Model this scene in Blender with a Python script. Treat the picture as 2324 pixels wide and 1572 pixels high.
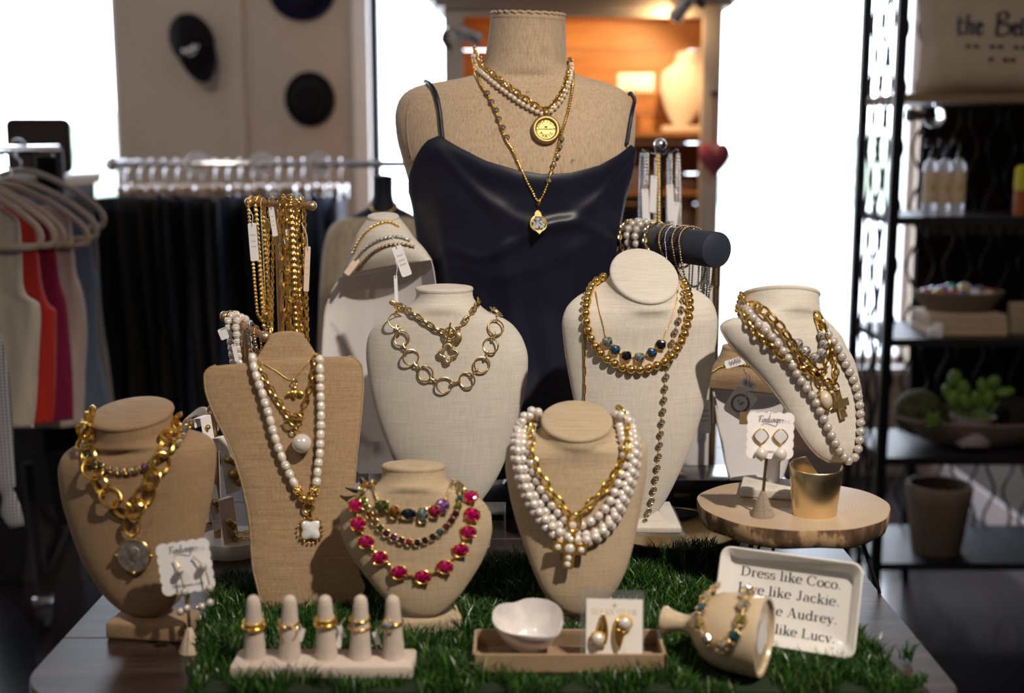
import bpy, bmesh, math, random
import numpy as np
from math import sin, cos, tan, pi, radians, atan2, sqrt
from mathutils import Vector, Matrix
from mathutils.bvhtree import BVHTree
random.seed(7); RNG = np.random.default_rng(11)
for _o in list(bpy.data.objects): bpy.data.objects.remove(_o)
SC = bpy.context.scene; COL = SC.collection

# ------------------------------------------------------------------ camera
FPX = 2800.0; PITCH = radians(9.2); CAM = Vector((0, 0, 1.4))
FWD = Vector((0, cos(PITCH), -sin(PITCH))); UPV = Vector((0, sin(PITCH), cos(PITCH))); RGT = Vector((1, 0, 0))
cd = bpy.data.cameras.new('camera'); cam = bpy.data.objects.new('camera', cd); COL.objects.link(cam)
cam.location = CAM; cam.rotation_euler = (pi/2 - PITCH, 0, 0)
cd.sensor_width = 36; cd.lens = FPX/2324*36; cd.clip_start = 0.05; cd.clip_end = 200
cd.dof.use_dof = True; cd.dof.focus_distance = 1.80; cd.dof.aperture_fstop = 2.4
SC.camera = cam
# ------------------------------------------------------------------ world (bright hazy daylight) and exposure
wd = bpy.data.worlds.new('daylight'); SC.world = wd; wd.use_nodes = True
_n = wd.node_tree.nodes; _bg = _n['Background']
_bg.inputs[0].default_value = (0.80, 0.87, 1.0, 1); _bg.inputs[1].default_value = 14.0
SC.view_settings.view_transform = 'Standard'; SC.view_settings.look = 'None'
SC.view_settings.exposure = 0.0; SC.view_settings.gamma = 1.0; SC.view_settings.use_curve_mapping = False
SC.cycles.max_bounces = 8; SC.cycles.transparent_max_bounces = 12
SC.cycles.sample_clamp_indirect = 6.0; SC.cycles.sample_clamp_direct = 0; SC.cycles.blur_glossy = 0.5
def aim(o, tgt): o.rotation_euler = (Vector(tgt) - o.location).to_track_quat('-Z', 'Y').to_euler()
def spot(name, loc, tgt, power, angle, color, blend=0.6, radius=0.03):
    l = bpy.data.lights.new(name, 'SPOT'); l.energy = power; l.spot_size = radians(angle); l.spot_blend = blend
    l.color = color; l.shadow_soft_size = radius
    o = bpy.data.objects.new(name, l); COL.objects.link(o); o.location = loc; aim(o, tgt); return o
WARM = (1.0, 0.88, 0.73)
KEY = spot('track_spot_light', (0.85, 0.35, 2.72), (0.16, 1.75, 1.0), 235, 54, WARM, 0.9, 0.035)
KEY2 = spot('track_spot_light', (-1.3, 0.1, 2.72), (-0.25, 1.8, 1.0), 24, 56, WARM, 0.9, 0.05)
WALL_FILL = spot('track_spot_light', (-1.5, 2.6, 2.75), (-0.75, 5.2, 1.5), 42, 66, WARM, 1.0, 0.05)  # added unseen spot that warms and lifts the back wall
RACK_FILL = spot('track_spot_light', (0.95, 1.7, 2.75), (1.35, 3.45, 1.25), 42, 64, WARM, 1.0, 0.05)  # added unseen spot that brightens the shelf rack
def portal(name, loc, sx, sz):
    l = bpy.data.lights.new(name, 'AREA'); l.shape = 'RECTANGLE'; l.size = sx; l.size_y = sz; l.cycles.is_portal = True
    o = bpy.data.objects.new(name, l); COL.objects.link(o); o.location = loc; o.rotation_euler = (-pi/2, 0, 0)

# ------------------------------------------------------------------ pixel rays (image taken as 2324 x 1572)
def ray(px, py): return FWD + RGT*((px - 1162)/FPX) - UPV*((py - 786)/FPX)
def atY(px, py, Y): d = ray(px, py); return CAM + d*(Y/d.y)
def atZ(px, py, z): d = ray(px, py); return CAM + d*((z - CAM.z)/d.z)
def onpl(px, py, O, N): d = ray(px, py); return CAM + d*((O - CAM).dot(N)/d.dot(N))
def mpp(p): return (p - CAM).dot(FWD)/FPX       # metres per pixel at a point
TZ = 0.80                                        # table top height

# ------------------------------------------------------------------ objects
WM = {}
def put(o, Mw, parent=None):
    COL.objects.link(o)
    if parent is not None:
        o.parent = parent; o.matrix_basis = WM[parent].inverted() @ Mw
    else: o.matrix_basis = Mw
    WM[o] = Mw; return o
def tag(o, label=None, cat=None, group=None, kind=None):
    if label: o['label'] = label
    if cat: o['category'] = cat
    if group: o['group'] = group
    if kind: o['kind'] = kind
    return o
def thing(name, label, cat, loc, group=None):
    o = bpy.data.objects.new(name, None); o.empty_display_size = 0.02
    put(o, Matrix.Translation(Vector(loc))); return tag(o, label, cat, group)
def inst(name, me, Mw, parent): return put(bpy.data.objects.new(name, me), Mw, parent)
def frame(p, x, z):
    x = Vector(x).normalized(); z = Vector(z); z = (z - x*z.dot(x))
    if z.length < 1e-6: z = x.orthogonal()
    z.normalize(); y = z.cross(x)
    return Matrix(((x.x, y.x, z.x, p[0]), (x.y, y.y, z.y, p[1]), (x.z, y.z, z.z, p[2]), (0, 0, 0, 1)))
def zframe(p, z, x=(1, 0, 0)):
    z = Vector(z).normalized(); x = Vector(x); x = x - z*x.dot(z)
    if x.length < 1e-5: x = z.orthogonal()
    x.normalize(); y = z.cross(x)
    return Matrix(((x.x, y.x, z.x, p[0]), (x.y, y.y, z.y, p[1]), (x.z, y.z, z.z, p[2]), (0, 0, 0, 1)))
class MB:
    def __init__(s): s.v = []; s.f = []
    def rings(s, R, closed=True, cap0=False, cap1=False):
        b = len(s.v); n = len(R[0])
        for r in R: s.v += [Vector(p) for p in r]
        for i in range(len(R) - 1):
            for j in range(n if closed else n - 1):
                k = (j + 1) % n
                s.f.append((b + i*n + j, b + i*n + k, b + (i + 1)*n + k, b + (i + 1)*n + j))
        if cap0: s.f.append(tuple(b + j for j in reversed(range(n))))
        if cap1: s.f.append(tuple(b + (len(R) - 1)*n + j for j in range(n)))
        return s
    def tube(s, P, r, n=8, closed=False, caps=True):
        P = [Vector(p) for p in P]; m = len(P); R = []; prev = None
        for i in range(m):
            t = (P[(i + 1) % m] - P[i - 1]) if closed else (P[min(i + 1, m - 1)] - P[max(i - 1, 0)])
            if t.length < 1e-9: t = Vector((0, 0, 1))
            t.normalize()
            if prev is None: a = t.orthogonal().normalized()
            else:
                a = prev - t*prev.dot(t); a = a.normalized() if a.length > 1e-6 else t.orthogonal().normalized()
            prev = a; b = t.cross(a); rr = r(i/(m - 1)) if callable(r) else (r[i] if hasattr(r, '__len__') else r)
            R.append([P[i] + (a*cos(2*pi*k/n) + b*sin(2*pi*k/n))*rr for k in range(n)])
        if closed:
            bb = len(s.v)
            for q in R: s.v += q
            # align last ring to first
            off = min(range(n), key=lambda o: sum((R[-1][k] - R[0][(k + o) % n]).length for k in range(n)))
            for i in range(m):
                for k in range(n):
                    k2 = (k + 1) % n
                    if i < m - 1: s.f.append((bb + i*n + k, bb + i*n + k2, bb + (i + 1)*n + k2, bb + (i + 1)*n + k))
                    else: s.f.append((bb + i*n + k, bb + i*n + k2, bb + (k2 + off) % n, bb + (k + off) % n))
        else: s.rings(R, True, caps, caps)
        return s
    def box(s, c, size, M=None):
        b = len(s.v); c = Vector(c)
        for x in (-.5, .5):
            for y in (-.5, .5):
                for z in (-.5, .5):
                    p = c + Vector((x*size[0], y*size[1], z*size[2])); s.v.append(M @ p if M else p)
        s.f += [tuple(b + i for i in q) for q in ((0, 1, 3, 2), (4, 6, 7, 5), (0, 4, 5, 1), (2, 3, 7, 6), (0, 2, 6, 4), (1, 5, 7, 3))]
        return s
    def rbox(s, c, size, r, M=None, seg=2):
        bm = bmesh.new(); bmesh.ops.create_cube(bm, size=1)
        for v in bm.verts: v.co = Vector((v.co.x*size[0], v.co.y*size[1], v.co.z*size[2])) + Vector(c)
        bmesh.ops.bevel(bm, geom=bm.edges[:], offset=r, segments=seg, affect='EDGES', profile=0.5)
        return s.frombm(bm, M)
    def frombm(s, bm, M=None):
        b = len(s.v); bm.verts.index_update()
        s.v += [(M @ v.co) if M else v.co.copy() for v in bm.verts]
        s.f += [tuple(b + v.index for v in f.verts) for f in bm.faces]; bm.free(); return s
    def lathe(s, prof, M=None, n=32, a0=0, a1=2*pi, sx=1, sy=1):
        full = abs(a1 - a0 - 2*pi) < 1e-6; m = n if full else n + 1; R = []
        for (r, z) in prof:
            R.append([Vector((r*cos(a0 + (a1 - a0)*k/n)*sx, r*sin(a0 + (a1 - a0)*k/n)*sy, z)) for k in range(m)])
        if M: R = [[M @ p for p in q] for q in R]
        return s.rings(R, full)
    def sphere(s, c, r, n=16, m=10, sc=(1, 1, 1), M=None):
        pr = [(max(1e-5, r*sin(pi*i/m)), -r*cos(pi*i/m)) for i in range(m + 1)]
        T = Matrix.Translation(Vector(c)) @ Matrix.Diagonal((*sc, 1))
        return s.lathe(pr, (M @ T) if M else T, n)
    def prism(s, poly, z0, z1, M=None, bev=0.0):
        def off(d):
            n = len(poly); o = []
            for i in range(n):
                p0, p1, p2 = Vector(poly[i - 1]), Vector(poly[i]), Vector(poly[(i + 1) % n])
                a = (p1 - p0); b = (p2 - p1); a = a.normalized() if a.length else b.normalized(); b = b.normalized() if b.length else a
                nn = Vector((-(a.y + b.y), a.x + b.x)); nn = nn.normalized() if nn.length > 1e-6 else Vector((0, 0))
                o.append(p1 + nn*d)
            return o
        area = sum(poly[i - 1][0]*poly[i][1] - poly[i][0]*poly[i - 1][1] for i in range(len(poly)))
        sg = 1 if area > 0 else -1
        L = [(0, z0), (0, z1)] if bev == 0 else [(bev, z0), (0, z0 + bev), (0, z1 - bev), (bev, z1)]
        R = [[Vector((p.x, p.y, z)) for p in off(d*sg)] for d, z in L]
        if M: R = [[M @ p for p in q] for q in R]
        return s.rings(R, True, True, True)
    def mesh(s, name, mat=None, smooth=True, ang=40):
        me = bpy.data.meshes.new(name); me.from_pydata([tuple(p) for p in s.v], [], s.f); me.update()
        bm = bmesh.new(); bm.from_mesh(me); bmesh.ops.recalc_face_normals(bm, faces=bm.faces); bm.to_mesh(me); bm.free()
        if smooth:
            me.polygons.foreach_set('use_smooth', [True]*len(me.polygons))
            if ang: me.set_sharp_from_angle(angle=radians(ang))
        if mat: me.materials.append(mat)
        return me
    def build(s, name, mat, parent=None, smooth=True, ang=40, label=None, cat=None, group=None, kind=None):
        if parent is not None: org = WM[parent].translation.copy()
        else:
            xs = [p.x for p in s.v]; ys = [p.y for p in s.v]; zs = [p.z for p in s.v]
            org = Vector(((min(xs) + max(xs))/2, (min(ys) + max(ys))/2, min(zs)))
        q = MB(); q.v = [p - org for p in s.v]; q.f = s.f; o = bpy.data.objects.new(name, q.mesh(name, mat, smooth, ang))
        put(o, Matrix.Translation(org), parent); return tag(o, label, cat, group, kind)
def cr(P, n):
    """Catmull-Rom through points, n samples"""
    P = [Vector(p) for p in P]
    if len(P) == 2: return [P[0].lerp(P[1], i/(n - 1)) for i in range(n)]
    Q = [P[0]*2 - P[1]] + P + [P[-1]*2 - P[-2]]; m = len(P) - 1; out = []
    for i in range(n):
        t = i/(n - 1)*m; k = min(int(t), m - 1); u = t - k; a, b, c, d = Q[k:k + 4]
        out.append(0.5*((2*b) + (c - a)*u + (2*a - 5*b + 4*c - d)*u*u + (3*b - a - 3*c + d)*u**3))
    return out
def resample(P, step=None, n=None):
    L = [0]
    for i in range(1, len(P)): L.append(L[-1] + (P[i] - P[i - 1]).length)
    T = L[-1]
    if n is None: n = max(2, int(round(T/step)) + 1)
    out = []; j = 0
    for i in range(n):
        t = T*i/(n - 1)
        while j < len(L) - 2 and L[j + 1] < t: j += 1
        u = (t - L[j])/max(1e-9, L[j + 1] - L[j]); out.append((P[j].lerp(P[j + 1], u), j, u))
    return out

# ------------------------------------------------------------------ materials
class NT:
    def __init__(s, name):
        s.m = bpy.data.materials.new(name); s.m.use_nodes = True; s.t = s.m.node_tree
        s.b = s.t.nodes['Principled BSDF']
    def n(s, typ, **kw):
        q = s.t.nodes.new(typ)
        for k, v in kw.items():
            if k.startswith('i_'): q.inputs[k[2:].replace('_', ' ')].default_value = v
            else: setattr(q, k, v)
        return q
    def l(s, a, b): s.t.links.new(a, b)
    def ramp(s, fac, stops):
        r = s.n('ShaderNodeValToRGB'); e = r.color_ramp.elements
        while len(e) < len(stops): e.new(0.5)
        for el, (p, c) in zip(e, stops): el.position = p; el.color = (*c, 1)
        s.l(fac, r.inputs[0]); return r.outputs[0]
    def bump(s, h, strength=0.3, dist=0.001):
        b = s.n('ShaderNodeBump'); b.inputs['Strength'].default_value = strength; b.inputs['Distance'].default_value = dist
        s.l(h, b.inputs['Height']); s.l(b.outputs[0], s.b.inputs['Normal'])
    def coord(s, which='Object'): return s.n('ShaderNodeTexCoord').outputs[which]
    def noise(s, scale, detail=3, vec=None, rough=0.5):
        q = s.n('ShaderNodeTexNoise'); q.inputs['Scale'].default_value = scale; q.inputs['Detail'].default_value = detail
        q.inputs['Roughness'].default_value = rough
        s.l(vec if vec is not None else s.coord(), q.inputs['Vector']); return q.outputs['Fac']
    def mul(s, vec, v):
        q = s.n('ShaderNodeVectorMath', operation='MULTIPLY'); q.inputs[1].default_value = v; s.l(vec, q.inputs[0]); return q.outputs[0]
    def math(s, op, a, b):
        q = s.n('ShaderNodeMath', operation=op)
        for i, x in enumerate((a, b)):
            if isinstance(x, (int, float)): q.inputs[i].default_value = x
            else: s.l(x, q.inputs[i])
        return q.outputs[0]
def pmat(name, col, rough=0.5, metal=0.0, spec=0.5, coat=0.0, sheen=0.0, trans=0.0, ior=1.45, emit=None, es=0.0, var=0.0, vs=20, bump=0.0, bs=300, alpha=1.0, sss=0.0):
    q = NT(name); b = q.b
    b.inputs['Base Color'].default_value = (*col, 1); b.inputs['Roughness'].default_value = rough; b.inputs['Metallic'].default_value = metal
    b.inputs['Specular IOR Level'].default_value = spec; b.inputs['Coat Weight'].default_value = coat; b.inputs['Sheen Weight'].default_value = sheen
    b.inputs['Transmission Weight'].default_value = trans; b.inputs['IOR'].default_value = ior; b.inputs['Alpha'].default_value = alpha
    if emit: b.inputs['Emission Color'].default_value = (*emit, 1); b.inputs['Emission Strength'].default_value = es
    if var:
        f = q.noise(vs, 4); lo = [c*(1 - var) for c in col]; hi = [min(1, c*(1 + var)) for c in col]
        q.l(q.ramp(f, [(0.3, lo), (0.7, hi)]), b.inputs['Base Color'])
    if bump: q.bump(q.noise(bs, 3), bump, 0.001)
    return q.m
def weave(name, c_lo, c_hi, per=0.0013, slub=0.25, rough=0.9, bump=0.5, stain=None, bal=0.5, rng=0.2):
    """plain woven cloth: crossing threads with slubs, in object metres"""
    q = NT(name); b = q.b; co = q.coord(); sx = q.n('ShaderNodeSeparateXYZ'); q.l(co, sx.inputs[0])
    wob = q.noise(70, 2, co); k = 2*pi/per
    def thr(sock, amp):
        a = q.math('ADD', q.math('MULTIPLY', sock, k), q.math('MULTIPLY', wob, amp)); return q.math('SINE', a, 0)
    hx = thr(sx.outputs['X'], 9); hz = thr(sx.outputs['Z'], 9)
    h = q.math('MULTIPLY', hx, hz)
    sl1 = q.noise(1.0, 3, q.mul(co, (700, 700, 22))); sl2 = q.noise(1.0, 3, q.mul(co, (22, 22, 700))); big = q.noise(9, 3, co)
    t = q.math('ADD', q.math('MULTIPLY', h, 0.16), q.math('ADD', q.math('MULTIPLY', sl1, slub*4*bal), q.math('MULTIPLY', sl2, slub*4*(1 - bal))))
    t = q.math('ADD', t, q.math('MULTIPLY', big, 0.25))
    base = 0.5*slub*4 + 0.125
    colr = q.ramp(t, [(max(0, base - rng), c_lo), (min(1, base + rng), c_hi)])
    if stain:
        sn = q.noise(stain[0], 5, co); mx = q.n('ShaderNodeMix', data_type='RGBA')
        q.l(q.ramp(sn, [(stain[1], (0, 0, 0)), (stain[1] + 0.06, (1, 1, 1))]), mx.inputs['Factor'])
        q.l(colr, mx.inputs['A']); mx.inputs['B'].default_value = (*stain[2], 1); colr = mx.outputs['Result']
    q.l(colr, b.inputs['Base Color']); b.inputs['Roughness'].default_value = rough; b.inputs['Sheen Weight'].default_value = 0.15
    b.inputs['Specular IOR Level'].default_value = 0.15
    q.bump(q.math('ADD', h, sl1), bump, 0.0006); return q.m
def woodmat(name, c1, c2, c3, rough=0.3, scale=(1, 1, 1), coat=0.0, bump=0.1, axis=(2, 30, 30)):
    q = NT(name); b = q.b; co = q.mul(q.coord(), axis)
    f = q.noise(1.2, 5, co, 0.6); f2 = q.noise(7, 4, co, 0.7)
    t = q.math('ADD', q.math('MULTIPLY', f, 0.65), q.math('MULTIPLY', f2, 0.35))
    q.l(q.ramp(t, [(0.35, c1), (0.5, c2), (0.65, c3)]), b.inputs['Base Color'])
    b.inputs['Roughness'].default_value = rough; b.inputs['Coat Weight'].default_value = coat; b.inputs['Coat Roughness'].default_value = 0.15
    if bump: q.bump(f2, bump, 0.0008)
    return q.m
M = {}
M['burlap'] = weave('burlap', (0.27, 0.175, 0.095), (0.50, 0.35, 0.215), 0.0014)
M['burlap_fine'] = weave('burlap_fine', (0.25, 0.155, 0.085), (0.42, 0.28, 0.165), 0.0011, 0.2)
M['linen_beige'] = weave('linen_beige', (0.38, 0.285, 0.185), (0.62, 0.49, 0.345), 0.0012, 0.22)
M['linen_cream'] = weave('linen_cream', (0.52, 0.475, 0.425), (0.83, 0.78, 0.72), 0.0009, 0.24, rng=0.30)
M['linen_grey'] = weave('linen_grey', (0.25, 0.20, 0.15), (0.45, 0.38, 0.31), 0.0012, 0.2)
M['ring_cloth'] = weave('ring_cloth', (0.52, 0.42, 0.36), (0.76, 0.65, 0.58), 0.0015, 0.2)
M['form_cloth'] = weave('form_cloth', (0.40, 0.285, 0.19), (0.66, 0.51, 0.37), 0.0010, 0.3, bal=0.8, stain=(42, 0.70, (0.20, 0.13, 0.085)))
M['gold'] = pmat('gold', (0.90, 0.60, 0.19), 0.22, 1.0, bump=0.05, bs=500)
M['gold_bright'] = pmat('gold_bright', (0.98, 0.66, 0.16), 0.25, 1.0, bump=0.10, bs=400)
M['gold_pale'] = pmat('gold_pale', (0.86, 0.66, 0.33), 0.27, 1.0, bump=0.08, bs=350)
M['gold_matte'] = pmat('gold_matte', (0.50, 0.35, 0.14), 0.50, 1.0, bump=0.3, bs=250)
M['brass_dark'] = pmat('brass_dark', (0.42, 0.29, 0.15), 0.35, 1.0)
M['bronze_rod'] = pmat('bronze_rod', (0.62, 0.42, 0.26), 0.38, 0.9)
M['silver'] = pmat('silver', (0.75, 0.74, 0.76), 0.2, 1.0)
M['chrome'] = pmat('chrome', (0.8, 0.8, 0.83), 0.12, 1.0)
M['silver_old'] = pmat('silver_old', (0.36, 0.32, 0.29), 0.45, 0.8, var=0.4, vs=150, bump=0.6, bs=180)
M['pearl'] = pmat('pearl', (0.76, 0.69, 0.65), 0.16, 0.22, 0.9, coat=0.9)
M['pearl_ridge'] = pmat('pearl_ridge', (0.74, 0.67, 0.60), 0.24, 0.12, 0.8, coat=0.6)
M['pearl_warm'] = pmat('pearl_warm', (0.68, 0.57, 0.45), 0.2, 0.15, 0.8, coat=0.8)
M['pearl_grey'] = pmat('pearl_grey', (0.58, 0.52, 0.48), 0.16, 0.3, 0.9, coat=0.9)
M['mop'] = pmat('mop', (0.78, 0.77, 0.79), 0.12, 0.1, 0.8, coat=0.8, var=0.12, vs=60)
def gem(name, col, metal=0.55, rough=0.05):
    # cut stone: inner reflections and glints painted as light and dark cells
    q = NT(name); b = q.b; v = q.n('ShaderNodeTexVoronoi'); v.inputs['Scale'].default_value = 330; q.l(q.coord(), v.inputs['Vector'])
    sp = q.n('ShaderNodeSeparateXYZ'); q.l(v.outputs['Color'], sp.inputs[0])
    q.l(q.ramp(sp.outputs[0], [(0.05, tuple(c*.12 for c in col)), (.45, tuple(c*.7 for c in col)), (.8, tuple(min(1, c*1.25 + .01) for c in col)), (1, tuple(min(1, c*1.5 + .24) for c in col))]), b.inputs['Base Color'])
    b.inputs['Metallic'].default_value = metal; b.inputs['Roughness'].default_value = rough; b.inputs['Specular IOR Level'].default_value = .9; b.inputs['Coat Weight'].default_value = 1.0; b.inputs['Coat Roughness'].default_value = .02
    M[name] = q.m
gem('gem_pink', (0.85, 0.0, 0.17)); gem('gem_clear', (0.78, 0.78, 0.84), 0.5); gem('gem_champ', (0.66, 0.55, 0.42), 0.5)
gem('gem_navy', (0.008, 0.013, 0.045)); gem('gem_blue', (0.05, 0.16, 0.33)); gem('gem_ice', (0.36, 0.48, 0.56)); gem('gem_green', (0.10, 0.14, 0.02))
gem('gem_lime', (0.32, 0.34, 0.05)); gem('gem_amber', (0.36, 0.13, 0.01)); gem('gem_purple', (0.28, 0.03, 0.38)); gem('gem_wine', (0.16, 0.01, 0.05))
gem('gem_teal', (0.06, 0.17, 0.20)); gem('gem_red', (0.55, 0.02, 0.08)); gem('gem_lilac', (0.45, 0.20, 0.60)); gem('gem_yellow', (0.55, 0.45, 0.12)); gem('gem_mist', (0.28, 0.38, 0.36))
M['card'] = pmat('card', (0.86, 0.83, 0.86), 0.6)
M['card_cream'] = pmat('card_cream', (0.86, 0.82, 0.78), 0.6)
M['kraft'] = pmat('kraft', (0.55, 0.42, 0.30), 0.8)
M['ink'] = pmat('ink', (0.012, 0.012, 0.03), 0.5)
M['ink_gold'] = pmat('ink_gold', (0.40, 0.25, 0.10), 0.6)
M['engraved'] = pmat('engraved', (0.10, 0.065, 0.025), 0.6)
M['ink_grey'] = pmat('ink_grey', (0.35, 0.33, 0.35), 0.7)
M['ceramic'] = pmat('ceramic', (0.74, 0.72, 0.70), 0.12, coat=0.6)
M['jug'] = pmat('jug', (0.54, 0.42, 0.29), 0.22, coat=0.4, var=0.06, vs=14)
M['shell'] = pmat('shell', (0.74, 0.70, 0.70), 0.12, 0.15, coat=1.0, var=0.14, vs=45, bump=0.12, bs=90)
def clearmat(name, gl=.10, df=.05, tint=(.94, .95, .96)):
    q = NT(name); q.t.nodes.remove(q.b); tr = q.n('ShaderNodeBsdfTransparent'); tr.inputs[0].default_value = (*tint, 1); g = q.n('ShaderNodeBsdfGlossy'); g.inputs['Roughness'].default_value = .03
    d = q.n('ShaderNodeBsdfDiffuse'); d.inputs[0].default_value = (.8, .82, .85, 1); m1 = q.n('ShaderNodeMixShader'); m2 = q.n('ShaderNodeMixShader'); m1.inputs[0].default_value = gl; m2.inputs[0].default_value = df
    q.l(tr.outputs[0], m1.inputs[1]); q.l(g.outputs[0], m1.inputs[2]); q.l(m1.outputs[0], m2.inputs[1]); q.l(d.outputs[0], m2.inputs[2]); q.l(m2.outputs[0], q.t.nodes['Material Output'].inputs[0]); return q.m
M['acrylic'] = clearmat('acrylic')
M['black'] = pmat('black', (0.012, 0.012, 0.014), 0.4)
M['black_gloss'] = pmat('black_gloss', (0.012, 0.011, 0.015), 0.14)
M['velvet'] = pmat('velvet', (0.018, 0.022, 0.042), 0.6, 0, .3, sheen=0.12)
M['white_vinyl'] = pmat('white_vinyl', (0.68, 0.66, 0.69), 0.35)
M['marble'] = pmat('marble', (0.76, 0.72, 0.69), 0.2, var=0.10, vs=12)
M['satin'] = (lambda q: (q.b.inputs['Base Color'].__setattr__('default_value', (0.008, 0.009, 0.022, 1)), q.b.inputs['Roughness'].__setattr__('default_value', 0.42),
    q.b.inputs['Sheen Weight'].__setattr__('default_value', 0.06), q.b.inputs['Sheen Tint'].__setattr__('default_value', (0.5, 0.55, 0.9, 1)), q.b.inputs['Anisotropic'].__setattr__('default_value', 0.4),
    q.b.inputs['Specular IOR Level'].__setattr__('default_value', 0.34), q.bump(q.noise(1.0, 3, q.mul(q.coord(), (60, 60, 8))), 0.08, 0.002), q.m)[-1])(NT('satin'))
M['tagp'] = pmat('tag_paper', (0.80, 0.78, 0.82), 0.6)
M['tag_pink'] = pmat('tag_pink', (0.74, 0.58, 0.48), 0.6)
M['thread'] = pmat('thread', (0.75, 0.70, 0.72), 0.8)
# ================================================================== the room
M['wall'] = pmat('wall_paint', (0.50, 0.42, 0.35), 0.85, var=0.03, vs=3, bump=0.1, bs=120)
M['wall_dark'] = pmat('wall_paint_shaded', (0.11, 0.095, 0.088), 0.95, 0, 0.1, var=0.04, vs=3)  # dark base colour carries the shade on the right wall
M['wall_grey'] = pmat('wall_paint_grey', (0.42, 0.37, 0.36), 0.85, var=0.03, vs=3)
M['trim_white'] = pmat('trim_white', (0.78, 0.76, 0.75), 0.4)
M['frame_dark'] = pmat('frame_dark', (0.022, 0.022, 0.035), 0.4, 0.3)
M['ceiling'] = pmat('ceiling_paint', (0.62, 0.58, 0.54), 0.9)
M['floor'] = pmat('floor_stained', (0.020, 0.019, 0.024), 0.20, var=0.5, vs=2.2, coat=0.3)
M['pane'] = (lambda q: (q.t.nodes.remove(q.b), (lambda tr, gl, mx, out: (tr.inputs[0].__setattr__('default_value', (0.97, 0.98, 0.98, 1)), gl.inputs['Roughness'].__setattr__('default_value', 0.02),
    mx.inputs[0].__setattr__('default_value', 0.05), q.l(tr.outputs[0], mx.inputs[1]), q.l(gl.outputs[0], mx.inputs[2]), q.l(mx.outputs[0], out.inputs[0])))(
    q.n('ShaderNodeBsdfTransparent'), q.n('ShaderNodeBsdfGlossy'), q.n('ShaderNodeMixShader'), q.t.nodes['Material Output']), q.m)[-1])(NT('window_pane'))
YW = 5.2; XL, XR, YB, ZC = -3.6, 1.80, -3.0, 2.95; SILL = 0.474; HEAD = 2.55
W1 = (-3.35, -1.632); W2 = (-0.59, 0.10); W3 = (0.70, 1.70)
def struct(name, mb, mat, parent=None, **k):
    o = mb.build(name, mat, parent, smooth=k.pop('smooth', False), **k)
    if parent is None: o['kind'] = 'structure'
    return o
def bx(x0, x1, y0, y1, z0, z1): return MB().box(((x0 + x1)/2, (y0 + y1)/2, (z0 + z1)/2), (x1 - x0, y1 - y0, z1 - z0))
struct('floor', bx(XL, XR, YB, YW + .2, -.1, 0), M['floor'])
struct('ceiling', bx(XL, XR, YB, YW + .2, ZC, ZC + .1), M['ceiling'])
struct('wall_left', bx(XL - .15, XL, YB, YW + .2, 0, ZC), M['wall'])
struct('wall_right', bx(XR, XR + .15, YB, YW + .2, 0, ZC), M['wall_dark'])
struct('wall_front', bx(XL, XR, YB - .15, YB, 0, ZC), M['wall'])
wb = MB()
for a, b, z0, z1 in ((XL, W1[0], 0, ZC), (W1[0], W1[1], 0, SILL), (W1[0], W1[1], HEAD, ZC), (W1[1], W2[0] - .06, 0, ZC), (W2[0] - .06, W2[1], 0, SILL), (W2[0] - .06, W2[1], HEAD, ZC),
                     (W2[1], W3[0], 0, ZC), (W3[0], W3[1], 0, SILL), (W3[0], W3[1], HEAD, ZC), (W3[1], XR, 0, ZC)):
    wb.box(((a + b)/2, YW + .1, (z0 + z1)/2), (b - a, .2, z1 - z0))
tag(struct('wall_back', wb, M['wall']), None, None, None, 'structure')
def window(n, a, b, mull=(), dark=True):
    fr = MB(); t = .035; y = YW + .10
    fr.box((a + t/2, y, (SILL + HEAD)/2), (t, .06, HEAD - SILL)).box((b - t/2, y, (SILL + HEAD)/2), (t, .06, HEAD - SILL))
    fr.box(((a + b)/2, y, SILL + t/2), (b - a, .06, t)).box(((a + b)/2, y, HEAD - t/2), (b - a, .06, t))
    for x in mull: fr.box((x, y, (SILL + HEAD)/2), (.04, .06, HEAD - SILL))
    o = struct('window_%d' % n, fr, M['frame_dark'] if dark else M['trim_white'])
    xs = [a] + list(mull) + [b]
    for i in range(len(xs) - 1): struct('pane', bx(xs[i] + .02, xs[i + 1] - .02, y - .002, y + .002, SILL + t, HEAD - t), M['pane'], o)
    struct('window_sill', bx(a - .03, b + .03, YW - .05, YW + .12, SILL - .03, SILL), M['trim_white'], o)
    portal('window_portal', ((a + b)/2, YW + .05, (SILL + HEAD)/2), b - a, HEAD - SILL)
window(1, *W1, (), False); window(2, *W2, ()); window(3, *W3, (), False)
struct('trim_1', bx(W2[0] - .062, W2[0], YW - .02, YW + .1, SILL, HEAD), M['trim_white'])
struct('trim_2', bx(-1.165, -1.10, YW - .02, YW, 0, ZC), M['wall'])
struct('shade_sheet', bx(XR - .012, XR, 2.4, YW - .02, .52, ZC), pmat('wall_shade', (.020, .016, .014), .95, 0, 0.0))  # black sheet paints the shade on the wall behind the rack
struct('baseboard_right', bx(XR - .02, XR, YB, YW, 0, .11), M['wall_grey'])
struct('baseboard_back', bx(XL, XR - .02, YW - .02, YW, 0, .11), M['wall_grey'])
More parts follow.
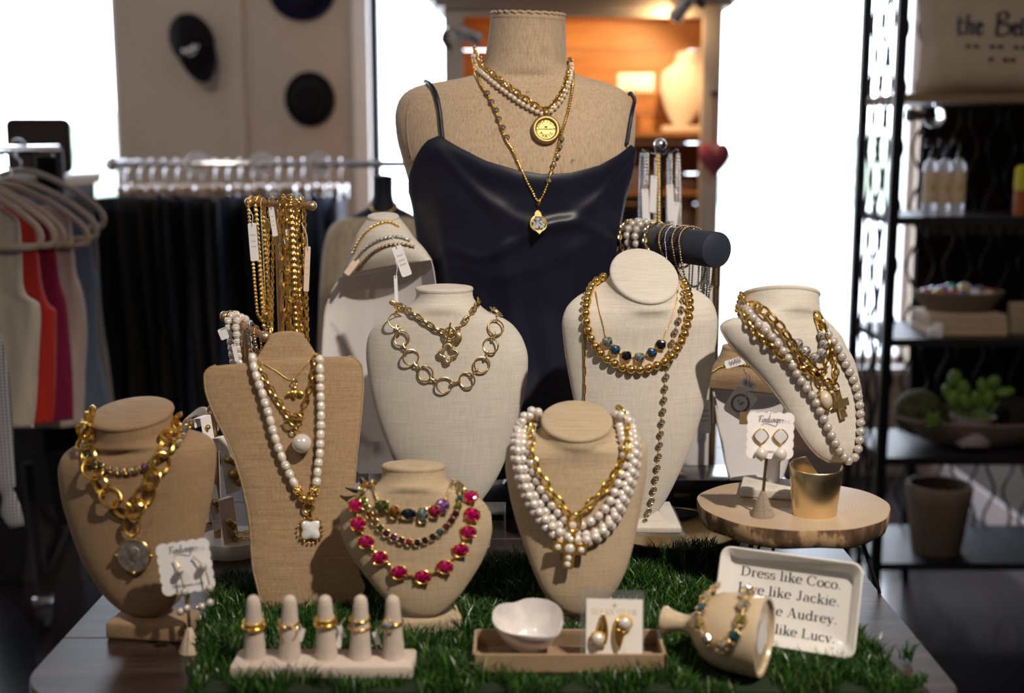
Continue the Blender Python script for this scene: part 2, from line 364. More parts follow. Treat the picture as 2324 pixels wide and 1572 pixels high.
# outside: pale paved ground and far hedges
struct('ground_outside', bx(-30, 40, YW + .2, 60, -.3, -.15), pmat('pavement', (0.55, 0.55, 0.56), 0.9, var=0.1, vs=1))
M['hedge'] = pmat('hedge_leaf', (0.30, 0.34, 0.26), 0.9, var=0.5, vs=3)
def hedge(x, y, rx, h, label):
    mb = MB(); n, m = 28, 12; R = []
    for i in range(m + 1):
        a = pi/2*i/m
        R.append([Vector((x + rx*cos(a)*cos(2*pi*k/n)*(1 + .15*sin(k*2.3 + i*1.7)), y + rx*.5*cos(a)*sin(2*pi*k/n)*(1 + .15*sin(k*1.3 + i)), -.15 + h*sin(a)*(1 + .10*sin(k*1.9 + i*.8)))) for k in range(n)])
    mb.rings(R, True, True, True)
    mb.build('hedge', M['hedge'], None, label=label, cat='hedge', group='far hedges outside')
hedge(9.6, 34, 2.6, 1.75, 'far pale hedge outside the right window, nearest the shelf rack')
hedge(6.3, 33, .9, 1.45, 'small far hedge outside the right window, left of the larger one')
hedge(2.95, 16, .28, .75, 'bright green shrub outside at the left edge of the right window')
hedge(-7.5, 25, 2.6, 2.1, 'far pale hedge outside the left window behind the dark framed board')
# ================================================================== table
M['table_wood'] = woodmat('table_wood', (0.012, 0.007, 0.006), (0.032, 0.019, 0.014), (0.075, 0.046, 0.034), 0.40, coat=0.0, axis=(3, 40, 40))
M['table_wood'].node_tree.nodes['Principled BSDF'].inputs['Specular IOR Level'].default_value = .38
TX0, TX1, TY0, TY1 = -0.556, 0.502, 1.268, 2.62
tb = thing('display_table', 'dark brown plank table holding the necklace displays', 'table', ((TX0 + TX1)/2, (TY0 + TY1)/2, 0))
ys = [TY0, 1.45, 1.642, 1.84, 2.04, 2.24, 2.43, TY1]
def arc2(cx, cy, r, a0, a1, n=8): return [(cx + r*cos(radians(a0 + (a1 - a0)*i/n)), cy + r*sin(radians(a0 + (a1 - a0)*i/n))) for i in range(n + 1)]
for i in range(7):
    y0, y1 = ys[i] + .0008, ys[i + 1] - .0008
    if i == 0: poly = arc2(TX0 + .09, y0 + .09, .09, 180, 270) + arc2(TX1 - .05, y0 + .05, .05, 270, 360) + [(TX1, y1), (TX0, y1)]
    else: poly = [(TX0, y0), (TX1, y0), (TX1, y1), (TX0, y1)]
    MB().prism(poly, TZ - .035, TZ, None, .0016).build('plank', M['table_wood'], tb, smooth=False)
bx(TX0 + .06, TX1 - .06, TY0 + .08, TY0 + .105, .68, TZ - .035).build('apron', M['table_wood'], tb, smooth=False)
bx(TX0 + .06, TX1 - .06, TY1 - .105, TY1 - .08, .68, TZ - .035).build('apron', M['table_wood'], tb, smooth=False)
for x in (TX0 + .10, TX1 - .10):
    for y in (TY0 + .13, TY1 - .13): MB().rbox((x, y, .3825), (.07, .07, .765), .006).build('leg', M['table_wood'], tb, smooth=False)
# artificial turf
TURF = [(-.352, 1.287), (.458, 1.287), (.425, 1.50), (.335, 1.79), (-.20, 1.70), (-.412, 1.665)]
tf = thing('artificial_turf_mat', 'green artificial grass mat spread over the dark table', 'turf mat', (0.03, 1.5, TZ))
M['turf_back'] = pmat('turf_back', (0.010, 0.022, 0.006), 0.9)
MB().prism(TURF, TZ, TZ + .004, None).build('backing', M['turf_back'], tf, smooth=False)
def inpoly(x, y, P):
    c = np.zeros(len(x), bool); n = len(P)
    for i in range(n):
        x0, y0 = P[i - 1]; x1, y1 = P[i]
        t = ((y0 > y) != (y1 > y)) & (x < (x1 - x0)*(y - y0)/((y1 - y0) + 1e-12) + x0); c ^= t
    return c
FOOT = []          # footprints (x0,x1,y0,y1) kept free of blades
def grow_turf(n=52000):
    x = RNG.uniform(-.42, .47, n); y = RNG.uniform(1.28, 1.80, n)
    e = .012*np.sin(x*63) + .006*np.sin(x*141 + 1) + .008*np.sin(y*90)
    k = inpoly(x + e, y + e, TURF)
    for (a, b, c, d) in FOOT: k &= ~((x > a) & (x < b) & (y > c) & (y < d))
    x = x[k]; y = y[k]; n = len(x)
    h = RNG.uniform(.013, .030, n)*(0.8 + .35*np.sin(x*31)*np.sin(y*37)); az = RNG.uniform(0, 2*pi, n) + .4*np.sin(x*20); ln = RNG.uniform(.15, .9, n)*h
    w = RNG.uniform(.0006, .0011, n); ax = RNG.uniform(0, 2*pi, n)
    bx_, by_ = np.cos(ax)*w, np.sin(ax)*w; dx, dy = np.cos(az)*ln, np.sin(az)*ln
    z0 = np.full(n, TZ + .003)
    V = np.empty((n, 5, 3)); 
    V[:, 0] = np.stack([x - bx_, y - by_, z0], 1); V[:, 1] = np.stack([x + bx_, y + by_, z0], 1)
    V[:, 2] = np.stack([x + dx*.35 - bx_*.8, y + dy*.35 - by_*.8, z0 + h*.6], 1); V[:, 3] = np.stack([x + dx*.35 + bx_*.8, y + dy*.35 + by_*.8, z0 + h*.6], 1)
    V[:, 4] = np.stack([x + dx, y + dy, z0 + h*.93], 1)
    V -= np.array([0.03, 1.5, TZ])
    me = bpy.data.meshes.new('grass_blades'); me.vertices.add(n*5); me.vertices.foreach_set('co', V.ravel())
    b = (np.arange(n)*5)[:, None]; L = np.concatenate([b + np.array([0, 1, 3, 2]), b + np.array([2, 3, 4])], 1).ravel()
    me.loops.add(n*7); me.loops.foreach_set('vertex_index', L)
    me.polygons.add(n*2); st = ((np.arange(n)*7)[:, None] + np.array([0, 4])).ravel(); me.polygons.foreach_set('loop_start', st)
    me.polygons.foreach_set('loop_total', np.tile([4, 3], n)); me.update(calc_edges=True); me.validate()
    at = me.attributes.new('tint', 'FLOAT', 'POINT'); at.data.foreach_set('value', np.repeat(RNG.uniform(0, 1, n), 5))
    q = NT('grass_blade'); a = q.n('ShaderNodeAttribute', attribute_name='tint')
    q.l(q.ramp(a.outputs['Fac'], [(0, (0.006, 0.030, 0.004)), (.6, (0.022, 0.080, 0.010)), (.9, (0.052, 0.140, 0.018)), (1, (0.13, 0.165, 0.05))]), q.b.inputs['Base Color'])
    q.b.inputs['Roughness'].default_value = 0.35
    me.materials.append(q.m); o = bpy.data.objects.new('grass_blades', me); put(o, Matrix.Translation(WM[tf].translation), tf); o['kind'] = 'stuff'
# ================================================================== lofted displays
class Loft:
    """body lofted through rows (xl,yl,xr,yr,front,back,shear) read on a leaning plane through O"""
    def __init__(s, rows, O, yaw, lean, vert=False):
        a, l = radians(yaw), radians(lean)
        s.N = Vector((sin(a)*cos(l), -cos(a)*cos(l), sin(l))).normalized(); s.O = O
        s.H = Vector((sin(a), -cos(a), 0)); s.V = s.N.cross(Vector((cos(a), sin(a), 0))).normalized()
        if s.V.z < 0: s.V = -s.V
        s.K = []
        for r in rows:
            A = onpl(r[0], r[1], O, s.N); B = onpl(r[2], r[3], O, s.N)
            s.K.append(((A + B)/2, (B - A)/2, r[4], r[5], r[6] if len(r) > 6 else 0.0))
        s.len = [0]
        for i in range(1, len(s.K)): s.len.append(s.len[-1] + max(.002, (s.K[i][0] - s.K[i - 1][0]).length + abs(s.K[i][1].length - s.K[i - 1][1].length)*.6))
    def row(s, t):
        """t in 0..1 of accumulated length, monotone-ish cubic"""
        T = t*s.len[-1]; i = 0
        while i < len(s.len) - 2 and s.len[i + 1] < T: i += 1
        u = (T - s.len[i])/(s.len[i + 1] - s.len[i]); n = len(s.K)
        def mono(f):
            y = [f(k) for k in s.K]; d = [(y[j + 1] - y[j])/(s.len[j + 1] - s.len[j]) for j in range(n - 1)]
            def sl(j):
                if j == 0: return d[0]
                if j == n - 1: return d[-1]
                if d[j - 1]*d[j] <= 0: return 0
                return 2*d[j - 1]*d[j]/(d[j - 1] + d[j])
            h = s.len[i + 1] - s.len[i]; m0, m1 = sl(i)*h, sl(i + 1)*h
            return y[i]*(2*u**3 - 3*u*u + 1) + m0*(u**3 - 2*u*u + u) + y[i + 1]*(-2*u**3 + 3*u*u) + m1*(u**3 - u*u)
        C = Vector((mono(lambda k: k[0].x), mono(lambda k: k[0].y), mono(lambda k: k[0].z)))
        U = Vector((mono(lambda k: k[1].x), mono(lambda k: k[1].y), mono(lambda k: k[1].z)))
        return C, U, mono(lambda k: k[2]), mono(lambda k: k[3]), mono(lambda k: k[4])
    def pt(s, row, th, off=0.0):
        C, U, fd, bd, k = row; w = U.length; c = cos(th); d = w*(fd if c > 0 else bd)*c
        if off: d += off*(1 if c > 0 else -1)*abs(c); U = U*(1 + off/max(w, 1e-4)*abs(sin(th)))
        return C + U*sin(th) + s.N*d - s.V*(k*d)
    def ring(s, t, n=64, off=0.0):
        r = s.row(t); return [s.pt(r, 2*pi*j/n, off) for j in range(n)]
    def mb(s, n=64, m=56, t0=0.0, t1=1.0):
        q = MB(); q.rings([s.ring(t0 + (t1 - t0)*(i/m), n) for i in range(m + 1)], True, False, True); return q
    def cap(s, rim=.0022, dome=.004, n=64):
        R = s.ring(0, n); c = sum(R, Vector())/n; nn = Vector()
        for j in range(n): nn += (R[j] - c).cross(R[(j + 1) % n] - c)
        nn.normalize()
        if nn.dot(s.V) < 0: nn = -nn
        L = []
        for sc, o in ((.97, -.004), (1.0, -.003), (1.025, -.0012), (1.035, .0006), (1.025, .0026), (.99, .0040), (.93, .0048), (.6, .0048 + dome*.5), (.25, .0048 + dome*.8), (.02, .0048 + dome*.85)):
            L.append([c + (p - c)*sc + nn*o for p in R])
        return MB().rings(L, True, False, True)
BVH = {}
def bvh_of(key, *mbs):
    V = []; Fc = []
    for q in mbs:
        b = len(V); V += [tuple(p) for p in q.v]; Fc += [tuple(b + i for i in f) for f in q.f]
    BVH[key] = BVHTree.FromPolygons(V, Fc); return BVH[key]
def cast(key, px, py):
    d = ray(px, py).normalized(); h = BVH[key].ray_cast(CAM, d)
    if h[0] is None: return None
    n = h[1]
    if n.dot(d) > 0: n = -n
    return h[0], n
def drape(key, pts, off, n=160):
    """pixel polyline laid onto the display's surface -> [(pos, normal)]"""
    P = cr([Vector((p[0], p[1], 0)) for p in pts], n); H = [cast(key, p.x, p.y) for p in P]
    good = [i for i, h in enumerate(H) if h]
    out = []
    for i, p in enumerate(P):
        if H[i]: q, nn = H[i]
        else:
            j = min(good, key=lambda g: abs(g - i)); q0, nn = H[j]; ax = (q0 - CAM).dot(FWD); q = CAM + ray(p.x, p.y)*ax
        out.append((q, nn))
    # smooth
    for _ in range(3):
        out = [out[0]] + [((out[i - 1][0] + out[i][0]*2 + out[i + 1][0])/4, (out[i - 1][1] + out[i][1]*2 + out[i + 1][1]).normalized()) for i in range(1, len(out) - 1)] + [out[-1]]
    return [(q + nn*off, nn) for q, nn in out]
def behind(A, B, back, n=24, drop=-.03):
    """arc behind the neck from A to B"""
    c = (A + B)/2; h = (B - A)/2; q = []
    for i in range(1, n):
        a = pi*i/n; q.append((c - h*cos(a) + Vector((0, back*sin(a), drop*sin(a))), (Vector((0, back, 0.0))*sin(a) - h*cos(a)).normalized()))
    return q
def along(path, step=None, n=None):
    P = [p for p, _ in path]; N = [m for _, m in path]; out = []
    rs = resample(P, step, n)
    for i, (p, j, u) in enumerate(rs):
        a = rs[max(0, i - 1)][0]; b = rs[min(len(rs) - 1, i + 1)][0]
        out.append((p, (b - a).normalized(), N[j].lerp(N[min(j + 1, len(N) - 1)], u).normalized()))
    return out
MESH = {}
def m_sphere(key, r, mat, sc=(1, 1, 1), n=18, m=12):
    k = ('s', key)
    if k not in MESH: MESH[k] = MB().sphere((0, 0, 0), r, n, m, sc).mesh(key, mat)
    return MESH[k]
def m_baroque(key, L, r, mat):
    k = ('b', key)
    if k not in MESH:
        pr = []
        for i in range(17):
            a = pi*i/16; pr.append((max(1e-5, r*sin(a)**.6*(1 + .045*cos(i*2.1))), -L/2*cos(a)))
        MESH[k] = MB().lathe(pr, Matrix.Rotation(pi/2, 4, 'Y'), 16).mesh(key, mat)
    return MESH[k]
def m_link(key, L, Wd, r, mat, n=26, k6=8, sq=1.0):
    k = ('l', key)
    if k not in MESH:
        P = []
        for i in range(n):
            a = 2*pi*i/n; cx, sx = cos(a), sin(a)
            P.append(Vector(((L/2 - r)*math.copysign(abs(cx)**sq, cx), (Wd/2 - r)*math.copysign(abs(sx)**sq, sx), 0)))
        MESH[k] = MB().tube(P, r, k6, True).mesh(key, mat)
    return MESH[k]
def m_gem(key, r, mat, sides=8, depth=.55, sx=1.0, sy=1.0, power=1.0):
    """faceted stone, table facing +Z, girdle at z=0"""
    k = ('g', key)
    if k not in MESH:
        q = MB(); R = []
        for sc, z, ph in ((.02, .42*depth, 0), (.50, .42*depth, .5), (.80, .26*depth, 0), (1.0, 0, .5), (.95, -.12*depth, .5), (.3, -.5*depth, 0)):
            ring = []
            for j in range(sides):
                a = 2*pi*(j + ph)/sides; c, s_ = cos(a), sin(a)
                if power != 1.0: c = math.copysign(abs(c)**power, c); s_ = math.copysign(abs(s_)**power, s_)
                ring.append(Vector((r*sc*c*sx, r*sc*s_*sy, r*z)))
            R.append(ring)
        q.rings(R, True, True, True); MESH[k] = q.mesh(key, mat, smooth=False)
    return MESH[k]
def m_cup(key, r, mat, sx=1.0, sy=1.0, prongs=4, pr=.16, h=.5, power=1.0):
    """metal setting under a stone, with prongs or balls around it"""
    k = ('c', key)
    if k not in MESH:
        q = MB(); T = Matrix.Diagonal((sx, sy, 1, 1)); n = 24
        R = []
        for sc, z in ((.2, -h), (.95, -h*.8), (1.10, -.1), (1.16, .05), (1.08, .12), (1.0, .05)):
            ring = []
            for j in range(n):
                a = 2*pi*j/n; c, s_ = cos(a), sin(a)
                if power != 1.0: c = math.copysign(abs(c)**power, c); s_ = math.copysign(abs(s_)**power, s_)
                ring.append(Vector((r*sc*c*sx, r*sc*s_*sy, r*z)))
            R.append(ring)
        q.rings(R, True, True, False)
        for j in range(prongs):
            a = 2*pi*(j + .5)/prongs; q.sphere((r*1.14*cos(a)*sx, r*1.14*sin(a)*sy, r*.12), r*pr, 8, 6)
        MESH[k] = q.mesh(key, mat)
    return MESH[k]
def beads(parent, path, me, step, name='bead', n=None, jit=0.0, lo=0, hi=None):
    A = along(path, step, n)
    for i, (p, t, nn) in enumerate(A[lo:hi]):
        if callable(me): m_ = me(i)
        else: m_ = me
        Mx = frame(p + nn*random.uniform(-jit, jit), t, nn) @ Matrix.Rotation(random.uniform(0, 6.28), 4, 'X')
        inst(name, m_, Mx, parent)
    return A
def links(parent, path, me, step, roll=(0, 90), name='link', n=None):
    A = along(path, step, n)
    for i, (p, t, nn) in enumerate(A):
        m_ = me[i % len(me)] if isinstance(me, (list, tuple)) else me
        inst(name, m_, frame(p, t, nn) @ Matrix.Rotation(radians(roll[i % len(roll)]), 4, 'X'), parent)
    return A
def finechain(parent, path, r, mat, pitch=None, name='chain'):
    pitch = pitch or r*3.2; P = [q for q, _ in path]; T = sum((P[i] - P[i - 1]).length for i in range(1, len(P)))
    n = max(12, int(T/pitch*4)); n = min(n, 1600); Q = [q for q, _, _ in resample(P, n=n)]
    return MB().tube(Q, lambda t: r*(1 + .42*cos(t*(n - 1)*pi/2)), 6).build(name, mat, parent, ang=None)
def hang(path, close=None):
    return path
def base_of(*mbs):
    V = [p for q in mbs for p in q.v]; xs = [p.x for p in V]; ys = [p.y for p in V]
    return Vector(((min(xs) + max(xs))/2, (min(ys) + max(ys))/2, min(p.z for p in V)))

# ---------------------------------------------------------------- bust displays
def bust(key, label, rows, O, yaw, lean, mat, base=None, stem=None, piping=None, m=60):
    L = Loft(rows, O, yaw, lean); body = L.mb(64, m); cp = L.cap()
    bvh_of(key, body, cp)
    loc = Vector((O.x, O.y, TZ))
    t = thing('necklace_bust', label, 'display bust', loc, None)
    body.build('body', mat, t, ang=60); cp.build('neck_cap', mat, t, ang=60)
    if piping:
        P1 = [L.pt(L.row(.16 + .84*i/80), -pi/2) for i in range(81)]; P2 = [L.pt(L.row(1 - .84*i/80), pi/2) for i in range(81)]
        MB().tube(P1 + P2, .0016, 6).build('piping', piping, t, ang=None)
    return t, L
def flarebase(t, c, w, d, h, top, mat, yaw=0):
    """low square plinth covered in cloth"""
    Mx = Matrix.Translation(c) @ Matrix.Rotation(radians(yaw), 4, 'Z')
    MB().rbox((0, 0, h/2), (w, d, h), min(.004, h*.25), Mx).build('base', mat, t, ang=50)
# left tan bust
O = atY(338, 1402, 1.462)
tL, LL = bust('L', 'tan burlap bust at far left wearing heavy gold links and a coin', [
    (214, 940, 386, 940, 1, 1, .42), (219, 975, 386, 972, .95, .9, .40), (214, 990, 392, 985, .9, .8, .35), (196, 1002, 430, 984, .62, .5, .40), (165, 1014, 468, 990, .45, .3, .41), (143, 1034, 487, 1008, .42, .25, .30),
    (135, 1062, 491, 1030, .42, .22, .18), (140, 1120, 485, 1100, .42, .2, 0), (158, 1190, 470, 1180, .42, .2, 0), (183, 1260, 453, 1255, .42, .18, 0), (212, 1315, 436, 1312, .42, .16, 0), (243, 1357, 412, 1355, .42, .15, 0),
    (275, 1385, 383, 1384, .42, .15, 0), (305, 1398, 358, 1398, .42, .15, 0), (322, 1402, 342, 1402, .4, .15, 0)], O, -6, 13, M['burlap_fine'])
c = atZ(352, 1432, TZ); flarebase(tL, Vector((c.x, c.y - .004, TZ)), .100, .060, .022, 0, M['burlap_fine'], -8)
MB().rbox((c.x, c.y + .022, TZ + .050), (.03, .012, .07), .003).build('stem', M['burlap_fine'], tL)
FOOT.append((c.x - .05, c.x + .05, c.y - .045, c.y + .045))
# tall flat burlap board
O = atZ(690, 1388, TZ + .004)
tB, LB = bust('B', 'tall flat burlap necklace board with long pearl strand and flower pendant', [
    (612, 766, 690, 764, .1, .06), (598, 787, 703, 780, .1, .06), (584, 810, 714, 797, .1, .06), (574, 822, 722, 806, .09, .06), (540, 827, 748, 809, .08, .05), (492, 829, 788, 808, .07, .05), (472, 838, 808, 815, .07, .04), (464, 856, 821, 832, .07, .04), (466, 880, 823, 855, .07, .04),
    (482, 930, 822, 905, .07, .04), (520, 1010, 813, 1000, .07, .04), (551, 1105, 804, 1100, .07, .04), (568, 1200, 802, 1200, .07, .04), (574, 1285, 811, 1290, .07, .04), (588, 1348, 826, 1330, .07, .04), (606, 1377, 818, 1352, .07, .04), (632, 1393, 800, 1370, .07, .04), (650, 1396, 780, 1374, .07, .04)], O, 4, 13, M['burlap'], piping=M['burlap'])
# easel strut behind the board
a = atZ(690, 1388, TZ + .004)
MB().tube([a + Vector((0, .085, .25)), a + Vector((0, .12, .0))], .004, 8).build('easel_leg', M['burlap'], tB)
# gem bust
O = atY(960, 1402, 1.462)
tG, LG = bust('G', 'beige linen bust with pink stone necklace, lowest of the busts on the grass', [
    (868, 1060, 1008, 1060, 1, 1, .18), (866, 1080, 1010, 1078, 1, .95, .16), (856, 1097, 1020, 1094, .95, .85, .12), (836, 1112, 1042, 1108, .75, .65, .06), (808, 1124, 1074, 1121, .55, .4, 0), (783, 1144, 1101, 1142, .45, .3, 0),
    (772, 1170, 1114, 1170, .40, .22, 0), (772, 1198, 1117, 1196, .38, .2, 0), (783, 1236, 1110, 1234, .36, .18, 0), (808, 1278, 1092, 1277, .35, .15, 0), (838, 1318, 1068, 1316, .35, .15, 0), (868, 1353, 1044, 1350, .35, .14, 0),
    (897, 1379, 1017, 1377, .35, .14, 0), (924, 1394, 996, 1393, .34, .14, 0), (945, 1400, 977, 1400, .3, .12, 0)], O, 2, 17, M['linen_beige'])
c = atZ(966, 1428, TZ); 
flarebase(tG, Vector((c.x, c.y + .014, TZ)), .083, .070, .021, 0, M['linen_beige'], 12)
MB().rbox((c.x, c.y + .030, TZ + .05), (.022, .012, .07), .003).build('stem', M['linen_beige'], tG)
FOOT.append((c.x - .042, c.x + .042, c.y - .028, c.y + .05))
# pearl bust
O = atY(1311, 1400, 1.470)
tP, LP = bust('P', 'beige linen bust in front centre wearing four strands of pearls', [
    (1230, 957, 1388, 957, 1, 1, .60), (1230, 972, 1389, 972, 1, .95, .56), (1222, 984, 1400, 982, .85, .8, .54), (1196, 991, 1430, 988, .62, .5, .55), (1166, 1001, 1457, 996, .48, .3, .56), (1149, 1020, 1469, 1014, .42, .25, .46),
    (1147, 1055, 1469, 1050, .40, .22, .28), (1154, 1110, 1462, 1108, .40, .2, .1), (1169, 1175, 1450, 1175, .40, .2, 0), (1190, 1240, 1437, 1240, .40, .18, 0), (1212, 1300, 1419, 1298, .40, .16, 0), (1235, 1346, 1394, 1344, .40, .15, 0),
    (1262, 1376, 1362, 1375, .40, .15, 0), (1284, 1391, 1338, 1390, .38, .15, 0), (1300, 1397, 1322, 1397, .3, .12, 0)], O, 0, 15, M['linen_beige'])
c = atZ(1318, 1415, TZ)
flarebase(tP, Vector((c.x, c.y + .02, TZ)), .088, .075, .019, 0, M['linen_beige'], 0)
MB().rbox((c.x - .002, c.y + .03, TZ + .045), (.022, .02, .07), .003).build('stem', M['linen_beige'], tP)
FOOT.append((c.x - .045, c.x + .045, c.y - .01, c.y + .07))
# large cream bust in the centre
O = atY(1015, 1195, 1.80)
tC, LC = bust('C', 'large cream linen bust with gold ring necklace and clover pendant', [
    (945, 657, 1072, 657, 1, 1, .165), (945, 672, 1073, 672, 1, 1, .14), (930, 692, 1087, 690, .95, .9, .1), (905, 708, 1106, 705, .75, .65, .05), (874, 722, 1136, 718, .55, .45, 0), (846, 745, 1166, 739, .45, .32, 0),
    (833, 775, 1187, 770, .40, .25, 0), (831, 812, 1198, 808, .38, .22, 0), (838, 868, 1196, 866, .36, .2, 0), (853, 935, 1182, 935, .35, .18, 0), (877, 1005, 1161, 1005, .35, .16, 0), (908, 1075, 1133, 1075, .35, .15, 0),
    (940, 1130, 1098, 1130, .35, .15, 0), (968, 1168, 1064, 1168, .34, .14, 0), (1000, 1190, 1032, 1190, .3, .12, 0)], O, -3, 10, M['linen_cream'])
MB().rbox((O.x, O.y + .05, TZ + .0125), (.13, .12, .025), .004).build('base', M['linen_cream'], tC, ang=50)
MB().rbox((O.x, O.y + .05, TZ + .09), (.04, .02, .14), .004).build('stem', M['linen_cream'], tC, ang=50)
# large cream bust on the acrylic riser
RZ = None
O = atY(1440, 1203, 1.680)
tR, LR = bust('R', 'large cream linen bust on a clear riser wearing gold beads and blue crystals', [
    (1387, 627, 1536, 627, 1, 1, .85), (1385, 640, 1537, 640, 1, .95, .82), (1372, 656, 1550, 652, .85, .8, .72), (1343, 669, 1573, 663, .62, .5, .68), (1306, 682, 1602, 673, .46, .34, .68), (1283, 704, 1620, 692, .40, .26, .56),
    (1275, 734, 1628, 726, .38, .22, .34), (1279, 780, 1625, 776, .36, .2, .16), (1291, 855, 1613, 852, .35, .18, 0), (1308, 935, 1594, 935, .35, .16, 0), (1331, 1015, 1567, 1015, .35, .15, 0), (1360, 1090, 1534, 1090, .35, .14, 0),
    (1388, 1145, 1504, 1145, .35, .14, 0), (1412, 1180, 1474, 1180, .34, .14, 0), (1430, 1198, 1452, 1198, .3, .12, 0)], O, 5, 9, M['linen_cream'])
# slanted bust on the wood slice
O = atY(1895, 1050, 1.630)
tS, LS = bust('S', 'cream linen bust turned sideways above the wood slice, wearing long pearls and a gold cross', [
    (1700, 662, 1841, 680, 1, 1, .12), (1700, 690, 1842, 705, 1, 1, .12), (1694, 708, 1848, 722, .9, .9, .1), (1672, 720, 1866, 738, .65, .6, .05), (1648, 729, 1890, 758, .5, .35, 0), (1636, 744, 1909, 782, .44, .25, 0),
    (1650, 772, 1927, 815, .42, .2, 0), (1694, 820, 1944, 862, .40, .18, 0), (1742, 872, 1953, 912, .40, .16, 0), (1782, 925, 1956, 962, .40, .15, 0), (1806, 968, 1953, 1000, .40, .15, 0), (1832, 1008, 1946, 1028, .40, .14, 0),
    (1856, 1034, 1930, 1044, .38, .14, 0), (1878, 1047, 1908, 1050, .3, .12, 0)], O, 26, 24, M['linen_cream'], piping=M['linen_grey'])
# ---------------------------------------------------------------- mannequin with satin camisole
MY = 2.08
Om = atY(1180, 900, MY)
FL = Loft([(1114, 40, 1283, 46, 1, 1, .05), (1110, 70, 1284, 74, 1, 1, .03), (1103, 120, 1286, 122, 1, 1, 0), (1096, 150, 1288, 152, 1, 1, 0), (1082, 167, 1302, 165, .86, .85, 0), (1046, 178, 1330, 176, .64, .62, 0), (990, 187, 1372, 187, .50, .48, 0), (948, 195, 1404, 199, .44, .42, 0),
    (918, 211, 1424, 214, .42, .40, 0), (902, 235, 1437, 240, .42, .40, 0), (896, 268, 1443, 275, .44, .40, 0), (900, 310, 1441, 318, .48, .42, 0), (914, 365, 1432, 370, .54, .45, 0), (928, 415, 1420, 418, .58, .46, 0), (941, 465, 1410, 465, .62, .46, 0),
    (953, 540, 1396, 540, .62, .46, 0), (966, 620, 1380, 620, .58, .45, 0), (974, 700, 1368, 700, .54, .45, 0), (972, 800, 1372, 800, .53, .45, 0), (955, 900, 1388, 900, .55, .48, 0), (930, 1010, 1410, 1010, .56, .5, 0), (925, 1050, 1415, 1050, .56, .5, 0)], Om, 0, 0)
man = thing('dress_form', 'linen dress form torso with a capped neck behind the busts', 'mannequin', (Om.x, MY, TZ))
fb = FL.mb(72, 90)
fcap = MB()
_R = FL.ring(0, 72); _c = sum(_R, Vector())/72
fcap.rings([[_c + (p - _c)*sc + Vector((0, 0, o)) for p in _R] for sc, o in ((.98, -.004), (1.005, -.002), (1.01, .002), (.99, .0055), (.9, .007), (.5, .008), (.02, .008))], True, False, True)
bvh_of('F', fb, fcap)
fb.build('torso', M['form_cloth'], man, ang=60); fc = fcap.build('neck_cap', M['form_cloth'], man, ang=60)
# braided rim on top of the neck cap
for k, rr in enumerate((.97, .78, .58)):
    P = []
    for i in range(160):
        a = 2*pi*i/160; j = i/160*72; j0 = int(j) % 72; p = _R[j0].lerp(_R[(j0 + 1) % 72], j - int(j))
        P.append(_c + (p - _c)*(rr + .018*sin(i*1.1)) + Vector((0, 0, .0075 + .0012*cos(i*1.1))))
    MB().tube(P, .0028, 6, True).build('braid', M['form_cloth'], fc, ang=None)
# arm plate seam
sm = drape('F', [(978, 203), (990, 235), (1000, 275), (1003, 310), (990, 360), (960, 410)], .0004)
MB().tube([p for p, _ in sm], .0011, 6).build('arm_seam', M['linen_grey'], man, ang=None)
sm = drape('F', [(940, 212), (925, 250), (925, 310), (938, 370), (950, 420)], .0002)
MB().tube([p for p, _ in sm], .0010, 6).build('arm_seam', M['linen_grey'], man, ang=None)
MB().tube([(Om.x, MY, TZ + .02), (Om.x, MY, TZ + .25)], .012, 12).build('pole', M['brass_dark'], man)
MB().lathe([(.001, 0), (.13, 0), (.132, .006), (.125, .016), (.03, .024), (.016, .04), (.001, .04)], Matrix.Translation((Om.x, MY, TZ)), 40).build('stand_base', M['black_gloss'], man)
# camisole
NK = [(-180, 470), (-130, 455), (-100, 448), (-80, 430), (-60, 372), (-44, 322), (-37, 311), (-28, 334), (-15, 364), (0, 384), (12, 392), (26, 389), (42, 372), (56, 346), (66, 325), (73, 335), (82, 372), (92, 410), (110, 440), (140, 455), (180, 470)]
def necky(th):
    for i in range(len(NK) - 1):
        if NK[i][0] <= th <= NK[i + 1][0]:
            u = (th - NK[i][0])/(NK[i + 1][0] - NK[i][0]); u = u*u*(3 - 2*u) if False else u
            return NK[i][1] + (NK[i + 1][1] - NK[i][1])*u
    return 470
_zs = [FL.row(i/400)[0].z for i in range(401)]
def t_of_z(z):
    lo, hi = 0, 400
    while hi - lo > 1:
        m = (lo + hi)//2
        if _zs[m] > z: lo = m
        else: hi = m
    return (lo + (_zs[lo] - z)/max(1e-9, _zs[lo] - _zs[hi]))/400
def zpy(py): return atY(1170, py, MY).z
CN, CM = 180, 110; R = []
zb = zpy(1046)
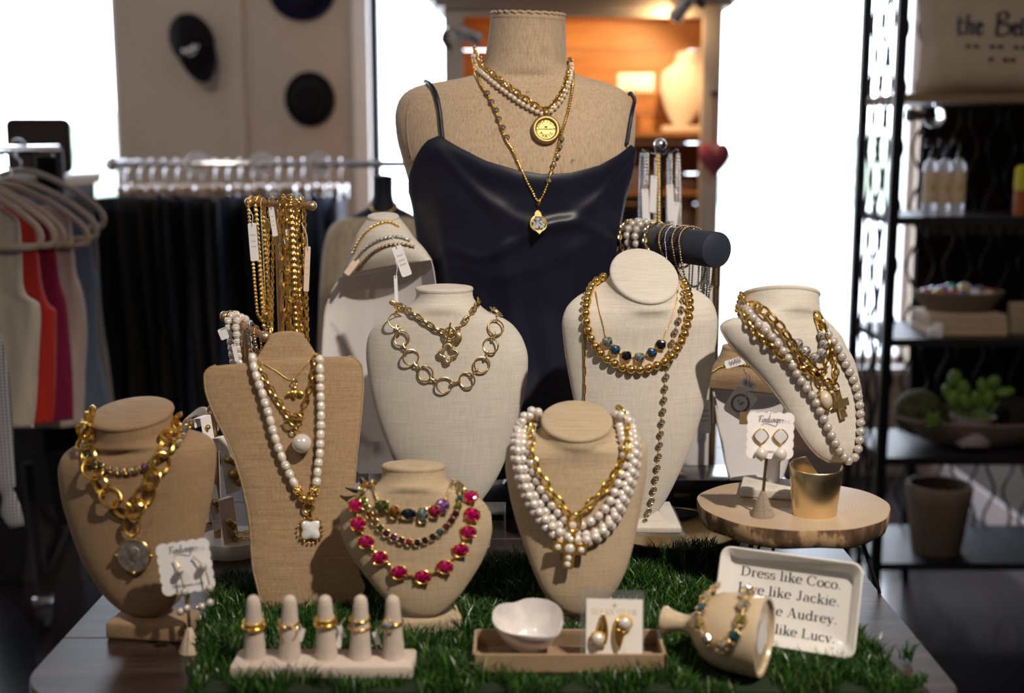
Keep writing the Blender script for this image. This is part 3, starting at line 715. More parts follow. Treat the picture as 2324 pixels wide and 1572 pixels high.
for i in range(CM + 1):
    ring = []
    for j in range(CN):
        th = -180 + 360*j/CN; zt = zpy(necky(th)); u = (i/CM)**1.25; z = zt + (zb - zt)*u; dz = zt - z
        # cowl drape folds follow the neckline, loose over the chest
        front = max(0, cos(radians(th - 12)))**1.2
        pyv = necky(th); fo = .0035 + .0075*front*math.exp(-((dz - .012)/.022)**2)
        fo += front*.0062*math.exp(-((dz + .10*(1 - cos(radians((th - 12)*1.3))) - .085)/.016)**2)
        fo += front*.0060*math.exp(-((dz + .05*sin(radians(th*3 + 20)) - .128)/.009)**2)
        fo += front*.0036*math.exp(-((dz + .04*sin(radians(th*2)) - .165)/.014)**2)
        fo += .004*sin(th*.16 + 1.0 + dz*7)*min(1, dz*5) + .0022*sin(th*.31 - dz*16)*min(1, dz*4)
        fo += .05*max(0, dz - .20)*(1 + .35*sin(th*.21))
        ring.append(FL.pt(FL.row(t_of_z(z)), radians(th), max(fo, .0025)))
    R.append(ring)
cms = MB().rings(R, True)
Vg = cms.v[:]; gm = thing('satin_camisole', 'navy black satin camisole with cowl neck on the dress form', 'camisole', (Om.x, MY, zb))
bvh_of('FC', fb, fcap, cms)
ob = cms.build('satin_body', M['satin'], gm, ang=None)
sol = ob.modifiers.new('thick', 'SOLIDIFY'); sol.thickness = .0016; sol.offset = 1
for pts, bk in (([(1006, 314), (1003, 285), (999, 250), (991, 215), (978, 195), (966, 189)], -1), ([(1419, 328), (1424, 295), (1431, 255), (1436, 228), (1428, 213)], 1)):
    d = drape('F', pts, .003, 60); e = d[-1][0]
    tail = [e + Vector((.004*bk*-1, .03 + .02*i, .006 - .004*i*i)) for i in range(5)]
    tail = [e.lerp(e + Vector((-.01*bk, .12, -.06)), (i + 1)/6) + Vector((0, 0, .02*sin(pi*(i + 1)/6))) for i in range(6)]
    P = [p for p, _ in d] + tail
    MB().tube(P, .0034, 8).build('strap', M['satin'], gm, ang=None)
# ================================================================== necklaces
def necklace(name, label, key, pts, off, back=None, n=160, drop=-.03, cat='necklace'):
    d = drape(key, pts, off, n); full = d + (behind(d[-1][0], d[0][0], back, 28, drop) if back else [])
    c = sum((p for p, _ in d), Vector())/len(d); zlow = min(p.z for p, _ in d)
    t = thing(name, label, cat, (c.x, c.y, zlow)); return t, d, full
def spotat(key, px, py, off):
    h = cast(key, px, py); r = 2
    while h is None and r < 60:
        for a in range(12):
            h = cast(key, px + r*cos(a*pi/6), py + r*sin(a*pi/6))
            if h: break
        r += 2
    q = CAM + ray(px, py)*((h[0] - CAM).dot(FWD)) if r > 2 else h[0]
    return (q + h[1]*off, h[1])
def pend_frame(key, px, py, off, down=Vector((0, 0, -1)), lift=None):
    p, n = spotat(key, px, py, off); return frame(p, down.cross(n)*-1, n)     # x ~ right, z = out, y = up
def disc(parent, Mx, r, th, mat, name, n=32, rim=0.0, rimmat=None):
    pr = [(.0001, -th/2), (r*.96, -th/2), (r, -th/4), (r, th/4), (r*.96, th/2), (.0001, th/2)]
    o = MB().lathe(pr, Mx, n).build(name, mat, parent)
    if rim: MB().tube([Mx @ Vector((r*cos(2*pi*i/40), r*sin(2*pi*i/40), 0)) for i in range(40)], rim, 8, True).build('rim', rimmat or mat, o, ang=None)
    return o
def ringp(parent, Mx, r, wire, mat, name='ring', sx=1, sy=1): 
    return MB().tube([Mx @ Vector((r*sx*cos(2*pi*i/32), r*sy*sin(2*pi*i/32), 0)) for i in range(32)], wire, 8, True).build(name, mat, parent, ang=None)
def textmesh(s, size, Mx, mat, parent, name='lettering', extr=.0003, align='CENTER', sp=1.0):
    c = bpy.data.curves.new('t', 'FONT'); c.body = s; c.size = size; c.extrude = extr; c.align_x = align; c.resolution_u = 2; c.space_character = sp
    o = bpy.data.objects.new('t', c); COL.objects.link(o); dg = bpy.context.evaluated_depsgraph_get()
    me = bpy.data.meshes.new_from_object(o.evaluated_get(dg)); bpy.data.objects.remove(o); me.name = name
    me.materials.clear(); me.materials.append(mat)
    return inst(name, me, Mx, parent)
def arctext(s, r, size, Mx, mat, parent, mid, step, flip=False):
    for i, ch in enumerate(s):
        a = radians(mid + (i - (len(s) - 1)/2)*step*(1 if flip else -1))
        R = Matrix.Rotation(a + (pi/2 if flip else -pi/2), 4, 'Z'); T = Matrix.Translation((r*cos(a), r*sin(a), 0))
        if ch != ' ': textmesh(ch, size, Mx @ T @ R, mat, parent, 'letter', .0004)
def setstone(parent, Mx, gm, cup, name='stone', cname='setting'):
    o = inst(cname, cup, Mx, parent); inst(name, gm, Mx, o); return o

# ---- dress form necklaces
t, d, full = necklace('pearl_necklace', 'fine pearl strand lying along the gold choker chain on the dress form', 'FC',
    [(1079, 132), (1084, 152), (1098, 172), (1125, 195), (1160, 220), (1195, 243), (1220, 256), (1236, 261), (1252, 252), (1270, 233), (1285, 208), (1293, 180), (1292, 150)], .0042, .085)
beads(t, full, m_sphere('fine_pearl', .0042, M['pearl_warm']), .0083, 'pearl')
t, d, full = necklace('gold_choker', 'gold choker chain with a round medallion on the dress form', 'FC',
    [(1083, 114), (1090, 138), (1108, 160), (1140, 187), (1175, 212), (1208, 235), (1237, 250), (1255, 236), (1272, 213), (1284, 188), (1289, 160), (1288, 138)], .0048, .085)
links(t, full, m_link('choker_link', .0135, .0095, .0018, M['gold']), .0088, (35, -45))
Mx = pend_frame('FC', 1238, 296, .005); 
md = disc(t, Mx, .0232, .0036, M['gold_matte'], 'medallion', 40)
ringp(md, Mx @ Matrix.Translation((0, 0, .0018)), .0190, .0038, M['gold_matte'], 'medallion_rim')
arctext('PARIS', .0132, .0078, Mx @ Matrix.Translation((0, 0, .0022)), M['engraved'], md, 270, 26, True)
arctext('COMPTOIR', .0112, .0066, Mx @ Matrix.Translation((0, 0, .0022)), M['engraved'], md, 90, 25)
MB().box((0, .0005, .002), (.022, .0010, .0008), Mx).box((0, .004, .002), (.004, .003, .0008), Mx).build('engraved_bar', M['engraved'], md)
MB().lathe([(.0035, -.004), (.0052, -.002), (.0056, 0), (.0052, .002), (.0035, .004)], pend_frame('FC', 1238, 259, .007) @ Matrix.Rotation(pi/2, 4, 'Y'), 16).build('bail', M['gold_matte'], t)
t, d, full = necklace('long_gold_necklace', 'long gold rope chain with champagne crystals and a clear drop on the dress form', 'FC',
    [(1076, 140), (1080, 165), (1092, 195), (1110, 222), (1130, 268), (1147, 315), (1165, 345), (1190, 400), (1207, 432), (1221, 456), (1236, 432), (1250, 392), (1263, 345), (1273, 305), (1288, 255), (1297, 210), (1299, 178), (1294, 152)], .0030, .088, 260)
finechain(t, full, .0021, M['gold'], .0044)
cup = m_cup('tiny_cup', .0038, M['gold'], prongs=0); gm_ = m_gem('tiny_stone', .0038, M['gem_champ'], 8, .7)
for px, py in ((1107, 214), (1117, 232), (1127, 252), (1133, 271), (1142, 291), (1151, 313), (1273, 317), (1269, 335), (1264, 356), (1255, 374), (1249, 393), (1244, 410)):
    p, n = spotat('FC', px, py, .0055); setstone(t, frame(p, (0, 0, -1), n), gm_, cup)
Mx = pend_frame('FC', 1221, 512, .007)
dp = ringp(t, Mx, .0128, .0017, M['gold_bright'], 'drop_frame', 1, 1.08)
inst('crystal', m_gem('drop_crystal', .0125, M['gem_clear'], 10, .8, 1, 1.06), Mx, dp)
MB().prism([(-.006, .012), (.006, .012), (.0045, .019), (.002, .022), (0, .030), (-.002, .022), (-.0045, .019)], -.0015, .0018, Mx).build('drop_top', M['gold_matte'], dp)
MB().prism([(-.006, -.0125), (-.0025, -.0165), (0, -.0195), (.0025, -.0165), (.006, -.0125)], -.0015, .0018, Mx).build('drop_tip', M['gold_matte'], dp)
links(t, [(Mx @ Vector((0, .029, .005)), Vector((0, -1, 0))), (spotat('FC', 1221, 458, .008)[0], Vector((0, -1, 0)))], m_link('drop_link', .0115, .006, .0013, M['gold']), None, (0, 90), n=3)

# ---- left burlap bust
t, d, full = necklace('rhinestone_choker', 'choker of small teal, pink and yellow stones on the leftmost burlap bust', 'L',
    [(189, 965), (190, 990), (196, 1022), (212, 1048), (245, 1062), (285, 1069), (322, 1062), (352, 1048), (380, 1033), (402, 1012), (420, 985), (434, 962)], .0042, .06)
pal = ['gem_champ', 'gem_mist', 'gem_champ', 'gem_teal', 'gem_teal', 'gem_mist', 'gem_teal', 'gem_teal', 'gem_teal', 'gem_mist', 'gem_teal', 'gem_champ', 'gem_champ', 'gem_champ', 'gem_champ', 'gem_champ', 'gem_lilac', 'gem_yellow', 'gem_yellow', 'gem_yellow', 'gem_yellow']
cup = m_cup('choker_cup', .0042, M['gold'], prongs=4)
for i, (p, tt, n) in enumerate(along(full, .0098)):
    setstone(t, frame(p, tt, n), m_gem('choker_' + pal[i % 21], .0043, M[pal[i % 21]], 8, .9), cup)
finechain(t, full, .0012, M['gold'])
t, d, full = necklace('coin_necklace', 'heavy gold double link necklace with an old silver coin on the leftmost burlap bust', 'L',
    [(209, 955), (205, 972), (204, 995), (207, 1025), (216, 1062), (234, 1096), (258, 1130), (284, 1153), (306, 1163), (322, 1138), (340, 1104), (357, 1070), (373, 1035), (387, 1000), (396, 975), (399, 957)], .0062, .05, 160, -.055)
if 1:
    lk = MB()
    for sgn in (1, -1):
        lk.tube([Vector(((.0138 if sgn > 0 else .0126)*cos(2*pi*i/30), (.0116 if sgn > 0 else .0104)*sin(2*pi*i/30), .0012*sgn)) for i in range(30)], .0014, 8, True)
    MESH['dbl'] = lk.mesh('double_link', M['gold_bright'])
links(t, full, MESH['dbl'], .0205, (18, -32), 'double_link')
Mx = pend_frame('L', 304, 1190, .008); inst('double_link', MESH['dbl'], Mx @ Matrix.Rotation(pi/2, 4, 'Z') @ Matrix.Scale(.9, 4), t)
Mx = pend_frame('L', 307, 1258, .005); cn = disc(t, Mx, .0200, .0035, M['silver_old'], 'coin', 40, .0018, M['gold'])
hd = MB(); hd.sphere((0, 0, 0), .009, 14, 8, (.9, 1.1, .18), Mx @ Matrix.Translation((.001, .002, .0014))); hd.build('relief', M['silver_old'], cn)
for a in (0, 180, 270): inst('knob', m_sphere('coin_knob', .0026, M['gold']), Mx @ Matrix.Translation((.0215*cos(radians(a)), .0215*sin(radians(a)), .001)), cn)
MB().tube([Mx @ Vector((0, .021, 0)), Mx @ Vector((0, .028, .003))], .0014, 8).build('bail', M['gold'], t)

# ---- flat burlap board
t, d, full = necklace('bee_necklace', 'thin gold chain with a small bee charm on the flat burlap board', 'B', [(598, 826), (628, 842), (660, 862), (684, 840), (708, 812)], .0010, .012)
finechain(t, full, .0007, M['gold'], .003)
Mx = pend_frame('B', 670, 892, .004)
MB().sphere((0, -.001, 0), .0042, 12, 8, (.85, 1.5, .7), Mx).build('bee_body', M['gold_bright'], t)
for s_ in (1, -1): MB().sphere((0, 0, 0), .0055, 12, 8, (1.1, .62, .25), Mx @ Matrix.Translation((s_*.0066, -.0005, 0)) @ Matrix.Rotation(radians(-32*s_), 4, 'Z')).build('bee_wing', M['gold_bright'], t)
MB().sphere((0, .007, 0), .0032, 10, 6, (1, 1, .8), Mx).build('bee_head', M['gold'], t)
ringp(t, Mx @ Matrix.Translation((0, .0145, 0)) @ Matrix.Rotation(.6, 4, 'Y'), .0038, .0007, M['gold'], 'jump_ring')
t, d, full = necklace('toggle_necklace', 'gold oval link chain with toggle clasp and one large round pearl on the burlap board', 'B',
    [(577, 806), (586, 828), (602, 858), (622, 893), (643, 925), (664, 951), (681, 943), (694, 915), (706, 877), (713, 840), (717, 806)], .0040, .02)
links(t, full, m_link('oval_link', .0138, .0092, .0014, M['gold']), .0098, (12, 78))
ringp(t, pend_frame('B', 672, 952, .006), .0080, .0014, M['gold'], 'toggle_ring')
a, b = spotat('B', 646, 953, .009)[0], spotat('B', 695, 950, .009)[0]
MB().tube([a, b], .0012, 8).build('toggle_bar', M['gold'], t)
Mx = pend_frame('B', 656, 964, .004); disc(t, Mx, .0070, .0012, M['gold_matte'], 'charm_coin', 20)
ringp(t, pend_frame('B', 668, 976, .006), .0040, .001, M['gold'], 'jump_ring')
p, n = spotat('B', 687, 1005, .0125); inst('large_pearl', m_sphere('large_pearl', .0128, M['pearl'], n=28, m=18), Matrix.Translation(p), t)
MB().tube([p + Vector((0, 0, .012)), spotat('B', 677, 975, .007)[0]], .0009, 6).build('pin', M['gold'], t)
pb = [(575, 820), (581, 845), (588, 868), (597, 892), (604, 918), (612, 942), (618, 966), (625, 990), (634, 1018), (645, 1046), (658, 1074), (675, 1108), (686, 1126), (702, 1138), (712, 1122), (719, 1096), (722, 1060), (726, 1030), (728, 985), (729, 940), (728, 900), (727, 860), (726, 816)]
t, d, full = necklace('baroque_pearl_necklace', 'long ridged white pearl strand with a mother-of-pearl flower pendant on the burlap board', 'B', pb, .0060, .02)
bq = m_baroque('ridged_pearl', .0120, .0058, M['pearl_ridge']); bq2 = m_baroque('ridged_pearl_long', .0132, .0055, M['pearl_ridge'])
gl = MB(); gl.sphere((0, 0, 0), .006, 14, 10)
for i in range(26):
    z = 1 - 2*(i + .5)/26; a = i*2.4; q = sqrt(1 - z*z); gl.sphere((.0058*q*cos(a), .0058*q*sin(a), .0058*z), .0014, 6, 4)
GRAN = gl.mesh('granulated_bead', M['gold'])
for i, (p, tt, n) in enumerate(along(full, .0121)):
    px = 1162 + (p - CAM).dot(RGT)/(p - CAM).dot(FWD)*FPX; py = 786 - (p - CAM).dot(UPV)/(p - CAM).dot(FWD)*FPX
    if py > 1134: continue
    if py > 1112: inst('gold_bead', GRAN, frame(p, tt, n), t)
    else: inst('ridged_pearl', random.choice((bq, bq2)), frame(p, tt, n) @ Matrix.Rotation(random.uniform(0, 6), 4, 'X'), t)
ringp(t, pend_frame('B', 701, 1151, .006), .0068, .0014, M['gold'], 'ring')
Mx = pend_frame('B', 706, 1201, .0045); fl = thing_part = None
pf = MB()
poly = [((.0125 + .0022*cos(4*a))*cos(a + pi/4), (.0125 + .0022*cos(4*a))*sin(a + pi/4)) for a in [2*pi*i/48 for i in range(48)]]
fr = MB().prism([(x*1.12, y*1.12) for x, y in poly], -.003, .001, Mx, .0006).build('flower_frame', M['gold'], t)
L_ = []
for sc, z in ((1, .0005), (.97, .0022), (.75, .0038), (.4, .0046), (.02, .0048)): L_.append([Mx @ Vector((x*sc, y*sc, z)) for x, y in poly])
MB().rings(L_, True, False, True).build('flower_shell', M['mop'], fr)
for i in range(18):
    a = 2*pi*i/18; inst('ball', m_sphere('frame_ball', .0015, M['gold']), Mx @ Matrix.Translation((.0168*cos(a), .0168*sin(a), 0)), fr)
MB().tube([Mx @ Vector((0, .0165, .001)), Mx @ Vector((-.001, .023, .004))], .0024, 8).build('bail', M['gold'], t)

# ---- centre cream bust
t, d, full = necklace('clover_necklace', 'gold toggle chain with an open clover pendant on the centre cream bust', 'C',
    [(897, 694), (915, 702), (940, 713), (963, 728), (988, 744), (1012, 755), (1024, 757), (1042, 744), (1060, 722), (1076, 702), (1083, 684)], .0042, .07)
links(t, full, m_link('cable_link', .0160, .0105, .0018, M['gold_pale']), .0105, (22, 80))
ringp(t, pend_frame('C', 1022, 756, .0085), .0085, .0017, M['gold_pale'], 'toggle_ring')
MB().tube([spotat('C', 1023, 733, .013)[0], spotat('C', 1015, 774, .011)[0]], .0014, 8).build('toggle_bar', M['gold_pale'], t)
Mx = pend_frame('C', 1039, 767, .006); MB().sphere((0, 0, 0), .0075, 16, 8, (.8, 1.15, .18), Mx).build('charm_coin', M['gold_pale'], t)
ringp(t, pend_frame('C', 1021, 776, .007), .0055, .0012, M['gold_pale'], 'jump_ring')
Mx = pend_frame('C', 1018, 801, .006)
clv = [Mx @ Vector(((.0105 + .0030*cos(4*a))*cos(a), (.0105 + .0030*cos(4*a))*sin(a), 0)) for a in [2*pi*i/64 for i in range(64)]]
MB().tube(clv, .0026, 8, True).build('clover', pmat('gold_hammered', (0.92, 0.74, 0.42), .3, 1.0, bump=.6, bs=300), t, ang=None)
t, d, full = necklace('ring_necklace', 'gold necklace of large plain rings on the centre cream bust', 'C',
    [(895, 700), (900, 731), (914, 768), (934, 810), (967, 847), (1009, 873), (1060, 862), (1093, 827), (1112, 785), (1123, 745), (1121, 712), (1100, 694), (1084, 684)], .0040, .072)
RG = MB().tube([Vector((.0115*cos(2*pi*i/36), .0115*sin(2*pi*i/36), 0)) for i in range(36)], .0014, 8, True).mesh('round_ring', M['gold_pale'])
SL = m_link('small_link', .0095, .0062, .0012, M['gold_pale'])
cent = [(902, 731, 20), (914, 768, -15), (934, 810, 12), (967, 847, -15), (1009, 873, 10), (1060, 862, -12), (1093, 827, 12), (1112, 785, -15), (1123, 745, 18), (1124, 712, 35), (903, 702, 50)]
pos = []
for px, py, rl in cent:
    p, n = spotat('C', px, py, .0045); pos.append((p, n)); inst('round_ring', RG, frame(p, (1, 0, 0), n) @ Matrix.Rotation(radians(rl), 4, 'Y'), t)
od = [10, 0, 1, 2, 3, 4, 5, 6, 7, 8, 9]
for a, b in zip(od, od[1:]):
    (p, n), (q, m_) = pos[a], pos[b]; tt = (q - p).normalized(); c_ = (p + q)/2
    for s_ in (-.0036, .0036): inst('small_link', SL, frame(c_ + tt*s_ + n*.001, tt, n) @ Matrix.Rotation(radians(60 if s_ > 0 else -40), 4, 'X'), t)
bh = behind(pos[9][0], pos[10][0], .07, 10)
for i, (p, n) in enumerate(bh): inst('round_ring', RG, frame(p, ((bh[min(i + 1, len(bh) - 1)][0] - bh[max(i - 1, 0)][0])), n), t)

# ---- cream bust on riser
t, d, full = necklace('gold_bead_necklace', 'strand of round gold beads on the cream bust upon the clear riser', 'R',
    [(1374, 636), (1352, 650), (1338, 672), (1332, 700), (1334, 735), (1344, 768), (1361, 797), (1387, 819), (1418, 834), (1450, 837), (1488, 828), (1520, 808), (1542, 775), (1556, 735), (1561, 700), (1556, 668), (1546, 645)], .0062, .075)
beads(t, full, m_sphere('gold_bead', .0061, M['gold'], n=22, m=14), .0121, 'gold_bead')
t, d, full = necklace('blue_crystal_necklace', 'fine gold chain with six square blue crystals on the cream bust upon the riser', 'R',
    [(1352, 664), (1360, 702), (1371, 745), (1379, 774), (1396, 793), (1421, 807), (1450, 811), (1478, 800), (1498, 781), (1512, 750), (1527, 712), (1536, 676), (1536, 655)], .0014, .07)
finechain(t, full, .0008, M['gold'], .003)
cup = m_cup('square_cup', .0060, M['gold'], prongs=4, power=.5)
for (px, py), g in zip(((1379, 775), (1396, 793), (1421, 807), (1450, 811), (1478, 800), (1498, 781)), ('gem_ice', 'gem_blue', 'gem_navy', 'gem_ice', 'gem_blue', 'gem_navy')):
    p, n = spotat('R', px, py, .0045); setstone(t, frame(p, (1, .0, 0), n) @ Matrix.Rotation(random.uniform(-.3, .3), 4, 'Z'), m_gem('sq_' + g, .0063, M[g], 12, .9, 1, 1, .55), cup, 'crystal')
t, d, full = necklace('crystal_station_necklace', 'long champagne crystal chain running down the right of the cream riser bust', 'R',
    [(1549, 655), (1546, 690), (1538, 725), (1526, 765), (1516, 800), (1513, 830), (1507, 880), (1503, 930), (1497, 985), (1492, 1040), (1485, 1090), (1476, 1135), (1466, 1168), (1455, 1188), (1430, 1195), (1400, 1150), (1360, 1060), (1338, 980)], .0022, None, 240)
finechain(t, d, .0009, M['gold_pale'], .003)
cup = m_cup('station_cup', .0041, M['gold_pale'], prongs=0); gm_ = m_gem('station_stone', .0041, M['gem_champ'], 8, .9)
for i, (p, tt, n) in enumerate(along(d, .0162)[1:-1]): setstone(t, frame(p + n*.002, tt, n), gm_, cup)
t, d, full = necklace('paperclip_necklace', 'thin gold paperclip chain at the left of the cream riser bust', 'R', [(1338, 690), (1330, 715), (1326, 745), (1327, 800), (1328, 860), (1328, 900), (1332, 960), (1345, 1020)], .0018, None)
links(t, d, m_link('paperclip_link', .0155, .0044, .0008, M['gold'], 20, 6, .5), .0128, (15, 75), 'paperclip_link')

# ---- pearl bust
t, d1, f1 = necklace('multi_strand_pearl_necklace', 'four strand white pearl necklace on the beige bust in front centre', 'P',
    [(1224, 944), (1202, 954), (1184, 970), (1174, 992), (1172, 1020), (1175, 1050), (1182, 1082), (1191, 1110), (1204, 1140), (1220, 1168), (1240, 1194), (1258, 1211), (1280, 1224), (1305, 1231), (1330, 1229), (1352, 1221), (1376, 1203), (1396, 1176), (1412, 1145), (1426, 1110), (1436, 1075), (1442, 1040), (1442, 1008), (1436, 982), (1424, 962), (1400, 946)], .0058, .055)
PR = m_sphere('white_pearl', .0058, M['pearl'], n=22, m=14)
beads(t, f1, PR, .0117, 'pearl')
for pts, o in (([(1222, 950), (1203, 966), (1192, 990), (1190, 1020), (1194, 1055), (1203, 1090), (1217, 1122), (1236, 1152), (1257, 1178), (1280, 1196), (1305, 1207), (1333, 1211), (1358, 1201), (1380, 1177), (1397, 1145), (1410, 1110), (1421, 1072), (1427, 1038), (1428, 1005), (1420, 978), (1402, 952)], .0062),
                (([(1222, 957), (1208, 985), (1206, 1020), (1210, 1055), (1220, 1087), (1233, 1113), (1250, 1140), (1268, 1161), (1286, 1180), (1303, 1191), (1322, 1189), (1345, 1177), (1366, 1158), (1382, 1134), (1394, 1108), (1404, 1080), (1410, 1050), (1412, 1018), (1406, 985), (1394, 955)]), .0066),
                (([(1212, 948), (1193, 962), (1183, 985), (1181, 1015), (1185, 1050), (1193, 1085), (1205, 1118), (1221, 1148), (1241, 1175), (1262, 1197), (1290, 1214), (1318, 1222), (1345, 1217), (1368, 1198), (1388, 1170), (1404, 1138), (1418, 1100), (1428, 1062), (1434, 1025), (1434, 995), (1428, 972), (1412, 950)]), .0100)):
    dd = drape('P', pts, o); beads(t, dd + behind(dd[-1][0], dd[0][0], .055), PR, .0117, 'pearl')
t, d, full = necklace('gold_chain_necklace', 'gold oval link chain over the pearls on the front centre beige bust', 'P',
    [(1214, 962), (1207, 990), (1211, 1020), (1219, 1050), (1231, 1078), (1248, 1106), (1266, 1132), (1284, 1154), (1302, 1172), (1318, 1158), (1340, 1138), (1362, 1114), (1382, 1088), (1398, 1062), (1412, 1032), (1421, 1000), (1421, 972), (1404, 948)], .0105, .058)
links(t, full, m_link('cable_link_big', .0215, .0145, .0020, M['gold_bright']), .0142, (25, 70))
ringp(t, pend_frame('P', 1302, 1182, .013), .0095, .0019, M['gold_bright'], 'ring', .85, 1.15)
Mx = pend_frame('P', 1293, 1240, .012) @ Matrix.Rotation(radians(-6), 4, 'Z')
a_, b_ = .0066, .0215
crs = [(-a_, -.0245), (a_, -.0255), (a_*1.05, -a_), (b_, -a_*.95), (b_*.98, a_), (a_, a_), (a_*.95, .018), (-a_, .0175), (-a_, a_*.9), (-b_, a_*1.1), (-b_*.97, -a_), (-a_*1.05, -a_)]
cx = MB().prism(crs, -.002, .0025, Mx, .0008).build('cross', pmat('gold_cross', (.95, .60, .13), .3, 1.0, bump=.8, bs=220), t)
for x, y, r in ((0, 0, .0064), (-.0145, 0, .0042), (.0145, 0, .0042), (0, -.0115, .0040), (-.0005, -.0195, .0042), (0, .0115, .0040)): inst('cabochon_pearl', m_sphere('cab%d' % int(r*1e4), r, M['pearl'], (1, 1, .7)), Mx @ Matrix.Translation((x, y, .003)), cx)

# ---- gem bust
t, d, full = necklace('mixed_stone_necklace', 'short gold chain with six large mixed colour stones on the pink stone bust', 'G',
    [(846, 1090), (849, 1110), (858, 1132), (870, 1148), (897, 1161), (928, 1165), (960, 1167), (985, 1160), (1003, 1147), (1013, 1128), (1021, 1106), (1024, 1090)], .0022, .055)
finechain(t, full, .0015, M['gold_pale'], .004)
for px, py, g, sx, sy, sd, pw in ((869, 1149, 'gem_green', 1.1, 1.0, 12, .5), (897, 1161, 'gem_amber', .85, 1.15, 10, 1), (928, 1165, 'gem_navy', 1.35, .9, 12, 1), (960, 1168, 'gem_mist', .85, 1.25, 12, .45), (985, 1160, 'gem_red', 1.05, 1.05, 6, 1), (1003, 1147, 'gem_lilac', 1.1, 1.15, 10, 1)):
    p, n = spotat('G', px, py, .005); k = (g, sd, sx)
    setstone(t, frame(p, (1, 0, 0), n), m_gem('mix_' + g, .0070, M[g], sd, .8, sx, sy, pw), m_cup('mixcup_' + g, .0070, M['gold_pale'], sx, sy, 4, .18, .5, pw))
t, d, full = necklace('multicolour_stone_necklace', 'row of small multicolour round stones, middle necklace on the pink stone bust', 'G',
    [(822, 1098), (826, 1125), (834, 1150), (848, 1176), (868, 1200), (893, 1217), (920, 1227), (945, 1230), (972, 1222), (997, 1207), (1017, 1189), (1031, 1168), (1039, 1146), (1042, 1122), (1039, 1100)], .0040, .06)
pal = ['gem_navy', 'gem_lime', 'gem_lime', 'gem_green', 'gem_lime', 'gem_lime', 'gem_amber', 'gem_amber', 'gem_green', 'gem_wine', 'gem_purple', 'gem_wine', 'gem_red', 'gem_navy', 'gem_navy', 'gem_navy', 'gem_blue', 'gem_wine', 'gem_wine', 'gem_wine', 'gem_lime', 'gem_teal', 'gem_lime', 'gem_green', 'gem_amber', 'gem_champ']
cup = m_cup('row_cup', .0043, M['gold_pale'], prongs=4)
for i, (p, tt, n) in enumerate(along(full, .0102)):
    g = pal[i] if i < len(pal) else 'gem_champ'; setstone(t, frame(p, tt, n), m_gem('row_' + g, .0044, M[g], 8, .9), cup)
finechain(t, full, .0010, M['gold_pale'])
t, d, full = necklace('pink_stone_necklace', 'gold necklace of eleven large magenta pink stones on the lowest beige bust', 'G',
    [(828, 1100), (815, 1125), (812, 1148), (817, 1188), (834, 1227), (864, 1263), (907, 1296), (960, 1306), (1009, 1284), (1043, 1246), (1060, 1206), (1068, 1168), (1063, 1131), (1048, 1104)], .0025, .062)
links(t, full, m_link('pink_link', .0072, .0046, .0009, M['gold'], 16, 6), .0056, (20, 75))
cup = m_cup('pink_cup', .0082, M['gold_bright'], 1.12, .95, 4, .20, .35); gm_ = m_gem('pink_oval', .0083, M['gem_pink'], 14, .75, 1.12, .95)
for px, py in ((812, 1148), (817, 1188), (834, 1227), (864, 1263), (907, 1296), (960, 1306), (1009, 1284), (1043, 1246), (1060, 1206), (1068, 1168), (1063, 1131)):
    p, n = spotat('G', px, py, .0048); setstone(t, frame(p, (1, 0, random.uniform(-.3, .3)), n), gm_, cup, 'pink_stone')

# ---- slanted bust
t, d, full = necklace('long_pearl_necklace', 'long pearl strand looping to the tip of the sideways cream bust', 'S',
    [(1694, 690), (1699, 714), (1716, 735), (1742, 758), (1768, 788), (1790, 820), (1806, 850), (1824, 876), (1840, 897), (1852, 922), (1866, 952), (1879, 980), (1893, 1008), (1906, 1028), (1922, 1040), (1936, 1028), (1943, 998), (1945, 960), (1943, 920), (1936, 885), (1925, 855), (1910, 825), (1896, 797), (1880, 774), (1866, 752), (1856, 730)], .0062, .07, 220)
beads(t, full, m_sphere('slant_pearl', .0060, M['pearl_grey'], n=22, m=14), .0122, 'pearl')
t, d, full = necklace('pearl_drop_chain', 'gold oval link chain with a framed pearl drop on the sideways cream bust', 'S',
    [(1697, 676), (1708, 698), (1730, 714), (1755, 734), (1778, 762), (1794, 788), (1812, 812), (1832, 830), (1852, 846), (1866, 832), (1872, 806), (1868, 778), (1858, 748), (1846, 716)], .0085, .068)
links(t, full, m_link('slant_link', .0220, .0140, .0019, M['gold']), .0148, (25, 75))
Mx = pend_frame('S', 1866, 908, .010) @ Matrix.Rotation(radians(12), 4, 'Z')
ringp(t, pend_frame('S', 1850, 864, .008) @ Matrix.Rotation(radians(10), 4, 'Z'), .0085, .0016, M['gold'], 'ring', .75, 1.3)
dr = ringp(t, Mx, .0100, .0012, M['gold'], 'drop_frame', .95, 1.45); MB().sphere((0, 0, 0), .0095, 20, 14, (.9, 1.25, .8), Mx).build('drop_pearl', M['pearl_warm'], dr)
t, d, full = necklace('gold_cross_necklace', 'gold link chain with a hammered gold cross on the sideways cream bust', 'S',
    [(1686, 690), (1688, 716), (1702, 744), (1722, 764), (1745, 782), (1768, 806), (1800, 828), (1836, 846), (1866, 862), (1888, 868), (1890, 840), (1886, 810), (1876, 784), (1862, 752), (1850, 724)], .0055, .072)
links(t, full, m_link('curb_link', .0150, .0105, .0019, M['gold']), .0092, (40, -40))
Mx = pend_frame('S', 1900, 915, .006) @ Matrix.Rotation(radians(10), 4, 'Z')
crs = [(-.0052, -.0215), (.0060, -.0205), (.0048, -.0058), (.0140, -.0062), (.0148, .0045), (.0050, .0048), (.0048, .0190), (-.0054, .0195), (-.0050, .0052), (-.0145, .0060), (-.0140, -.0052), (-.0050, -.0055)]
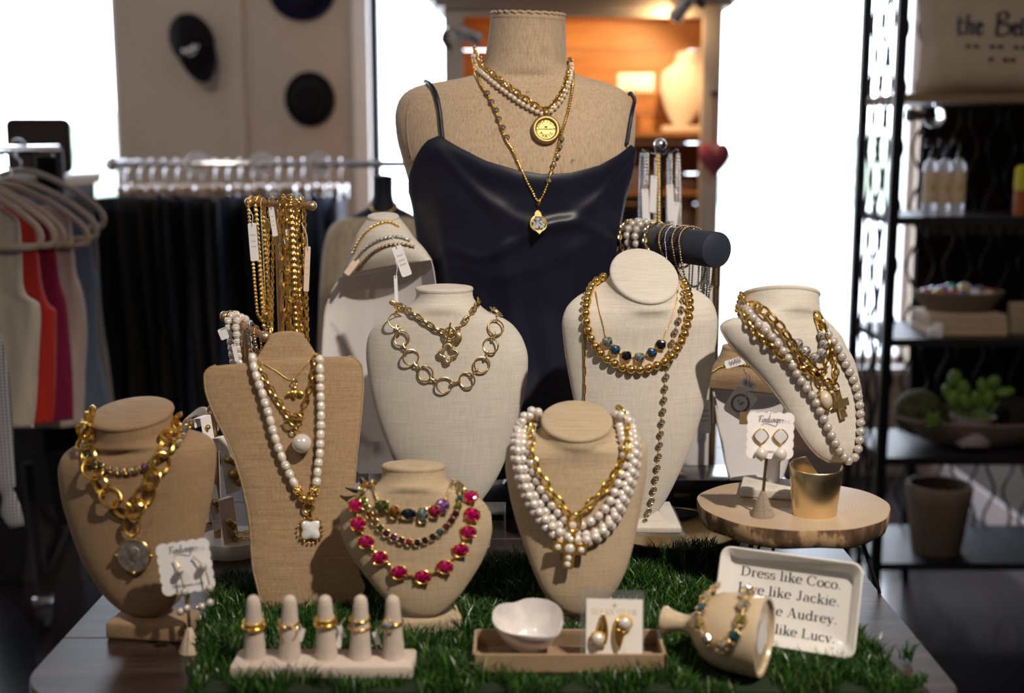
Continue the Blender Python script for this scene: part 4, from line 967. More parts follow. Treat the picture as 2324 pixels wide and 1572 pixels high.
MB().prism(crs, -.0013, .0013, Mx, .0005).build('cross', pmat('gold_beaten', (.80, .58, .25), .38, 1.0, bump=.8, bs=160), t)
ringp(t, pend_frame('S', 1888, 878, .007), .0058, .0013, M['gold'], 'ring')
t, d, full = necklace('clear_stone_choker', 'choker of six clear round stones on the sideways cream bust', 'S',
    [(1712, 700), (1745, 726), (1775, 754), (1803, 782), (1820, 797), (1842, 811), (1856, 800), (1861, 782), (1858, 762), (1850, 735)], .0030, .066)
finechain(t, full, .0011, M['gold_pale'], .003)
cup = m_cup('choker2_cup', .0062, M['brass_dark'], prongs=4); gm_ = m_gem('clear_round', .0064, M['gem_clear'], 8, .9)
for px, py in ((1803, 781), (1820, 797), (1842, 812), (1856, 801), (1861, 783), (1857, 764)):
    p, n = spotat('S', px, py, .0085); setstone(t, frame(p, (1, 0, 0), n), gm_, cup, 'clear_stone')
# ================================================================== lettering strokes
def A_(cx, cy, rx, ry, a0, a1, n=14): return [(cx + rx*cos(radians(a0 + (a1 - a0)*i/n)), cy + ry*sin(radians(a0 + (a1 - a0)*i/n))) for i in range(n + 1)]
def sf(x, y, w=.20): return ([(x - w/2, y), (x + w/2, y)], 't')
TK, TN = .105, .034
X = .46; CP = .70; AS = .73
G = {}
def glyph(c, adv, *st): G[c] = (adv, st)
def stem(x, y0, y1): return ([(x, y0), (x, y1)], 'T')
S1, S2 = TN/2, CP - TN/2; SX = X - TN/2; SA = AS - TN/2
glyph('D', .80, stem(.17, 0, CP), ([(.10, S2), (.34, S2)] + A_(.34, .35, .35, .333, 90, -90) + [(.10, S1)], None), sf(.12, S2, .18), sf(.12, S1, .18))
glyph('L', .68, stem(.17, 0, CP), sf(.17, S2, .28), ([(.06, S1), (.60, S1), (.62, .20)], 't'), sf(.14, S1, .2))
glyph('C', .76, (A_(.39, .35, .32, .335, 42, 318, 24), None), ([(.66, .45), (.66, .70)], 't'))
glyph('J', .55, ([(.34, CP), (.34, .17)] + A_(.22, .16, .12, .145, 0, -150, 10), None), sf(.34, S2, .30), ([(.10, .13), (.13, .13)], 'B'))
glyph('A', .78, ([(.12, 0), (.37, CP)], 't'), ([(.37, CP), (.62, 0)], 'T'), ([(.20, .23), (.52, .23)], 't'), sf(.12, S1, .2), sf(.62, S1, .26))
glyph('r', .46, stem(.15, 0, X), (A_(.30, .26, .15, .175, 170, 60, 8), 't'), ([(.365, .40), (.395, .40)], 'B'), sf(.16, S1, .28), sf(.10, SX, .14))
glyph('e', .50, (A_(.25, .23, .20, .225, 8, 318, 20), None), ([(.06, .25), (.44, .25)], 't'))
glyph('s', .44, (A_(.21, .335, .13, .115, 35, 235, 12) + A_(.22, .125, .15, .115, 60, -140, 12), None), ([(.36, .33), (.36, .45)], 't'), ([(.06, .01), (.06, .14)], 't'))
glyph('l', .30, stem(.15, 0, AS), sf(.15, S1, .27), sf(.09, SA, .13))
glyph('i', .30, stem(.15, 0, X), sf(.15, S1, .27), sf(.09, SX, .13), ([(.125, .645), (.175, .645)], 'B'))
glyph('k', .58, stem(.15, 0, AS), sf(.15, S1, .27), sf(.09, SA, .13), ([(.18, .19), (.43, .44)], 't'), ([(.27, .27), (.47, 0)], 'T'), sf(.44, SX, .2), sf(.48, S1, .24))
glyph('o', .52, (A_(.26, .23, .205, .225, 0, 360, 28), None))
glyph('c', .46, (A_(.25, .23, .195, .225, 50, 320, 20), None), ([(.355, .365), (.39, .365)], 'B'))
glyph('v', .52, ([(.10, X), (.27, 0)], 'T'), ([(.27, 0), (.43, X)], 't'), sf(.10, SX, .22), sf(.43, SX, .18))
glyph('a', .52, ([(.08, .37)] + A_(.23, .33, .13, .115, 150, 0, 8) + [(.36, .08), (.40, .02), (.47, .03)], None), (A_(.21, .13, .145, .125, 80, 290, 12), None), ([(.09, .35), (.115, .35)], 'B'))
glyph('u', .60, stem(.14, .12, X), (A_(.27, .14, .13, .13, 180, 330, 8), None), stem(.44, 0, X), sf(.09, SX, .14), sf(.39, SX, .14), sf(.49, S1, .14))
glyph('d', .58, (A_(.25, .23, .19, .225, 40, 320, 20), None), stem(.43, 0, AS), sf(.37, SA, .14), sf(.48, S1, .14))
glyph('y', .52, ([(.10, X), (.28, 0)], 'T'), ([(.43, X), (.27, 0), (.20, -.14), (.12, -.19)], 't'), ([(.09, -.15), (.12, -.15)], 'B'), sf(.10, SX, .22), sf(.43, SX, .18))
glyph('n', .62, stem(.15, 0, X), (A_(.32, .29, .14, .155, 175, 0, 10), None), stem(.46, 0, .30), sf(.15, S1, .25), sf(.46, S1, .25), sf(.09, SX, .13))
glyph('h', .62, stem(.15, 0, AS), (A_(.32, .29, .14, .155, 175, 0, 10), None), stem(.46, 0, .30), sf(.15, S1, .25), sf(.46, S1, .25), sf(.09, SA, .13))
glyph('t', .38, ([(.16, .60), (.16, .10)] + A_(.25, .10, .09, .085, 180, 330, 8), None), ([(.04, SX), (.33, SX)], 't'))
glyph('g', .54, (A_(.23, .29, .155, .155, 0, 360, 20), None), (A_(.24, -.09, .19, .105, 0, 360, 20), None), ([(.34, .41), (.46, .44)], 't'), ([(.13, .17), (.10, .09), (.35, .02)], 't'))
glyph('.', .28, ([(.10, .05), (.17, .05)], 'B')); glyph(' ', .30)
glyph('S', .60, (A_(.29, .515, .19, .17, 40, 235, 14) + A_(.30, .19, .21, .18, 60, -145, 14), None), ([(.49, .5), (.49, .69)], 't'), ([(.08, .01), (.08, .2)], 't'))
glyph('U', .76, stem(.17, .2, CP), (A_(.38, .22, .21, .21, 180, 360, 14), None), ([(.60, .2), (.60, CP)], 't'), sf(.17, S2, .28), sf(.60, S2, .22))
glyph('N', .80, ([(.16, 0), (.16, CP)], 't'), ([(.16, CP), (.62, 0)], 'T'), ([(.62, 0), (.62, CP)], 't'), sf(.16, S1, .22), sf(.62, S2, .22), sf(.12, S2, .16))
glyph('H', .82, stem(.17, 0, CP), stem(.63, 0, CP), ([(.17, .36), (.63, .36)], 't'), sf(.17, S1, .26), sf(.17, S2, .26), sf(.63, S1, .26), sf(.63, S2, .26))
glyph('W', 1.0, ([(.10, CP), (.30, 0)], 'T'), ([(.30, 0), (.48, CP)], 't'), ([(.48, CP), (.68, 0)], 'T'), ([(.68, 0), (.88, CP)], 't'), sf(.10, S2, .24), sf(.48, S2, .24), sf(.88, S2, .2))
def ribbon(mb, pts, wf, Mx):
    P = [Vector((x, y)) for x, y in pts]; n = len(P); Ls, Rs = [], []
    for i in range(n):
        t = P[min(i + 1, n - 1)] - P[max(i - 1, 0)]; t = t.normalized() if t.length else Vector((1, 0)); w = wf(t)/2; nn = Vector((-t.y, t.x))
        Ls.append(P[i] + nn*w); Rs.append(P[i] - nn*w)
    b = len(mb.v)
    for a, c in zip(Ls, Rs): mb.v += [Mx @ Vector((a.x, a.y, 0)), Mx @ Vector((c.x, c.y, 0))]
    for i in range(n - 1): mb.f.append((b + 2*i, b + 2*i + 1, b + 2*i + 3, b + 2*i + 2))
def serif(mb, text, Mx, weight=1.0):
    """draw text of 1 em into mb; returns width"""
    x = 0
    for ch in text:
        adv, st = G[ch]; T = Mx @ Matrix.Translation((x, 0, 0))
        for pts, k in st:
            if k == 'T': wf = lambda t: TK*weight
            elif k == 't': wf = lambda t: TN*max(.7, weight)
            elif k == 'B': wf = lambda t: .105*weight
            else: wf = lambda t: (TN + (TK - TN)*abs(t.y)**1.3)*weight
            ribbon(mb, pts, wf, T)
        x += adv
    return x
def twidth(text): return sum(G[c][0] for c in text)
def script(mb, strokes, Mx, w=.05, slant=.7):
    for st in strokes:
        P = [(p.x, p.y) for p in cr([Vector((a, b, 0)) for a, b in st], max(12, len(st)*6))]
        ribbon(mb, P, lambda t: w*(.45 + .85*abs(t.y*slant + t.x*-.25)), Mx)
FINDINGS = [[(.02, .62), (.30, .74), (.62, .70)], [(.26, .72), (.22, .40), (.14, .02)], [(.06, .36), (.36, .42)],
    [(.52, .40), (.48, .10), (.54, .02), (.62, .10)], [(.56, .56), (.565, .575)], [(.72, .40), (.68, .02)], [(.69, .20), (.80, .40), (.88, .36), (.85, .06), (.95, .05)],
    [(1.22, .36), (1.08, .40), (1.02, .16), (1.12, .02), (1.24, .22)], [(1.32, .82), (1.25, .30), (1.25, .04), (1.36, .06)], [(1.48, .40), (1.44, .10), (1.50, .02), (1.58, .10)], [(1.52, .56), (1.525, .575)],
    [(1.70, .40), (1.66, .02)], [(1.67, .20), (1.78, .40), (1.86, .36), (1.83, .06), (1.93, .05)], [(2.20, .36), (2.06, .40), (2.0, .16), (2.10, .04), (2.20, .22)], [(2.24, .40), (2.18, -.10), (2.02, -.40), (1.7, -.34), (1.2, -.18), (.7, -.14), (.42, -.36)],
    [(2.50, .36), (2.38, .40), (2.36, .28), (2.50, .16), (2.46, .02), (2.30, .04)], [(2.44, .30), (2.66, .34), (2.95, .26)]]
def planeframe(pts, N=None):
    """frame with x along pts[0]->pts[1]"""
    pass
# ================================================================== white dish with writing
BL = atZ(1611, 1446, TZ + .012); BR = atZ(1941, 1500, TZ + .012)
Ux = (BR - BL).normalized(); lean = radians(24)
back = Vector((-Ux.y, Ux.x, 0)); Vy = (Vector((0, 0, 1))*cos(lean) + back*sin(lean)).normalized(); Nz = Ux.cross(Vy).normalized()
TLp = onpl(1640, 1236, BL, Nz); DW = (BR - BL).length; DH = (TLp - BL).dot(Vy)
DM = frame((BL + BR)/2 + Vy*DH/2, Ux, Nz)
dish = thing('ceramic_dish', 'white rectangular ceramic dish with four lines of black lettering, leaning on the grass', 'dish', tuple((BL + BR)/2))
def rrect(w, h, r, n=6):
    o = []
    for cx, cy, a in ((w/2 - r, h/2 - r, 0), (-w/2 + r, h/2 - r, 90), (-w/2 + r, -h/2 + r, 180), (w/2 - r, -h/2 + r, 270)):
        o += [(cx + r*cos(radians(a + 90*i/n)), cy + r*sin(radians(a + 90*i/n))) for i in range(n + 1)]
    return o
R = []
for w, h, r, z in ((-.9, -.9, .002, -.019), (-.034, -.034, .010, -.019), (-.024, -.024, .012, -.018), (-.004, -.004, .013, .0015), (-.001, -.001, .013, .0032), (-.004, -.004, .012, .0045), (-.008, -.008, .011, .0035), (-.024, -.024, .009, -.0115), (-.032, -.032, .008, -.0135), (-.9, -.9, .002, -.0135)):
    ww, hh = (DW + w, DH + h) if w > -.5 else (.02, .02)
    R.append([DM @ Vector((x, y, z)) for x, y in rrect(ww, hh, r if w > -.5 else .008)])
MB().rings(R, True, True, True).build('dish_body', M['ceramic'], dish, ang=60)
for txt, p0, p1 in (('Dress like Coco.', (1680, 1304), (1907, 1338)), ('Live like Jackie.', (1673, 1341), (1903, 1376)), ('Act like Audrey.', (1667, 1381), (1898, 1417)), ('Laugh like Lucy.', (1661, 1420), (1893, 1460))):
    a = onpl(*p0, DM.translation - Nz*.0132, Nz); b = onpl(*p1, DM.translation - Nz*.0132, Nz)
    s_ = (b - a).length/(twidth(txt) - .08); mb = MB(); serif(mb, txt, frame(a, (b - a), Nz) @ Matrix.Scale(s_, 4), 1.1)
    mb.build('lettering', M['ink'], dish, smooth=False)
# ================================================================== jug lying on its side with bracelet
jr = .0472
p0 = atZ(1507, 1413, TZ + .050); p1 = atZ(1731, 1440, TZ + .050)
p1 = Vector((p1.x, p1.y - .012, TZ + .052)); p0 = Vector((p0.x, p0.y + .006, TZ + .052))
ax = (p1 - p0).normalized(); JL = (p1 - p0).length
JM = zframe(p0, ax)
prof = [(.010, .004), (.0135, .001), (.0158, .0), (.0162, .002), (.0140, .008), (.0112, .016), (.0100, .024), (.0105, .030), (.0150, .037), (.0250, .044), (.0360, .054), (.0425, .068), (.0452, .085), (.0460, JL - .012), (.0462, JL - .004), (.0450, JL), (.0420, JL - .0005), (.0405, JL - .004), (.002, JL - .004)]
jug = MB().lathe(prof, JM, 48); jt = thing('ceramic_jug', 'tan ceramic bottle lying on its side in front of the dish', 'bottle', (p0.x, p0.y, TZ)); bvh_of('J', jug)
jug.build('jug_body', M['jug'], jt, ang=50)
MB().lathe([(.0001, 0), (.020, 0)], JM @ Matrix.Translation((0, 0, JL - .0035)), 24).build('paper_sticker', M['tagp'], jt)
FOOT.append((p0.x + .03, p1.x + .005, p1.y - .028, p1.y + .03))
t, d, full = necklace('stone_bracelet', 'bracelet of champagne, teal and yellow stones draped around the tan bottle', 'J',
    [(1626, 1341), (1608, 1356), (1598, 1383), (1592, 1414), (1606, 1445), (1635, 1463), (1664, 1450), (1680, 1420), (1688, 1390), (1690, 1365), (1696, 1346)], .005, None, 160, cat='bracelet')
pal = ['gem_champ', 'gem_champ', 'gem_teal', 'gem_yellow', 'gem_champ', 'gem_champ', 'gem_teal', 'gem_yellow', 'gem_champ', 'gem_champ', 'gem_champ']
cup = m_cup('bracelet_cup', .0066, M['gold_pale'], prongs=6, pr=.2)
for i, (p, tt, n) in enumerate(along(d, n=11)): setstone(t, frame(p, tt, n), m_gem('br_' + pal[i], .0066, M[pal[i]], 8, .9), cup)
finechain(t, d, .0016, M['gold_pale'])
# ================================================================== tan tray, heart dish, card holder
a = atZ(1072, 1534, TZ + .004); b = atZ(1513, 1536, TZ + .004); c = atZ(1490, 1432, TZ + .026)
tx0, tx1, ty0, ty1 = a.x, b.x, a.y, c.y - .002
tray = thing('jewellery_tray', 'shallow tan rectangular tray holding the heart dish at the front of the table', 'tray', ((tx0 + tx1)/2, (ty0 + ty1)/2, TZ))
M['tray'] = pmat('tray_lacquer', (0.34, 0.235, 0.15), 0.38, var=.05, vs=20)
z0 = TZ + .006; hh = .024; th = .004; cx_, cy_ = (tx0 + tx1)/2, (ty0 + ty1)/2
MB().rbox((cx_, cy_, z0 + .002), (tx1 - tx0, ty1 - ty0, .004), .001).build('tray_floor', M['tray'], tray, smooth=False)
for n_, cc, sz in (('tray_side', (cx_, ty0 + th/2, z0 + hh/2), (tx1 - tx0, th, hh)), ('tray_side', (cx_, ty1 - th/2, z0 + hh/2), (tx1 - tx0, th, hh)), ('tray_side', (tx0 + th/2, cy_, z0 + hh/2), (th, ty1 - ty0, hh)), ('tray_side', (tx1 - th/2, cy_, z0 + hh/2), (th, ty1 - ty0, hh))):
    MB().rbox(cc, sz, .0008).build(n_, M['tray'], tray, smooth=False)
FOOT.append((tx0 - .002, tx1 + .002, ty0 - .003, ty1 + .002)); TRZ = z0 + .004
# heart dish
hc = atZ(1197, 1478, TRZ); 
def heart(n=64):
    o = []
    for i in range(n):
        u = 2*pi*i/n; o.append((16*sin(u)**3/17, (13*cos(u) - 5*cos(2*u) - 2*cos(3*u) - cos(4*u) + 2.5)/17))
    return o
HM = Matrix.Translation((hc.x, hc.y + .003, TRZ + .004)) @ Matrix.Rotation(radians(16), 4, 'X')
R = []
hs = .0415
def hrad(a):
    f = lambda c, w: math.exp(-((((a - c + pi) % (2*pi)) - pi)/w)**2)
    return 1 - .20*f(radians(118), .36) + .16*f(radians(-50), .42) - .05*f(radians(-120), .6)
for sc, z, bl in ((.02, .007, 1), (.30, .0075, .9), (.55, .015, .6), (.80, .028, .25), (.96, .0435, 0), (1.0, .045, 0), (1.01, .0435, 0), (.86, .026, .2), (.60, .010, .6), (.36, .001, .9), (.02, .001, 1)):
    ring = []
    for i in range(72):
        u = 2*pi*i/72; r_ = hs*sc*(hrad(u)*(1 - bl) + bl)
        ring.append(HM @ Vector((r_*cos(u), r_*sin(u)*.92, z + .0016*sin(u*3)*(1 if z > .03 else 0))))
    R.append(ring)
MB().rings(R, True, True, True).build('heart_dish', M['shell'], None, ang=60, label='small pearly heart shaped dish standing in the tan tray', cat='dish')
# acrylic card holder with earring card
ha = atZ(1316, 1508, TRZ); hb = atZ(1462, 1512, TRZ)
Ux = (hb - ha).normalized(); HW = (hb - ha).length; lean = radians(10); back = Vector((-Ux.y, Ux.x, 0))
Vy = (Vector((0, 0, 1))*cos(lean) + back*sin(lean)).normalized(); Nz = Ux.cross(Vy).normalized()
HH = (onpl(1318, 1337, ha, Nz) - ha).dot(Vy); CM_ = frame((ha + hb)/2 + Vy*HH/2, Ux, Nz)
hd = thing('card_holder', 'clear acrylic upright holder standing at the right of the tan tray', 'display stand', tuple((ha + hb)/2))
MB().rbox((0, 0, -.0012), (HW, HH, .0024), .0004, CM_).build('upright', M['acrylic'], hd, smooth=False)
MB().rbox(((ha + hb)/2 + back*.010 + Vector((0, 0, .0013)))[:], (HW, .030, .0024), .0004).build('foot', M['acrylic'], hd, smooth=False)
CN_ = onpl(1394, 1432, ha, Nz); wl = onpl(1330, 1432, ha, Nz); CW = (onpl(1458, 1432, ha, Nz) - wl).length; CH = (onpl(1394, 1358, ha, Nz) - onpl(1394, 1505, ha, Nz)).length
KM = frame(CN_ + Nz*.0012, Ux, Nz)
card = thing('earring_card', 'white jewellery card with gold lettering and two gold wing earrings in the clear holder', 'earring card', tuple(CN_ - Vy*CH/2))
MB().box((0, 0, 0), (CW, CH, .0008), KM).build('card_body', M['card_cream'], card, smooth=False)
mb = MB(); s_ = CW*.82/twidth('SUSAN SHAW'); serif(mb, 'SUSAN SHAW', KM @ Matrix.Translation((-CW*.41, CH*.255, .0006)) @ Matrix.Diagonal((s_, s_*1.25, s_, 1)), .72); mb.build('lettering', M['ink_gold'], card, smooth=False)
textmesh('HANDMADE IN THE USA', CH*.036, KM @ Matrix.Translation((0, -CH*.43, .0006)), M['ink_grey'], card, 'lettering', 0, sp=1.2)
mb = MB(); mb.box((0, CH*.40, .0006), (.0060, .0008, .0002), KM).box((0, CH*.40, .0006), (.0008, .0060, .0002), KM); mb.build('printed_cross', M['ink_gold'], card, smooth=False)
for (px, py), flip in (((1358, 1432), 1), ((1416, 1426), -1)):
    p = onpl(px, py, ha, Nz); EM = frame(p + Nz*.005, Ux, Nz) @ Matrix.Rotation(0 if flip > 0 else pi, 4, 'Z') @ Matrix.Translation((0, 0, 0))
    pc = Vector((-.0005, -.0075, 0))
    e = MB().lathe([(.0045, -.003), (.0085, -.002), (.0098, .0005), (.0085, .0028), (.0070, .002)], EM @ Matrix.Translation(pc), 24).build('earring', M['gold_bright'], card)
    inst('pearl', m_sphere('earring_pearl', .0076, M['pearl'], (1, 1, .8), 22, 14), EM @ Matrix.Translation(pc + Vector((0, 0, .002))), e)
    tip = Vector((.0050, .0235, .002))
    for k, an in enumerate((-35, 8, 45, 82)):
        S_ = pc + Vector((.0092*cos(radians(an)), .0092*sin(radians(an)), .001)); C_ = S_*.35 + tip*.55 + Vector((.0075 - .0026*k, -.002, .003))
        w = [EM @ (S_*(1 - u)**2 + C_*2*u*(1 - u) + tip*u*u) for u in [q_/12 for q_ in range(13)]]
        MB().tube(w, lambda t: .0026*(1 - .72*t), 8).build('wing_blade', M['gold_bright'], e, ang=None)
# ================================================================== ring stand
ra = atZ(520, 1540, TZ + .006); rb = atZ(938, 1541, TZ + .006); rw = (rb - ra).length; ryc = ra.y + .028
rt = thing('ring_stand', 'cream cloth ring stand with five cone fingers at the front edge', 'ring stand', ((ra.x + rb.x)/2, ryc, TZ))
MB().rbox(((ra.x + rb.x)/2, ryc, TZ + .012), (rw, .054, .016), .004).build('bar', M['ring_cloth'], rt)
FOOT.append((ra.x - .002, rb.x + .002, ra.y - .004, ra.y + .06))
fx = []
for px in (571, 651, 736, 813, 890):
    b = atZ(px, 1508, TZ + .019); b.y = ryc; fx.append(b.x)
    pr = [(.0135, 0)] + [(.0132 - .0048*u - .0005*(i % 2), .066*u) for i, u in enumerate([k/26 for k in range(1, 27)])] + [(.0076, .070), (.0058, .0735), (.0025, .0755), (.0002, .076)]
    MB().lathe(pr, Matrix.Translation((b.x, b.y, TZ + .019)) @ Matrix.Rotation(random.uniform(-.03, .03), 4, 'Y'), 20).build('finger_cone', M['ring_cloth'], rt, ang=60)
def band(name, label, i, h, r, wire, mat, tilt=0, beaded=False, sy=1.0):
    Mx = Matrix.Translation((fx[i], ryc, TZ + .019 + h)) @ Matrix.Rotation(radians(tilt), 4, 'X')
    t = thing(name, label, 'ring', tuple(Mx.translation)); n = 36
    P = [Mx @ Vector((r*cos(2*pi*k/n), r*sin(2*pi*k/n), 0)) for k in range(n)]
    MB().tube(P, (lambda u: wire*(1 + .3*sin(u*n*2.1))) if beaded else wire, 8, True).build('band', mat, t, ang=None); return t, Mx
band('gold_ring', 'thin beaded gold ring, upper on the leftmost cone', 0, .044, .0115, .0016, M['gold_bright'], 3, True)
band('gold_ring', 'broad gold ring, lower on the leftmost cone', 0, .038, .0122, .0026, M['gold_bright'], 0)
t, Mx = band('gold_ring', 'gold ring with a pointed V front on the second cone from the left', 1, .044, .0112, .0010, M['gold'], 8)
for s_ in (1, -1): MB().tube([Mx @ Vector((s_*.0112, -.002, 0)), Mx @ Vector((s_*.0095, -.0095, -.012)), Mx @ Vector((0, -.0145, -.027))], .0011, 6).build('chevron_arm', M['gold'], t, ang=None)
MB().tube([Mx @ Vector((x, -.0118, z)) for x, z in ((-.007, .001), (-.003, .0), (0, -.003), (.003, .0), (.007, .001))], .0011, 6).build('upper_chevron', M['gold_pale'], t, ang=None)
band('gold_ring', 'thin beaded gold ring, upper on the middle cone', 2, .048, .0112, .0016, M['gold_bright'], 2, True)
band('gold_ring', 'broad gold ring, lower on the middle cone', 2, .042, .0118, .0026, M['gold_bright'], -2)
t, Mx = band('gold_ring', 'open gold ring with two slim bands on the fourth cone from the left', 3, .048, .0112, .0014, M['gold'], 6)
MB().tube([Mx @ Vector((.0120*cos(2*pi*k/36), .0120*sin(2*pi*k/36), -.011 - .001*sin(2*pi*k/36))) for k in range(36)], .0014, 8, True).build('lower_band', M['gold'], t, ang=None)
t, Mx = band('stone_ring', 'gold ring with a round clear stone on the rightmost cone', 4, .044, .0112, .0016, M['gold'], 4)
MS = Mx @ Matrix.Translation((-.005, -.0135, .001)) @ Matrix.Rotation(pi/2, 4, 'X'); setstone(t, MS, m_gem('ring_stone', .0068, M['gem_clear'], 10, .8), m_cup('ring_cup', .0068, M['gold'], prongs=6, pr=.14))
for i, (dx, dz, rz) in enumerate(((.0145, .030, .3), (-.023, .034, -.4), (.0150, .022, .2), (-.021, .026, -.3))):
    k = (1, 3, 2, 4)[i]; Mx = Matrix.Translation((fx[k] + dx, ryc + .004, TZ + .019 + dz)) @ Matrix.Rotation(rz, 4, 'Y')
    t = thing('ring_tag', ('small white price tag dangling from the V shaped ring', 'small white price tag on the open double band ring', 'small white price tag behind the middle ring cone', 'curled white price tag beside the stone ring')[i], 'price tag', tuple(Mx.translation))
    MB().rbox((0, 0, -.004), (.006, .0006, .016), .0002, Mx).build('tag_paper', M['tagp'], t, smooth=False); MB().tube([Mx @ Vector((0, 0, .003)), Mx @ Vector((-dx*.5, -.002, .010))], .0005, 5).build('string', M['thread'], t)
# ================================================================== earring stands with scalloped cards
def scallop(w, h, nx, ny):
    o = []; rx = w/nx/2; ry = h/ny/2
    for i in range(nx): o += [(-w/2 + rx*(2*i + 1) + rx*cos(a)*-1, -h/2 - rx*.5*sin(a)) for a in [pi*k/8 for k in range(1, 8)]]
    for i in range(ny): o += [(w/2 + ry*.5*sin(a), -h/2 + ry*(2*i + 1) - ry*cos(a)) for a in [pi*k/8 for k in range(1, 8)]]
    for i in range(nx): o += [(w/2 - rx*(2*i + 1) + rx*cos(a), h/2 + rx*.5*sin(a)) for a in [pi*k/8 for k in range(1, 8)]]
    for i in range(ny): o += [(-w/2 - ry*.5*sin(a), h/2 - ry*(2*i + 1) + ry*cos(a)) for a in [pi*k/8 for k in range(1, 8)]]
    return o
def earstand(label, clabel, foot, fz, cpx, cw, ch, roll, fmat, rod, htop, dY=0):
    b = atZ(*foot, fz); k = mpp(b); t = thing('earring_stand', label, 'earring stand', (b.x, b.y, fz))
    rr = 26*k; hh = 52*k*1.05
    MB().lathe([(.0005, 0), (rr, 0), (rr*1.02, .002), (rr*.25, hh), (rr*.18, hh + .002), (.0005, hh + .002)], Matrix.Translation((b.x, b.y, fz)), 28).build('cone_base', fmat, t)
    MB().tube([(b.x, b.y - rr*1.01, fz + .003), (b.x, b.y - rr*.27, fz + hh)], .0007, 5).build('seam', M['linen_grey'], t)
    c = atY(*cpx, b.y - .004); MB().tube([(b.x, b.y, fz + hh*.9), ((b.x*.6 + c.x*.4), b.y, (fz + hh)*.5 + c.z*.5), (c.x, b.y + .001, c.z + htop)], .0022, 8).build('rod', rod, t)
    CM = frame(c, Vector((cos(roll), .05, sin(roll))), Vector((0, -1, .12)))
    e = thing('earring_card', clabel, 'earring card', tuple(c - Vector((0, 0, ch*k/2))))
    MB().prism(scallop(cw*k*.88, ch*k*.88, 5, 5), -.0004, .0004, CM).build('card_body', M['card'], e, smooth=False)
    mb = MB(); s_ = cw*k*.52/2.9; script(mb, FINDINGS, CM @ Matrix.Translation((-cw*k*.26, ch*k*.27, .0007)) @ Matrix.Scale(s_, 4), .085); mb.build('lettering', M['ink'], e, smooth=False)
    [textmesh(c_, s_*.42, CM @ Matrix.Translation((cw*k*.27 + (j_ - .5)*s_*.36, ch*k*.26, .0007)), M['ink_grey'], e, 'letter', 0) for j_, c_ in enumerate('ETC')]
    textmesh('findingsetc.com', s_*.5, CM @ Matrix.Translation((0, -ch*k*.36, .0007)), M['ink'], e, 'lettering', 0)
    return e, CM, k
SLZ = TZ + .118
e, CM, k = earstand('small grey cloth cone stand for earrings at the left of the wood slice', 'white scalloped card with square and pearl drop earrings on the wood slice stand', (1730, 1170), SLZ, (1748, 988), 112, 108, radians(-2), M['linen_grey'], M['brass_dark'], .03)
for dx in (-22, 22):
    Ex = CM @ Matrix.Translation((dx*k, -1*k, .003)) 
    sq = [(.0096*math.copysign(abs(cos(a))**1.4, cos(a)), .0096*math.copysign(abs(sin(a))**1.4, sin(a))) for a in [2*pi*i/32 for i in range(32)]]
    f = MB().tube([Ex @ Vector((x, y, 0)) for x, y in sq], .0011, 6, True).build('earring_frame', M['gold'], e, ang=None)
    MB().prism([(x*.93, y*.93) for x, y in sq], -.001, .0012, Ex, .0005).build('white_stone', M['mop'], f)
    MB().tube([Ex @ Vector((0, -.0105, 0)), Ex @ Vector((0, -.016, .002))], .0008, 6).build('wire', M['gold'], f)
    MB().sphere((0, -.0225, .005), .0078, 18, 12, (1, 1.12, .95), Ex).build('drop_pearl', M['pearl_ridge'], f); MB().sphere((0, -.0315, .005), .0013, 8, 6, (1, 1, 1), Ex).build('end_bead', M['gold'], f)
e, CM, k = earstand('small cream cone stand for earrings beside the leftmost bust', 'white scalloped card with pearl hoop earrings beside the leftmost burlap bust', (432, 1478), TZ, (421, 1286), 124, 122, radians(8), pmat('cone_leather', (.62, .50, .38), .5), M['bronze_rod'], .0)
for dx, hpts, prl in ((-20, [(0, 22), (8, 8), (10, -5), (13, -30), (14, -52), (11, -80), (4, -92), (-8, -96)], [(10, -5), (13, -52), (11, -91), (-4, -96)]), (22, [(0, 22), (14, 8), (22, -4), (28, -32), (28, -60), (20, -86), (2, -95), (-12, -88)], [(20, -3), (28, -52), (22, -86), (2, -92)])):
    Ex = CM @ Matrix.Translation((dx*k, 0, .004)); hp_ = cr([Ex @ Vector((x*k, y*k, .006*sin((22 - y)/118*pi))) for x, y in hpts], 40)
    h_ = MB().tube(hp_, .0009, 6).build('hoop_wire', M['gold_pale'], e, ang=None)
    for x, y in prl: inst('pearl', m_sphere('hoop_pearl', 9.2*k, M['pearl_grey']), Ex @ Matrix.Translation((x*k, y*k, .006*sin((22 - y)/118*pi))), h_)
